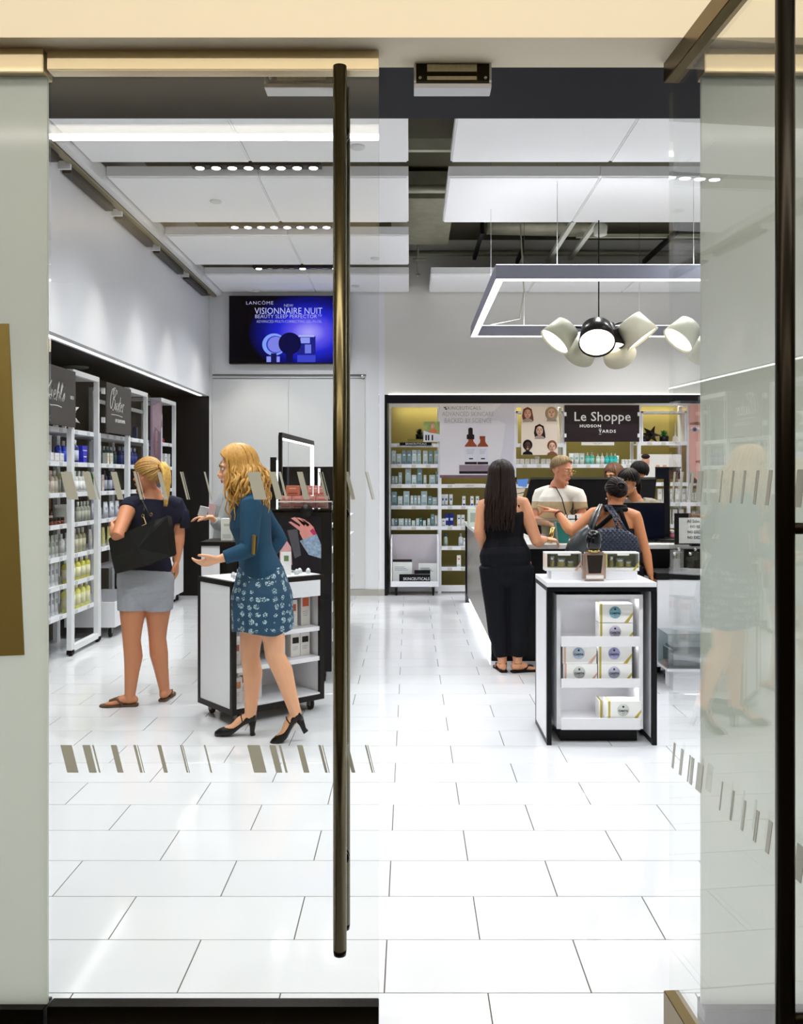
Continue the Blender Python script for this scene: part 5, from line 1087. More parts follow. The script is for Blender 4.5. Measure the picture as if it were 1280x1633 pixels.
# ================================================================= people
def skin_mat(name, c):
    m = mat(name, c, .5, var=.05, scale=14); b = m.node_tree.nodes['Principled BSDF']
    b.inputs['Subsurface Weight'].default_value = .12; b.inputs['Subsurface Radius'].default_value = (.012, .004, .002); b.inputs['Subsurface Scale'].default_value = 1
    return m
def remesh(name, mb, m, parent, vox=.006, smooth=4, ratio=.45):
    me = mb.mesh(name, m)
    bm = bmesh.new(); bm.from_mesh(me); bmesh.ops.recalc_face_normals(bm, faces=bm.faces[:]); bm.to_mesh(me); bm.free()
    o = link(name+'_tmp', me)
    r = o.modifiers.new('r', 'REMESH'); r.mode = 'VOXEL'; r.voxel_size = vox; r.use_smooth_shade = True
    s = o.modifiers.new('s', 'SMOOTH'); s.iterations = smooth; s.factor = .5
    if ratio < 1: d = o.modifiers.new('d', 'DECIMATE'); d.ratio = ratio
    me2 = bpy.data.meshes.new_from_object(o.evaluated_get(bpy.context.evaluated_depsgraph_get()))
    me2.name = name; bpy.data.objects.remove(o); bpy.data.meshes.remove(me)
    me2.materials.clear(); me2.materials.append(m)
    me2.polygons.foreach_set('use_smooth', [True]*len(me2.polygons))
    return link(name, me2, parent)
def lerp(a, b, t): return a+(b-a)*t
def limb(mb, pts, rads, n=14, cap='round', k=3):
    """smooth tapered limb through joints"""
    P_ = [Vector(p) for p in pts]; out = []; rr = []
    for i in range(len(P_)-1):
        for j in range(k):
            t = j/k; out.append(P_[i].lerp(P_[i+1], t)); a, b = rads[i], rads[i+1]
            if not isinstance(a, tuple): a = (a, a)
            if not isinstance(b, tuple): b = (b, b)
            rr.append((lerp(a[0], b[0], t), lerp(a[1], b[1], t)))
    out.append(P_[-1]); rr.append(rads[-1] if isinstance(rads[-1], tuple) else (rads[-1],)*2)
    mb.tube(out, rr, n, cap=cap)
def hand(mb, wrist, d, nrm, thumb_side, curl=.5, point=False, s=1.0, spread=.05):
    w = Vector(wrist); d = Vector(d).normalized(); n_ = Vector(nrm); n_ = (n_-d*n_.dot(d)).normalized(); u = d.cross(n_)*thumb_side   # u towards the thumb
    u.normalize()
    mb.tube([w-d*.01, w+d*.025*s, w+d*.06*s, w+d*.09*s], [(.024*s, .018*s), (.033*s, .017*s), (.040*s, .015*s), (.038*s, .012*s)], 12, side=u, cap='both')
    for i, (off, L) in enumerate(((.029, .070), (.010, .078), (-.010, .072), (-.029, .056))):
        c = curl*(1+.15*i) if not (point and i == 0) else .08
        if point and i > 0: c = 1.35
        p = w+d*.088*s+u*off*s; dd = (d+u*(off*spread*25)).normalized(); pts = [p-dd*.02, p]
        for j, f in enumerate((.45, .32, .25)):
            a = c*(.55 if j == 0 else .8); dd = (dd*math.cos(a)+n_*math.sin(a)).normalized(); n2 = n_
            p = p+dd*L*f*s; pts.append(p)
            nn = (n_-dd*n_.dot(dd)); n_i = nn.normalized() if nn.length > .1 else -d
            if nn.length <= .35: n_loc = -d
            dd = dd
        mb.tube(pts, [.0095*s, .0098*s, .0092*s, .0085*s, .0072*s], 8, cap='both')
    p = w+d*.022*s+u*.026*s; q = p+(u*.55+d*.75+n_*.25).normalized()*.042*s; r_ = q+(u*.15+d*.9+n_*.35).normalized()*.03*s; e = r_+(d*.95+n_*.3).normalized()*.022*s
    mb.tube([p-u*.012, p, q, r_, e], [.015*s, .015*s, .0115*s, .010*s, .008*s], 8, cap='both')
def head_prims(mb, H, s=1.0, male=False):
    def T(p): return H @ Vector(p)
    R3 = H.to_3x3()
    def E(c, r): mb.ell(T(c), r, 18, 12, R3.normalized() if False else R3)
    E((0, -.015, .022), (.073, .092, .087)); E((0, .018, -.028), (.058+.003*male, .064, .082)); E((0, .03, -.07), (.042+.004*male, .05, .045))
    for sx in (-1, 1):
        mb.tube([T((sx*.052, .0, -.045)), T((sx*.044, .03, -.085)), T((sx*.012, .070, -.108))], [.018, .019, .017], 10, cap='both')
        E((sx*.034, .056, -.028), (.022, .022, .022)); E((sx*.073, -.008, -.012), (.008, .017, .031)); mb.tube([T((sx*.008, .080, .022)), T((sx*.030, .078, .024)), T((sx*.048, .060, .018))], [.009, .010, .008], 8, cap='both')
    E((0, .072, -.104), (.018, .018, .014))
    mb.tube([T((0, .080, .014)), T((0, .092, -.006)), T((0, .104, -.026))], [.008, .009, .0115], 10, cap='both')
    for sx in (-1, 1): E((sx*.011, .092, -.030), (.008, .010, .007))
    E((0, .080, -.062), (.026, .014, .018))
def face_parts(root, H, iris='3a2a1c', lip='b0605a', brow='4a3424', glasses=False):
    eye_w = mat('eye_white', 'e8e2dc', .25); R3 = H.to_3x3()
    for sx in (-1, 1):
        e = MB().ell(H @ Vector((sx*.030, .071, .004)), (.0135, .011, .0085), 12, 8, R3).build('eye', eye_w, root)
        MB().ell(H @ Vector((sx*.030, .0795, .003)), (.0058, .004, .0058), 10, 6, R3).build('iris', mat('iris_'+iris, iris, .2), e)
        MB().tube([H @ Vector((sx*.014, .087, .026)), H @ Vector((sx*.030, .087, .030)), H @ Vector((sx*.046, .074, .024))], [.0026, .0036, .002], 6, cap='both').build('eyebrow', mat('brow_'+brow, brow, .7), root)
        MB().tube([H @ Vector((sx*.017, .081, .009)), H @ Vector((sx*.030, .0845, .013)), H @ Vector((sx*.043, .076, .009))], [.0018, .0024, .0016], 6, cap='both').build('eyelid_line', mat('brow_'+brow, brow, .7), root)
    m = MB(); m.tube([H @ Vector((-.021, .083, -.062)), H @ Vector((-.008, .0945, -.0575)), H @ Vector((0, .0945, -.059)), H @ Vector((.008, .0945, -.0575)), H @ Vector((.021, .083, -.062))], [.002, .0045, .004, .0045, .002], 8, cap='both')
    m.tube([H @ Vector((-.019, .083, -.064)), H @ Vector((0, .0935, -.068)), H @ Vector((.019, .083, -.064))], [.002, .0055, .002], 8, cap='both'); m.build('lips', mat('lip_'+lip, lip, .4), root)
    if glasses:
        g = MB()
        for sx in (-1, 1):
            pts = [H @ Vector((sx*.032+.024*math.cos(a), .104-.010*abs(math.cos(a))*0, .0+.017*math.sin(a))) for a in [2*PI*k/18 for k in range(19)]]
            g.tube(pts, [.0013]*19, 6, cap='none'); g.tube([H @ Vector((sx*.056, .102, .006)), H @ Vector((sx*.076, .0, .008))], [.0015]*2, 6)
        g.tube([H @ Vector((-.008, .104, .004)), H @ Vector((.008, .104, .004))], [.0015]*2, 6); g.build('glasses', mat('gold_metal'), root)
def hair_mat(name, c, var=.35):
    m = mat(name, c, .42, var=var, scale=60); return m
def hair_cap(mb, H, front=48, side=80, back=112, th=.010, groove=26, lift=0.0, part=0):
    n, k = 72, 14; C_ = Vector((0, -.015, .022)); r0 = (.073+th, .092+th, .087+th+lift)
    vs = []; fs = []
    for i in range(k+1):
        for j in range(n):
            ph = 2*PI*j/n; c = math.cos(ph)     # ph = 0 is the front
            pm = lerp(side, front, c**1.4) if c > 0 else lerp(side, back, (-c)**.7)
            th_ = math.radians(pm)*max(.02, i/k); g = 1+.018*math.sin(ph*groove+2*math.sin(ph*5))*(i/k)
            vs.append(H @ (C_+Vector((math.sin(th_)*math.sin(ph)*r0[0]*g, math.sin(th_)*math.cos(ph)*r0[1]*g, math.cos(th_)*r0[2]*g))))
    for i in range(k):
        for j in range(n): fs.append((i*n+j, i*n+(j+1) % n, (i+1)*n+(j+1) % n, (i+1)*n+j))
    o = len(vs)   # turned-in lower edge
    for j in range(n):
        p = Vector(vs[k*n+j]); c0 = H @ C_; vs.append(c0+(p-c0)*.84)
    for j in range(n): fs.append((k*n+j, k*n+(j+1) % n, o+(j+1) % n, o+j))
    mb.add(vs, fs, 0, True)
def lay(mb, H, src, n, phis, polar, r=.0075, th=.014, seed=1, jit=4, t1=1.0):
    """locks lying on the skull from one point of the head (src direction) to the hairline"""
    rr = random.Random(seed); C_ = Vector((0, -.015, .022)); a = Vector(src).normalized()
    for q in range(n):
        ph = math.radians(lerp(phis[0], phis[1], (q+.5)/n)+rr.uniform(-jit, jit)); c = math.cos(ph)
        pm = math.radians((lerp(polar[1], polar[0], c**1.4) if c > 0 else lerp(polar[1], polar[2], (-c)**.7))+rr.uniform(-4, 3))
        b = Vector((math.sin(pm)*math.sin(ph), math.sin(pm)*math.cos(ph), math.cos(pm))); ang = a.angle(b); pts = []; k = 9; off = rr.uniform(-.001, .004); sw = rr.uniform(-.06, .06)
        if ang < .12: continue
        for i in range(k+1):
            t = i/k*t1; d = (a*math.sin((1-t)*ang)+b*math.sin(t*ang))/math.sin(ang) if ang < 3.0 else a.lerp(b, t)
            d = (d+a.cross(b)*sw*math.sin(t*PI)).normalized(); e = th+off
            pts.append(C_+Vector((d.x*(.073+e), d.y*(.092+e), d.z*(.087+e))))
        mb.tube([H @ x for x in pts], [(r*lerp(.8, 1, min(1, i/3))*lerp(1, .55, max(0, (i-6)/3)),)*2 for i in range(k+1)], 5, cap='round')
def crotch(m, hl, hr, k, g=0.0):
    a, b = Vector(hl), Vector(hr); c = (a+b)/2; m.ell(c+Vector((0, -.012, -.035*k)), ((a-b).length/2+.085*k+g, .112*k+g, .105*k+g), 20, 12)
def strands(mb, H, n, phis, length, wave=0, r=.010, out=.012, seed=2, inward=0, start=(0, .35), back=0.0, zj=.03, drop=None):
    rr = random.Random(seed); C_ = Vector((0, -.015, .022)); R3 = H.to_3x3(); gl = R3.inverted() @ Vector((0, 0, -1))
    for q in range(n):
        ph = math.radians(lerp(phis[0], phis[1], (q+.5)/n)+rr.uniform(-5, 5)); pts = []; th0 = rr.uniform(*start); layer = rr.uniform(0, .012)
        rx, ry, rz = .073+.010+layer, .092+.010+layer, .087+.012+layer; th1 = math.radians(96)
        for i in range(7):
            th = lerp(th0, th1, i/6); pts.append(C_+Vector((math.sin(th)*math.sin(ph)*rx, math.sin(th)*math.cos(ph)*ry, math.cos(th)*rz)))
        p = pts[-1]; L = length+rr.uniform(-zj, zj); rad = Vector((math.sin(ph), math.cos(ph), 0)); a0 = rr.uniform(0, 6); m_ = 12
        tang = Vector((math.cos(ph), -math.sin(ph), 0))
        for i in range(1, m_+1):
            t = i/m_; q_ = p+gl*L*t+rad*(out*math.sin(t*PI*.6)-inward*t)+Vector((0, -back*t, 0)); sw = wave*math.sin(a0+t*rr.uniform(9, 12))*min(1, t*2)
            pts.append(q_+tang*sw+rad*wave*.7*math.cos(a0+t*10)*min(1, t*2))
        rad_ = [r*.7]*2+[r]*5+[r*lerp(1.05, .35, (i/m_)**1.6) for i in range(1, m_+1)]
        mb.tube([H @ x for x in pts], [(a, a*.6) for a in rad_], 6, cap='round')
class Fig:
    def __init__(s, name, x, y, yaw, label, Hh=1.65, group=None):
        s.root = empty(name, (x, y, 0), math.radians(yaw), label, 'person'); s.k = Hh/1.65; s.Hh = Hh
        s.M = Matrix.Translation((x, y, 0)) @ Matrix.Rotation(math.radians(yaw), 4, 'Z'); s.Mi = s.M.inverted(); s.b = MB()
    def q(s, px, py, y): return s.Mi @ P(px, py, y)
    def L(s, v): return s.Mi @ Vector(v)
    def D(s, v): return s.Mi.to_3x3() @ Vector(v)
    def headM(s, c, yaw=0, pitch=0, roll=0, sc=1.0):
        s.H = Matrix.Translation(c) @ Matrix.Rotation(math.radians(yaw), 4, 'Z') @ Matrix.Rotation(math.radians(-pitch), 4, 'X') @ Matrix.Rotation(math.radians(roll), 4, 'Y') @ Matrix.Scale(sc, 4); return s.H
def torso(pel, neck, prof, scale=1.0, w=1.0, infl=0.0, t0=-1, t1=2, bend=0.0, shw=None):
    """prof: list of (t, rx, ry, dy); returns points and radii between pelvis and neck points"""
    pts = []; rad = []
    for t, rx, ry, dy in prof:
        if t < t0-1e-6 or t > t1+1e-6: continue
        p = Vector(pel).lerp(Vector(neck), t)+Vector((0, dy*scale+bend*math.sin(t*PI), 0)); pts.append(p); rad.append(((rx*w)*scale+infl, (ry*w)*scale+infl))
    return pts, rad
FEM = [(-.12, .13, .095, -.01), (-.02, .165, .115, -.02), (.10, .168, .118, -.015), (.22, .150, .105, -.005), (.36, .125, .092, .005), (.50, .132, .096, .008), (.64, .145, .112, .016), (.76, .150, .108, .010), (.87, .142, .085, 0), (.95, .105, .065, -.005), (1.02, .058, .055, 0)]
MAL = [(-.12, .14, .10, -.01), (-.02, .160, .115, -.015), (.10, .160, .115, -.01), (.22, .155, .110, 0), (.36, .150, .110, .008), (.50, .155, .112, .008), (.64, .168, .120, .008), (.76, .178, .118, 0), (.87, .170, .095, 0), (.95, .120, .072, -.005), (1.02, .065, .062, 0)]
def prof_cut(prof, t0, t1):
    """profile between t0 and t1 with exact ends"""
    def at(t):
        for a, b in zip(prof, prof[1:]):
            if a[0] <= t <= b[0]:
                f = (t-a[0])/(b[0]-a[0]); return tuple([t]+[lerp(a[i], b[i], f) for i in (1, 2, 3)])
        return prof[0] if t < prof[0][0] else prof[-1]
    return [at(t0)]+[p for p in prof if t0 < p[0] < t1]+[at(t1)]
def body(f, pel, neck, headc, prof, arms, legs, w=1.0, legw=1.0, armw=1.0, feet=True, male=False, bend=0.0):
    """arms: (shoulder, elbow, wrist); legs: (hip, knee, ankle, toe direction, foot length)"""
    k = f.k; pts, rad = torso(pel, neck, prof, k, w, bend=bend); f.b.tube(pts, rad, 20, side=(1, 0, 0), cap='both')
    nk = Vector(neck); hc = Vector(headc); f.b.tube([nk-Vector((0, 0, .06)), nk.lerp(hc, .3), nk.lerp(hc, .75)], [.058*k, (.050 if male else .044)*k, (.050 if male else .044)*k], 14, cap='both')
    for sh, el, wr in arms:
        sh, el, wr = map(Vector, (sh, el, wr)); a = armw*k
        limb(f.b, [nk.lerp(sh, .45)+Vector((0, 0, -.02)), sh, sh.lerp(el, .35), el, el.lerp(wr, .3), wr], [.055*a, .052*a, .046*a, .037*a, .039*a, (.026*a, .021*a)])
    crotch(f.b, legs[0][0], legs[1][0], k)
    for hp, kn, an, td, fl in legs:
        hp, kn, an, td = map(Vector, (hp, kn, an, td)); a = legw*k; c = (kn-an).normalized(); bk = Vector(td).normalized()*-.014
        limb(f.b, [hp, hp.lerp(kn, .3), kn+Vector((0, 0, .07)), kn, kn.lerp(an, .28)+bk, kn.lerp(an, .55)+bk*.6, an], [.092*a, .085*a, .060*a, .053*a, .056*a, .045*a, .032*a])
        if feet:
            td.normalize(); g = an-c*0; z0 = an.z
            heel = an-td*.028+Vector((0, 0, -.030*k)); ball = an+td*fl*.55; toe = an+td*fl*.74
            f.b.tube([an+Vector((0, 0, .01)), an+Vector((0, 0, -.025))], [.034*k, .036*k], 12, cap='both')
            f.b.tube([heel, an+td*.05+Vector((0, 0, -.028)), Vector((ball.x, ball.y, ball.z)) + Vector((0, 0, -.05*k)), Vector((toe.x, toe.y, toe.z))+Vector((0, 0, -.055*k))], [(.028*k, .028*k), (.034*k, .03*k), (.040*k, .018*k), (.028*k, .012*k)], 12, side=td.cross(Vector((0, 0, 1))), cap='both')
# ---------- shopper in grey shorts, blonde ponytail
f = Fig('person', -1.80, 6.06, 12, 'woman with blonde ponytail, navy top and grey shorts, carrying a black tote', 1.63)
sk = skin_mat('skin_tan', 'cf8a64')
pel = f.q(232, 932, 6.06); neck = f.q(243, 790, 6.06); hc = f.q(234, 757, 6.03)
H = f.headM(hc, 58, 4, 0, .97)
head_prims(f.b, H)
arms = [(f.q(206, 806, 6.0), f.q(188, 854, 5.80), f.q(181, 843, 6.02)), (f.q(281, 806, 6.12), f.q(285, 852, 6.13), f.q(281, 893, 6.09))]
hipL, hipR = f.q(213, 935, 6.03), f.q(252, 935, 6.08)
tdL, tdR = f.D((-1, -.12, 0)), f.D((.0, 1, 0))
legs = [(hipL, f.q(210, 1022, 6.0), f.q(207, 1108, 5.98), tdL, .20), (hipR, f.q(251, 1018, 6.1), f.q(262, 1099, 6.14), tdR, .20)]
body(f, pel, neck, hc, FEM, arms, legs, w=1.03, legw=1.12, armw=1.12)
hand(f.b, arms[0][2], f.D((-.25, .6, .1)), f.D((.6, .3, .2)), 1, .8)
hand(f.b, arms[1][2], f.D((0, .1, -1)), f.D((-1, 0, 0)), -1, .5)
remesh('body', f.b, sk, f.root); face_parts(f.root, H, brow='7a5a34')
m = MB(); p, r = torso(pel, neck, prof_cut(FEM, .04, .955), f.k, 1.03, .013); m.tube(p, r, 24, side=(1, 0, 0), cap='flat')
for i, (a, b) in enumerate(((arms[0][0], arms[0][1]), (arms[1][0], arms[1][1]))):
    a, b = Vector(a), Vector(b); nk = Vector(neck)
    if i == 0: limb(m, [nk.lerp(a, .4)-Vector((0, 0, .02)), a, a.lerp(b, .16)], [.062, .062, .062], cap='flat')
    else: limb(m, [nk.lerp(a, .4)-Vector((0, 0, .02)), a, a.lerp(b, .3), a.lerp(b, .6)], [.062, .066, .074, .062], cap='flat')
remesh('top', m, mat('navy_blouse', '11152c', .75, var=.15, scale=40, bump=.3), f.root, .007, 3)
r1 = Vector(arms[1][0]); m = MB()
for k in range(9):
    a = k/8*PI; m.tube([r1+Vector((.02, -.02, .01)), r1+Vector((.05+.02*math.sin(a), .05*math.cos(a), -.04)), r1+Vector((.045+.03*math.sin(a), .07*math.cos(a), -.15))], [(.012, .008), (.018, .006), (.02, .004)], 6)
m.build('ruffle_sleeve', mat('navy_blouse'), f.root)
m = MB(); pl, r = torso(pel, neck, prof_cut(FEM, -.12, .16), f.k, 1.06, .014); m.tube(pl, r, 24, side=(1, 0, 0), cap='flat')
crotch(m, legs[0][0], legs[1][0], f.k, .014)
for hp, kn, an, td, fl in legs: limb(m, [Vector(hp), Vector(hp).lerp(Vector(kn), .2), Vector(hp).lerp(Vector(kn), .44)], [.108, .106, .101], cap='flat')
remesh('shorts', m, mat('grey_shorts', 'a6a9b0', .85, var=.1, scale=90, bump=.4), f.root, .007, 3)
hb = hair_mat('hair_honey', 'b58a4a', .5); hk = hair_mat('hair_brown_under', '5e4024', .4)
m = MB(); hair_cap(m, H, 56, 92, 138, .011); lay(m, H, (0, -1, .25), 110, (0, 360), (58, 94, 140), .006, .012, 3); m.build('hair', hb, f.root)
m = MB(); rr = random.Random(4); base = Vector((0, -.112, .045))
for k in range(34):
    a, b_ = rr.uniform(-.022, .022), rr.uniform(-.02, .02); L = rr.uniform(.20, .27)
    pts = [base+Vector((a*.4, .02, b_*.4)), base+Vector((a, -.025, b_+.012)), base+Vector((a*1.6, -.05, b_-.03)), base+Vector((a*1.7, -.052, -.09+b_)), base+Vector((a*1.2, -.04, -L*.75)), base+Vector((a*.6, -.03+rr.uniform(-.01, .01), -L))]
    m.tube([H @ x for x in pts], [.008, .010, .011, .010, .007, .003], 6, cap='round')
m.build('ponytail', hair_mat('hair_gold', 'd2a552', .45), f.root)
MB().tube([H @ Vector((.024*math.cos(a), -.116, .045+.024*math.sin(a))) for a in [2*PI*k/12 for k in range(13)]], [.007]*13, 8, cap='none').build('hair_tie', hk, f.root)
def sandal(root, an, td, floorz=-0.0, L=.25, colr='5e4530', name='sandal'):
    td = Vector(td).normalized(); u = td.cross(Vector((0, 0, 1))); c = Vector((an[0], an[1], 0))-td*.055
    pts = []
    for t, w_ in ((0, .022), (.08, .032), (.3, .031), (.55, .036), (.75, .044), (.9, .036), (1, .014)): pts.append((t, w_))
    ring = [c+td*L*t+u*w_ for t, w_ in pts]+[c+td*L*t-u*w_ for t, w_ in reversed(pts)]
    s_ = MB().prism(ring, (0, 0, .016)).build(name, mat('sandal_'+colr, colr, .6), root, bevel=.003)
    top = c+td*L*.68+Vector((0, 0, .05)); m_ = MB()
    for sg in (-1, 1): m_.tube([c+td*L*.38+u*sg*.036+Vector((0, 0, .016)), c+td*L*.52+u*sg*.030+Vector((0, 0, .055)), c+td*L*.74+u*sg*.004+Vector((0, 0, .040)), c+td*L*.78+Vector((0, 0, .014))], [(.009, .003)]*4, 8)
    m_.build('strap', mat('sandal_strap_'+colr, colr, .5), s_); return s_
sandal(f.root, legs[0][2], tdL); sandal(f.root, legs[1][2], tdR)
# tote bag
t = empty('tote_bag', tuple(P(222, 868, 5.86)), 0, 'large black leather tote slung behind the woman in grey shorts', 'bag')
M_lea = mat('black_leather', '121518', .3, var=.15, scale=20, bump=.2, coat=.2)
def BQ(px, py, y=5.86): return P(px, py, y)-Vector(t.location)
m = MB(); F_ = [BQ(172, 858, 5.82), BQ(205, 846, 5.80), BQ(250, 826, 5.82), BQ(266, 822, 5.86), BQ(271, 850, 5.86), BQ(275, 886, 5.87), BQ(232, 902, 5.80), BQ(183, 915, 5.80), BQ(177, 890, 5.80)]
B_ = [p+Vector((.01, .075, .0)) for p in F_]; n = len(F_); cf = sum(F_, Vector())/n+Vector((0, -.008, 0))
m.add(F_+B_+[cf], [(i, (i+1) % n, 2*n) for i in range(n)]+[tuple(range(2*n-1, n-1, -1))]+[(i, n+i, n+(i+1) % n, (i+1) % n) for i in range(n)], 0, False)
m.build('bag_body', M_lea, t, bevel=.006)
m = MB()
for a, yo in ((BQ(228, 832), -.0), (BQ(240, 828), .0)): m.tube([a, BQ(230, 805, 5.9), BQ(221, 786, 6.0), BQ(214, 792, 6.10), BQ(213, 815, 6.12)], [(.007, .004)]*5, 8)
m.build('strap', M_lea, t)
for px, py in ((228, 824), (241, 822)): MB().tube([BQ(px, py-2, 5.845)+Vector((.008*math.cos(a), -.004, .010*math.sin(a))) for a in [2*PI*k/10 for k in range(11)]], [.002]*11, 6, cap='none').build('ring', mat('gold_metal'), t)
MB().tube([BQ(229, 824, 5.84), BQ(233, 835, 5.81), BQ(226, 838, 5.80)], [.003]*3, 6).build('tassel', mat('tan_cord', 'b89a6a', .6), t)
# ---------- woman in teal cardigan, walking left
f = Fig('person', -.93, 5.24, 90, 'curly blonde woman walking left in teal cardigan, floral skirt and black heels', 1.68)
sk2 = skin_mat('skin_fair', 'e2a882')
pel = f.q(414, 925, 5.24); neck = f.q(398, 788, 5.24); hc = f.q(377, 745, 5.24)
H = f.headM(hc, 4, 10, 0, 1.04); head_prims(f.b, H)
arms = [(f.q(400, 806, 5.10), f.q(397, 876, 5.04), f.q(350, 891, 5.0)), (f.q(408, 806, 5.40), f.q(445, 860, 5.44), f.q(420, 893, 5.36))]
tdA, tdB = f.D((-1, -.05, 0)), f.D((-1, .05, 0))
ankR, ankL = f.q(399, 1144, 5.30), f.q(472, 1140, 5.16)
legs = [(f.q(410, 930, 5.32), f.q(399, 1046, 5.30), ankR, tdA, .1), (f.q(418, 930, 5.17), f.q(437, 1042, 5.14), ankL, tdB, .1)]
body(f, pel, neck, hc, FEM, arms, legs, w=.95, legw=1.02, armw=.95, feet=False)
hand(f.b, arms[0][2], f.D((-1, .0, -.28)), f.D((0, .5, .8)), -1, .5, s=.98)
hand(f.b, arms[1][2], f.D((-1, -.2, 0)), f.D((0, -1, -.2)), 1, .7)
# feet inside the heeled shoes
def heel_shoe(f, an, td, pitch, lab):
    """an = ankle; shoe lies along td; pitch lifts the heel"""
    td = Vector(td).normalized(); u = td.cross(Vector((0, 0, 1))); ez = Vector((0, 0, 1))
    ball = Vector(an)+td*(.125*math.cos(pitch)-.085*math.sin(pitch)); ball.z = .022
    rot = Matrix.Rotation(-pitch, 3, u) if pitch else Matrix.Identity(3)
    def S(x, z, o=0): return ball+rot @ (td*x+ez*z)+u*o
    # foot
    f.b.tube([Vector(an)+ez*.02, S(-.125, .085), S(-.07, .062), S(-.02, .024), S(.05, .010)], [.031, .033, .033, (.036, .022), (.025, .012)], 12, side=u, cap='both')
    s_ = MB()
    def half(x0, zt, w_): return (x0, zt, w_)
    # sole and upper: rings from heel to toe, top open at the instep
    rings = [(-.158, .062, .105, .026), (-.135, .055, .118, .033), (-.10, .045, .096, .034), (-.065, .022, .062, .034), (-.03, -.008, .040, .037), (.0, -.020, .034, .041), (.03, -.022, .030, .041), (.06, -.022, .020, .033), (.082, -.020, .004, .016)]
    n = 14; vs = []; fs = []
    for x, zb, zt, w_ in rings:
        for k in range(n):
            a = 2*PI*k/n; ca, sa = math.cos(a), math.sin(a); sq = abs(sa)**.6*(1 if sa > 0 else -1)
            vs.append(S(x, (zb+zt)/2+sq*(zt-zb)/2, w_*ca))
    for i in range(len(rings)-1):
        for k in range(n): fs.append((i*n+k, i*n+(k+1) % n, (i+1)*n+(k+1) % n, (i+1)*n+k))
    fs += [tuple(range(n-1, -1, -1)), tuple((len(rings)-1)*n+k for k in range(n))]
    s_.add(vs, fs, 0, True); sh = s_.build('shoe', mat('black_shoe_leather', '0b0b0d', .35, coat=.2), f.root)
    hl = MB(); hl.tube([S(-.135, .065), S(-.138, .03), S(-.136, .0), S(-.140, -.022)], [(.028, .026), (.019, .017), (.016, .014), (.019, .017)], 12, side=u); hl.build('heel', mat('black_shoe_leather'), sh)
    st = MB(); st.tube([S(-.085, .06, .034), S(-.075, .092, .026), S(-.07, .102, 0), S(-.075, .092, -.026), S(-.085, .06, -.034)], [(.007, .003)]*5, 8); st.build('ankle_strap', mat('black_shoe_leather'), sh)
    MB().tube([S(-.074, .098, .02+.0), S(-.074, .094, .028)], [.005, .005], 8).build('buckle', M_chrome, sh)
heel_shoe(f, ankR, tdA, 0, ''); heel_shoe(f, ankL, tdB, .42, '')
remesh('body', f.b, sk2, f.root); face_parts(f.root, H, lip='c0504c', brow='9a7444')
m = MB(); p, r = torso(pel, neck, prof_cut(FEM, .04, .99), f.k, .95, .012); m.tube(p, r, 24, side=(1, 0, 0), cap='flat')
for sh, el, wr in arms:
    sh, el, wr = map(Vector, (sh, el, wr)); nk = Vector(neck); limb(m, [nk.lerp(sh, .35)-Vector((0, 0, .02)), sh, sh.lerp(el, .5), el, el.lerp(wr, .85)], [.064, .066, .056, .052, .038], cap='flat')
remesh('cardigan', m, mat('teal_knit', '0c405c', .9, var=.12, scale=120, bump=.5), f.root, .007, 3)
def floral():
    m = mat('floral_skirt', '1d4560', .75, var=.1); nt = m.node_tree; b = nt.nodes['Principled BSDF']; tc = nt.nodes.new('ShaderNodeTexCoord')
    v = nt.nodes.new('ShaderNodeTexVoronoi'); v.inputs['Scale'].default_value = 23; v.inputs['Randomness'].default_value = .45; nt.links.new(tc.outputs['Object'], v.inputs['Vector'])
    w_ = nt.nodes.new('ShaderNodeTexNoise'); w_.inputs['Scale'].default_value = 150; nt.links.new(tc.outputs['Object'], w_.inputs['Vector'])
    a = nt.nodes.new('ShaderNodeMath'); a.operation = 'LESS_THAN'; a.inputs[1].default_value = .40; nt.links.new(v.outputs['Distance'], a.inputs[0])
    b2_ = nt.nodes.new('ShaderNodeMath'); b2_.operation = 'GREATER_THAN'; b2_.inputs[1].default_value = .50; nt.links.new(w_.outputs['Fac'], b2_.inputs[0])
    c = nt.nodes.new('ShaderNodeMath'); c.operation = 'MULTIPLY'; nt.links.new(a.outputs[0], c.inputs[0]); nt.links.new(b2_.outputs[0], c.inputs[1])
    mx = nt.nodes.new('ShaderNodeMix'); mx.data_type = 'RGBA'; src = b.inputs['Base Color'].links[0].from_socket
    nt.links.new(c.outputs[0], mx.inputs['Factor']); nt.links.new(src, mx.inputs['A']); mx.inputs['B'].default_value = srgb('b4ccd0')+(1,); nt.links.new(mx.outputs['Result'], b.inputs['Base Color']); return m
m = MB(); c = f.q(416, 903, 5.24); n = 64; k = 12; vs = []; fs = []
for side_ in (0, 1):
    for i in range(k+1):
        t_ = i/k; z = c.z-t_*.365; rx, ry = lerp(.155, .200, min(1, t_*2.6))-.006*side_, lerp(.128, .178, min(1, t_*2.2))-.006*side_
        for j in range(n):
            a = 2*PI*j/n; g = 1+.03*t_*math.sin(a*9)+.012*t_*math.sin(a*17+1); vs.append((c.x+math.cos(a)*rx*g, c.y-.012*t_-.0+math.sin(a)*ry*g, z+.012*math.sin(a*3)*t_))
for s_ in (0, 1):
    o = s_*(k+1)*n
    for i in range(k):
        for j in range(n): fs.append((o+i*n+j, o+i*n+(j+1) % n, o+(i+1)*n+(j+1) % n, o+(i+1)*n+j))
o = (k+1)*n
for e in (0, k):
    for j in range(n): fs.append((e*n+j, e*n+(j+1) % n, o+e*n+(j+1) % n, o+e*n+j))
m.add(vs, fs, 0, True); m.build('skirt', floral(), f.root)
hg = hair_mat('hair_curly_gold', 'c08e44', .5)
m = MB(); hair_cap(m, H, 52, 90, 125, .022, 14, .008); m.build('hair', hg, f.root)
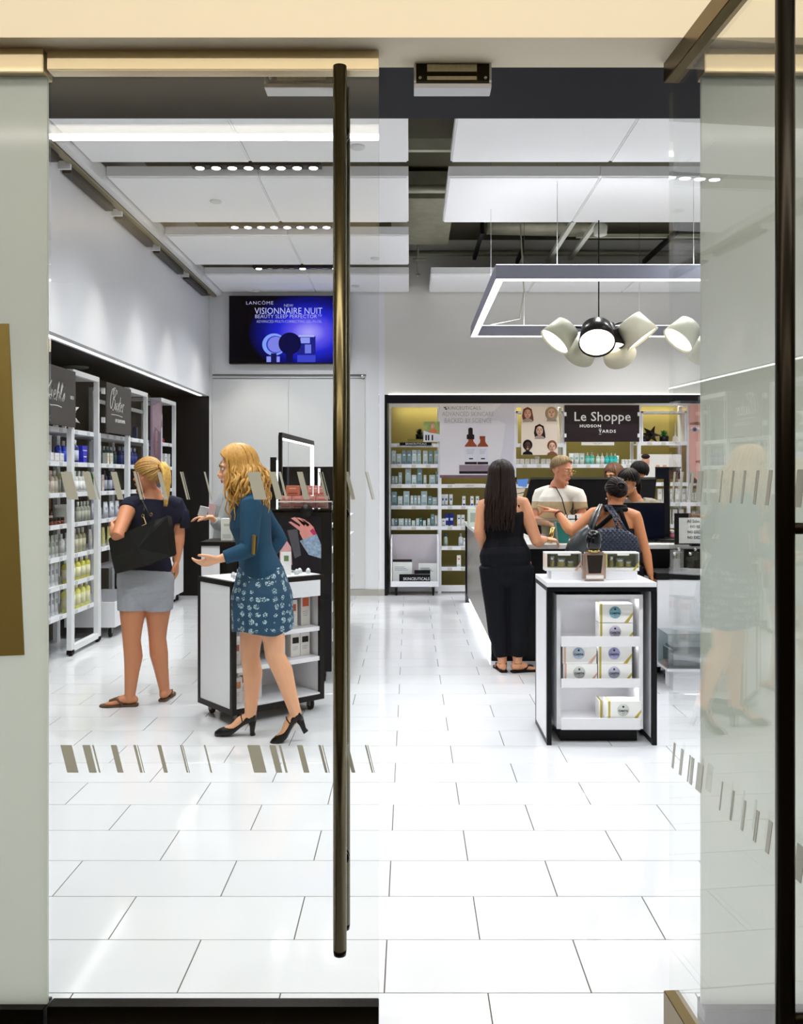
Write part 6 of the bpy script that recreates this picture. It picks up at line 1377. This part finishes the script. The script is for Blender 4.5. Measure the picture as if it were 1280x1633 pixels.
m = MB(); strands(m, H, 90, (62, 298), .26, .014, .0125, .035, 5, 0, (0, .5), .02, .06); strands(m, H, 46, (75, 285), .19, .018, .013, .055, 9, 0, (0, .8), .01, .05)
m.build('curls', hg, f.root)
t = tag(MB().box(-.006, .006, -.035, .035, -.055, .055).build('phone_case', mat('gold_case', 'b08c46', .3, metal=.6), None, tuple(P(404, 868, 4.985)), (0, .05, .35), bevel=.004), 'gold edged case tucked under the arm of the woman in teal', 'case')
MB().box(-.0005, .012, -.03, .03, -.05, .05).build('inner_side', M_black, t)
# ---------- woman in black with long dark hair
f = Fig('person', .83, 6.98, -8, 'woman with long dark hair in black tank top and black trousers at the counter', 1.66)
sk3 = skin_mat('skin_warm', 'd99a74')
pel = f.q(806, 893, 6.98); neck = f.q(800, 795, 6.98); hc = f.q(799, 760, 6.98); H = f.headM(hc, -8, 6, 0, 1.0); head_prims(f.b, H)
arms = [(f.q(771, 807, 6.98), f.q(764, 848, 6.94), f.q(772, 872, 7.06)), (f.q(833, 803, 6.98), f.q(856, 864, 6.92), f.q(868, 859, 7.09))]
tdL, tdR = f.D((-.55, 1, 0)), f.D((.85, .45, 0))
legs = [(f.q(788, 902, 6.98), f.q(792, 975, 7.0), f.q(801, 1056, 7.05), f.D((-.15, 1, 0)), .20), (f.q(827, 902, 6.98), f.q(826, 975, 6.98), f.q(825, 1056, 7.02), f.D((.95, .3, 0)), .20)]
body(f, pel, neck, hc, FEM, arms, legs, w=1.08, legw=1.1, armw=1.15)
hand(f.b, arms[1][2], f.D((1, .25, -.1)), f.D((0, .2, -1)), 1, .9); hand(f.b, arms[0][2], f.D((.4, 1, 0)), f.D((0, 0, -1)), 1, .6)
remesh('body', f.b, sk3, f.root); face_parts(f.root, H)
M_blk = mat('black_cotton', '0b0b10', .8, var=.2, scale=60, bump=.3)
m = MB(); p, r = torso(pel, neck, prof_cut(FEM, .02, .80), f.k, 1.08, .014); m.tube(p, r, 24, side=(1, 0, 0), cap='flat')
nk = Vector(neck)
for a in (arms[0][0], arms[1][0]):
    a = Vector(a); d = (a-nk); q_ = nk.lerp(a, .52)
    m.tube([nk.lerp(a, .5)+Vector((0, -.098, -.12)), q_+Vector((0, -.07, -.015)), q_+Vector((0, -.01, .035)), q_+Vector((0, .075, -.02)), nk.lerp(a, .5)+Vector((0, .11, -.12))], [(.030, .016)]*5, 10, side=(1, 0, 0), cap='both')
m.tube([Vector(pel).lerp(nk, t_)+Vector((0, -.004, 0)) for t_ in (.70, .80, .88, .935)], [(.135, .132), (.112, .126), (.098, .108), (.084, .084)], 20, side=(1, 0, 0))
remesh('tank_top', m, M_blk, f.root, .007, 2)
q_ = nk.lerp(Vector(arms[1][0]), .80); MB().tube([q_+Vector((-.02, -.09, -.12)), q_+Vector((.0, -.06, -.02)), q_+Vector((-.01, 0, .035)), q_+Vector((-.03, .07, -.01))], [(.012, .006)]*4, 8).build('shoulder_tie', M_blk, f.root)
m = MB(); p, r = torso(pel, neck, prof_cut(FEM, -.12, .20), f.k, 1.10, .016); m.tube(p, r, 24, side=(1, 0, 0), cap='flat'); crotch(m, legs[0][0], legs[1][0], f.k, .030)
for hp, kn, an, td, fl in legs: hp, kn, an = map(Vector, (hp, kn, an)); limb(m, [hp, hp.lerp(kn, .4), kn, kn.lerp(an, .4), kn.lerp(an, .86)], [.122, .112, .090, .088, .062], cap='flat')
remesh('trousers', m, mat('black_trousers', '0a0b12', .75, var=.2, scale=50, bump=.3), f.root, .008, 3)
hd = hair_mat('hair_dark_brown', '241812', .6)
m = MB(); hair_cap(m, H, 54, 92, 135, .012); m.build('hair', hd, f.root)
m = MB(); strands(m, H, 84, (75, 285), .40, .005, .0125, .03, 11, 0, (0, .3), .035, .05); m.build('long_hair', hd, f.root)
for l, d in ((legs[0], legs[0][3]), (legs[1], legs[1][3])): sandal(f.root, l[2], d, colr='1a1612')
m = MB()
for l in legs:
    td = Vector(l[3]).normalized(); u = td.cross(Vector((0, 0, 1))); c_ = Vector(l[2]); m.tube([c_+u*.032*math.cos(a)+td*.034*math.sin(a)+Vector((0, 0, -.005)) for a in [2*PI*k/12 for k in range(13)]], [.005]*13, 6, cap='none')
m.build('gold_ankle_band', mat('gold_metal'), f.root)
# ---------- cashier in cream and tan shirt
f = Fig('person', 1.375, 8.18, 208, 'grey-haired man with glasses and lanyard in a cream and tan shirt behind the counter', 1.76)
sk4 = skin_mat('skin_ruddy', 'c98a6a')
Yc = 8.18; pel = f.q(892, 895, Yc); neck = f.q(889, 776, Yc); hc = f.q(896, 748, Yc-.06); H = f.headM(hc, 22, 14, 0, 1.02); head_prims(f.b, H, male=True)
arms = [(f.q(922, 790, Yc-.08), f.q(929, 826, Yc-.12), f.q(917, 824, Yc-.32)), (f.q(861, 789, Yc+.08), f.q(855, 828, Yc+.02), f.q(876, 836, Yc-.22))]
legs = [(f.q(910, 905, Yc), f.L((1.50, Yc-.02, .46)), f.L((1.52, Yc, .09)), (0, 1, 0), .24), (f.q(875, 905, Yc), f.L((1.27, Yc, .46)), f.L((1.26, Yc+.03, .09)), (0, 1, 0), .24)]
body(f, pel, neck, hc, MAL, arms, legs, male=True)
hand(f.b, arms[0][2], f.D((-.7, -.6, -.1)), f.D((0, -.2, -1)), 1, .9); hand(f.b, arms[1][2], f.D((.8, -.6, 0)), f.D((0, 0, -1)), -1, .8)
remesh('body', f.b, sk4, f.root); face_parts(f.root, H, lip='a8584c', brow='8a7454', glasses=True)
def band_mat(name, c1, c2, z):
    m = mat(name, c1, .85, var=.06, scale=60, bump=.3); nt = m.node_tree; b = nt.nodes['Principled BSDF']; tc = nt.nodes.new('ShaderNodeTexCoord'); sp = nt.nodes.new('ShaderNodeSeparateXYZ')
    g = nt.nodes.new('ShaderNodeMath'); g.operation = 'GREATER_THAN'; g.inputs[1].default_value = z; nt.links.new(tc.outputs['Object'], sp.inputs[0]); nt.links.new(sp.outputs['Z'], g.inputs[0])
    mx = nt.nodes.new('ShaderNodeMix'); mx.data_type = 'RGBA'; mx.inputs['B'].default_value = srgb(c2)+(1,); src = b.inputs['Base Color'].links[0].from_socket; nt.links.new(src, mx.inputs['A']); nt.links.new(g.outputs[0], mx.inputs['Factor']); nt.links.new(mx.outputs['Result'], b.inputs['Base Color']); return m
m = MB(); p, r = torso(pel, neck, prof_cut(MAL, .0, .99), f.k, 1.0, .014); m.tube(p, r, 24, side=(1, 0, 0), cap='flat')
for sh, el, wr in arms: sh, el = Vector(sh), Vector(el); limb(m, [Vector(neck).lerp(sh, .35)-Vector((0, 0, .02)), sh, sh.lerp(el, .35), sh.lerp(el, .62)], [.070, .070, .066, .064], cap='flat')
remesh('shirt', m, band_mat('cream_tan_shirt', 'b09c78', 'e6e2d8', P(890, 799, Yc).z), f.root, .008, 3)
m = MB(); p, r = torso(pel, neck, prof_cut(MAL, -.12, .05), f.k, 1.0, .012); m.tube(p, r, 20, side=(1, 0, 0), cap='flat'); crotch(m, legs[0][0], legs[1][0], f.k, .014)
for hp, kn, an, td, fl in legs: limb(m, [Vector(hp), Vector(kn), Vector(an)], [.105, .075, .06], cap='flat')
remesh('trousers', m, mat('khaki_trousers', '6a6250', .8), f.root, .010, 2)
for l in legs: MB().tube([Vector(l[2])+Vector((0, -.05, -.05)), Vector(l[2])+Vector((0, .06, -.05)), Vector(l[2])+Vector((0, .17, -.06))], [(.04, .04), (.045, .038), (.04, .028)], 12, side=(1, 0, 0), cap='both').build('shoe', M_black, f.root)
m = MB(); hair_cap(m, H, 44, 84, 122, .006, 40); lay(m, H, (.15, -.35, 1), 90, (0, 360), (45, 86, 124), .0055, .008, 5); lay(m, H, (.3, .1, 1), 30, (-60, 60), (46, 80, 124), .006, .012, 6); m.build('hair', hair_mat('hair_grey_blond', '8a7450', .4), f.root)
n0 = Vector(neck); fr = Vector((0, 1, 0)); m = MB()
for sx in (-1, 1): m.tube([n0+Vector((sx*.065, -.03, .01)), n0+Vector((sx*.08, .075, .0)), n0+Vector((sx*.065, .145, -.10)), n0+Vector((sx*.035, .168, -.24)), n0+Vector((0, .165, -.36))], [(.006, .003)]*5, 6)
m.build('lanyard', M_black, f.root)
t = empty('ribboned_gift', tuple(P(914, 826, Yc-.42)), .3, 'small white gift tied with black ribbon in the hands of the man', 'gift')
MB().box(-.06, .06, -.045, .045, -.04, .03).build('wrapped_box', col_mat('e6e2dc'), t, bevel=.004); MB().box(-.0605, .0605, -.008, .008, -.0405, .031).box(-.008, .008, -.0455, .0455, -.0405, .031).box(-.061, .061, -.046, .046, -.01, -.002).build('ribbon', M_black, t)
MB().tube([(0, 0, .03), (-.03, 0, .055), (-.012, 0, .09)], [.004]*3, 6).tube([(0, 0, .03), (.03, 0, .05), (.05, 0, .08)], [.004]*3, 6).build('bow', M_black, t)
# ---------- pointing woman with bun
f = Fig('person', 1.64, 6.80, 8, 'woman with a dark bun and crossed black straps, pointing over the counter', 1.58)
Yp = 6.80; pel = f.q(985, 893, Yp); neck = f.q(981, 809, Yp+.03); hc = f.q(982, 785, Yp+.05); H = f.headM(hc, -4, 12, 0, .94); head_prims(f.b, H)
arms = [(f.q(946, 820, Yp), f.q(911, 848, Yp-.06), f.q(889, 817, Yp+.12)), (f.q(1012, 824, Yp), f.q(1027, 874, Yp-.02), f.q(1037, 915, Yp-.05))]
legs = [(f.q(967, 903, Yp), f.q(968, 1000, Yp), f.L((1.56, Yp, .09)), (0, 1, 0), .2), (f.q(1003, 903, Yp), f.q(1003, 1000, Yp), f.L((1.74, Yp, .09)), (0, 1, 0), .2)]
sk5 = skin_mat('skin_olive', 'c98458'); body(f, pel, neck, hc, FEM, arms, legs, w=1.08, armw=1.12)
hand(f.b, arms[0][2], f.D((-1, .25, .38)), f.D((-.3, 0, -1)), 1, .5, point=True); hand(f.b, arms[1][2], f.D((.2, .3, -1)), f.D((-1, 0, 0)), -1, .3)
remesh('body', f.b, sk5, f.root); face_parts(f.root, H)
m = MB(); p, r = torso(pel, neck, prof_cut(FEM, -.12, .56), f.k, 1.08, .014); m.tube(p, r, 24, side=(1, 0, 0), cap='flat'); crotch(m, legs[0][0], legs[1][0], f.k, .014)
for hp, kn, an, td, fl in legs: limb(m, [Vector(hp), Vector(kn), Vector(kn).lerp(Vector(an), .8)], [.112, .07, .055], cap='flat')
remesh('black_outfit', m, M_blk, f.root, .008, 2)
def on_back(px, py, lift=.0): p = f.q(px, py, Yp-.125+lift); return p
m = MB()
for A, B in (((948, 846), (986, 812)), ((988, 812), (1003, 852)), ((966, 812), (998, 812))):
    pts = []
    for i in range(7):
        t_ = i/6; x, y = lerp(A[0], B[0], t_), lerp(A[1], B[1], t_); e = min(1, abs(x-981)/30); top = max(0, (822-y)/12)
        pts.append(f.q(x, y, Yp-.118+.055*e*e+.045*min(1, top)))
    m.tube(pts, [(.018, .016)]*7, 10, side=(0, 0, 1) if A[1] == B[1] else (1, 0, 0), cap='both')
m.tube([Vector(neck)+Vector((.066*math.cos(a), .066*math.sin(a)-.0, .012)) for a in [2*PI*k/16 for k in range(17)]], [(.012, .022)]*17, 8, side=(0, 0, 1), cap='none')
m.build('crossed_straps', M_blk, f.root)
hbn = hair_mat('hair_black_brown', '1c130f', .6)
m = MB(); hair_cap(m, H, 58, 96, 142, .008, 34); lay(m, H, (0, -1, .0), 110, (0, 360), (60, 97, 142), .005, .010, 4); m.build('hair', hbn, f.root)
m = MB(); rr = random.Random(8); bc = Vector((0, -.118, .02))
m.ell(H @ bc, (.034, .028, .034), 16, 10, H.to_3x3())
for k in range(5):
    a0 = k*1.1; m.tube([H @ (bc+Vector((.030*math.cos(a), -.012-.006*k*.5, .030*math.sin(a)))) for a in [a0+PI*1.3*j/9 for j in range(10)]], [.009]*10, 6, cap='round')
m.build('bun', hbn, f.root)
MB().tube([H @ Vector((.084*math.cos(a), .015, .03+.085*math.sin(a))) for a in [PI*j/16 for j in range(17)]], [(.003, .003)]*17, 6).build('headband', mat('pale_band', 'a89878', .4), f.root)
for sx in (-1, 1): MB().ell(H @ Vector((sx*.083, 0, -.05)), (.007, .007, .007), 10, 8).build('earring', mat('pearl', 'e0d8c8', .2), f.root)
w_ = Vector(arms[0][2]); d_ = (w_-Vector(arms[0][1])).normalized(); u_ = d_.orthogonal().normalized(); v_ = d_.cross(u_); c_ = w_-d_*.02
MB().tube([c_+u_*.032*math.cos(a)+v_*.032*math.sin(a) for a in [2*PI*k/14 for k in range(15)]], [(.008, .004)]*15, 8, side=tuple(d_), cap='none').build('red_wristband', mat('dark_red_band', '5a1420', .5), f.root)
for i, l in enumerate(legs): sandal(f.root, (l[2][0], l[2][1]), l[3], colr='1a1612')
# her bags
def qbag(name, cx, cy, y, outline, m_, lab, straps, quilt=False, depth=.10):
    t = empty(name, tuple(P(cx, cy, y)), 0, lab, 'bag'); o_ = Vector(t.location)
    F_ = [P(a, b, y)-o_ for a, b in outline]; n = len(F_); c0 = sum(F_, Vector())/n; mb = MB(); R_ = []
    for k, (s, dy) in enumerate(((.80, -.045), (.93, -.03), (1.0, 0.0), (1.0, depth*.5), (.9, depth))): R_.append([c0+(p-c0)*s+Vector((0, dy, 0)) for p in F_])
    vs = [p for r_ in R_ for p in r_]+[c0+Vector((0, -.055, 0)), c0+Vector((0, depth+.01, 0))]; fs = []
    for k in range(4):
        for i in range(n): fs.append((k*n+i, k*n+(i+1) % n, (k+1)*n+(i+1) % n, (k+1)*n+i))
    for i in range(n): fs.append((len(vs)-2, (i+1) % n, i)); fs.append((len(vs)-1, 4*n+i, 4*n+(i+1) % n))
    mb.add(vs, fs, 0, True); mb.build('bag_body', m_, t)
    for st in straps: MB().tube([P(a, b, yy)-o_ for a, b, yy in st], [(.012, .004)]*len(st), 8, side=(1, 0, 0)).build('strap', m_, t)
    return t
def quilt_mat():
    m = mat('navy_quilt', '1c2438', .5, var=.1); nt = m.node_tree; b = nt.nodes['Principled BSDF']; tc = nt.nodes.new('ShaderNodeTexCoord'); mp = nt.nodes.new('ShaderNodeMapping'); mp.inputs['Rotation'].default_value = (0, math.radians(45), 0)
    ck = nt.nodes.new('ShaderNodeTexWave'); ck.inputs['Scale'].default_value = 14; ck2 = nt.nodes.new('ShaderNodeTexWave'); ck2.bands_direction = 'Z'; ck2.inputs['Scale'].default_value = 14
    ad = nt.nodes.new('ShaderNodeMath'); ad.operation = 'MULTIPLY'; bp = nt.nodes.new('ShaderNodeBump'); bp.inputs['Strength'].default_value = .9; bp.inputs['Distance'].default_value = .012
    nt.links.new(tc.outputs['Object'], mp.inputs[0])
    for c in (ck, ck2): nt.links.new(mp.outputs[0], c.inputs['Vector'])
    nt.links.new(ck.outputs['Fac'], ad.inputs[0]); nt.links.new(ck2.outputs['Fac'], ad.inputs[1]); nt.links.new(ad.outputs[0], bp.inputs['Height']); nt.links.new(bp.outputs[0], b.inputs['Normal']); return m
qbag('quilted_bag', 985, 858, 6.53, [(944, 852), (957, 843), (980, 840), (1000, 845), (1016, 856), (1022, 880), (1010, 892), (980, 894), (955, 890), (944, 876)], quilt_mat(), 'navy quilted bag on the back of the pointing woman',
     [[(985, 842, 6.5), (978, 822, 6.58), (966, 806, 6.74), (962, 808, 6.85)], [(999, 848, 6.5), (985, 825, 6.58), (973, 806, 6.74), (968, 806, 6.85)]])
qbag('leather_handbag', 925, 865, 6.55, [(937, 836), (944, 845), (942, 868), (936, 882), (915, 888), (900, 884), (905, 868), (918, 850)], mat('grey_leather', '2c3032', .35, var=.15, coat=.2), 'dark grey leather handbag under the elbow of the pointing woman',
     [[(938, 842, 6.52), (945, 822, 6.6), (957, 804, 6.76), (962, 806, 6.85)], [(942, 850, 6.52), (951, 825, 6.6), (960, 804, 6.76), (964, 806, 6.85)]], depth=.08)
# ---------- cashier with dark fringe and patterned shirt
f = Fig('person', 2.02, 8.25, 165, 'woman cashier with dark fringe and grey patterned shirt behind monitor', 1.64)
Yd = 8.25; pel = f.q(1022, 895, Yd); neck = f.q(1013, 797, Yd); hc = f.q(1001, 768, Yd-.06); H = f.headM(hc, -42, 12, 0, .98); head_prims(f.b, H)
arms = [(f.q(1045, 806, Yd), f.q(1052, 846, Yd), f.q(1040, 868, Yd-.22)), (f.q(984, 806, Yd), f.q(978, 848, Yd), f.q(992, 868, Yd-.22))]
legs = [(f.q(1038, 905, Yd), f.L((2.14, Yd, .45)), f.L((2.14, Yd, .09)), (0, 1, 0), .2), (f.q(1004, 905, Yd), f.L((1.98, Yd, .45)), f.L((1.98, Yd, .09)), (0, 1, 0), .2)]
sk6 = skin_mat('skin_brown', 'b07854'); body(f, pel, neck, hc, FEM, arms, legs)
hand(f.b, arms[0][2], f.D((-.3, -1, 0)), f.D((0, 0, -1)), 1, .5); hand(f.b, arms[1][2], f.D((.3, -1, 0)), f.D((0, 0, -1)), -1, .5)
remesh('body', f.b, sk6, f.root, .006); face_parts(f.root, H, iris='1c120c', lip='8a4440', brow='1c1410')
m = MB(); p, r = torso(pel, neck, prof_cut(FEM, -.02, .99), f.k, 1.0, .016); m.tube(p, r, 24, side=(1, 0, 0), cap='flat')
for sh, el, wr in arms: sh, el, wr = map(Vector, (sh, el, wr)); limb(m, [Vector(neck).lerp(sh, .35)-Vector((0, 0, .02)), sh, el, el.lerp(wr, .6)], [.066, .068, .055, .045], cap='flat')
pm = mat('patterned_cloth', '77736a', .8, var=.75, scale=45); remesh('shirt', m, pm, f.root, .009, 2)
m = MB(); p, r = torso(pel, neck, prof_cut(FEM, -.12, .04), f.k, 1.0, .012); m.tube(p, r, 20, side=(1, 0, 0), cap='flat'); crotch(m, legs[0][0], legs[1][0], f.k, .014)
for hp, kn, an, td, fl in legs: limb(m, [Vector(hp), Vector(kn), Vector(an)], [.1, .07, .055], cap='flat')
remesh('trousers', m, mat('black_trousers'), f.root, .010, 2)
m = MB(); hair_cap(m, H, 60, 92, 136, .012, 20); lay(m, H, (-.25, .1, 1), 60, (70, 290), (70, 100, 140), .007, .014, 7); lay(m, H, (-.3, .2, 1), 34, (-80, 70), (80, 100, 136), .0065, .017, 8, 3)
for q_ in range(12): m.tube([H @ Vector((.0+.004*q_-.02, -.09, .05-.01*(q_%3))), H @ Vector((.0+.005*q_-.03, -.125, .0)), H @ Vector((.0+.006*q_-.03, -.12, -.08)), H @ Vector((.005*q_-.03, -.10, -.14))], [.011, .013, .011, .004], 6, cap='round')
m.build('hair', hair_mat('hair_black', '14100f', .5), f.root)
MB().ell(H @ Vector((-.083, 0, -.055)), (.006, .006, .008), 10, 8).build('earring', mat('pearl'), f.root)
# ---------- two people behind the black screen
def backperson(x, y, yaw, hyaw, px, py, label, hc_, skn, shirt, Hh, long_=False, arms=None):
    f = Fig('person', x, y, yaw, label, Hh); k = f.k; pel = Vector((0, 0, .90*k)); hc = f.q(px, py, y); neck = Vector((hc.x*.6, hc.y*.6-.01, hc.z-.165)); H = f.headM(hc, hyaw, 14, 0, 1.0); head_prims(f.b, H)
    arms = arms and [[f.q(*a) for a in r_] for r_ in arms] or [((-.175*k, 0, neck.z-.07), (-.21*k, .0, neck.z-.36), (-.15*k, .2, neck.z-.45)), ((.175*k, 0, neck.z-.07), (.21*k, .0, neck.z-.36), (.15*k, .2, neck.z-.45))]
    legs = [((-.09, 0, .88*k), (-.09, .01, .47*k), (-.09, 0, .09), (0, 1, 0), .2), ((.09, 0, .88*k), (.09, .01, .47*k), (.09, 0, .09), (0, 1, 0), .2)]
    body(f, pel, neck, hc, FEM, arms, legs); hand(f.b, arms[0][2], (0, 1, 0), (0, 0, -1), 1, .4); hand(f.b, arms[1][2], (0, 1, 0), (0, 0, -1), -1, .4)
    remesh('body', f.b, skn, f.root, .008, 3); face_parts(f.root, H)
    m = MB(); p, r = torso(pel, neck, prof_cut(FEM, -.02, .99), k, 1.0, .014); m.tube(p, r, 20, side=(1, 0, 0), cap='flat')
    for sh, el, wr in arms: sh, el, wr = map(Vector, (sh, el, wr)); limb(m, [neck.lerp(sh, .35)-Vector((0, 0, .02)), sh, el, el.lerp(wr, .7)], [.064, .064, .052, .042], cap='flat')
    remesh('shirt', m, shirt, f.root, .010, 2)
    m = MB(); p, r = torso(pel, neck, prof_cut(FEM, -.12, .04), k, 1.0, .012); m.tube(p, r, 20, side=(1, 0, 0), cap='flat'); crotch(m, legs[0][0], legs[1][0], k, .014)
    for hp, kn, an, td, fl in legs: limb(m, [Vector(hp), Vector(kn), Vector(an)], [.1, .07, .055], cap='flat')
    remesh('trousers', m, mat('black_trousers'), f.root, .012, 2)
    m = MB(); hair_cap(m, H, 58, 94, 136, .011, 20); lay(m, H, (.1, -.2, 1), 90, (0, 360), (62, 97, 138), .007, .013, 9)
    if long_: strands(m, H, 60, (60, 300), .24, .005, .013, .02, 33, 0, (0, .3), .01, .04)
    m.build('hair', hc_, f.root); return f, H, arms
backperson(2.10, 9.72, 150, -20, 978, 757, 'brown-haired woman bending her head behind the black counter screen', hair_mat('hair_chestnut', '6a4630', .4), skin_mat('skin_fair', 'e2a882'), mat('dark_top', '26242a', .8), 1.60, True)
backperson(2.57, 10.05, 60, -10, 1018, 753, 'person with short black hair turned away, behind the pole-mounted navy screen', hair_mat('hair_black', '14100f', .5), skin_mat('skin_olive', 'c98458'), mat('dark_top', '26242a', .8), 1.62)
# ---------- person in grey behind the woman in teal
fg, H, arms = backperson(-1.57, 7.62, 105, 0, 368, 752, 'person in a grey long-sleeved top holding a white card, beyond woman in teal', hair_mat('hair_grey_brown', '7a6a58', .4), skin_mat('skin_fair', 'e2a882'), mat('grey_jersey', '8f9496', .85, var=.08, scale=80), 1.60, arms=[((368, 798, 7.46), (352, 842, 7.38), (336, 824, 7.30)), ((372, 798, 7.8), (362, 848, 7.84), (345, 824, 7.62))])
w_ = P(325, 818, 7.28)
t = tag(MB().box(-.035, .035, -.002, .002, -.045, .045).build('white_card', col_mat('f0f0f0'), None, tuple(P(324, 815, 7.22)), (.5, .2, .4)), 'small white card in the hand of the person in grey', 'card')
t = tag(MB().box(-.03, .03, -.003, .003, -.05, .05).build('pink_card', col_mat('d8b4b4'), None, tuple(P(338, 812, 7.5)), (.1, .1, .3)), 'pinkish card held by the person in grey', 'card')
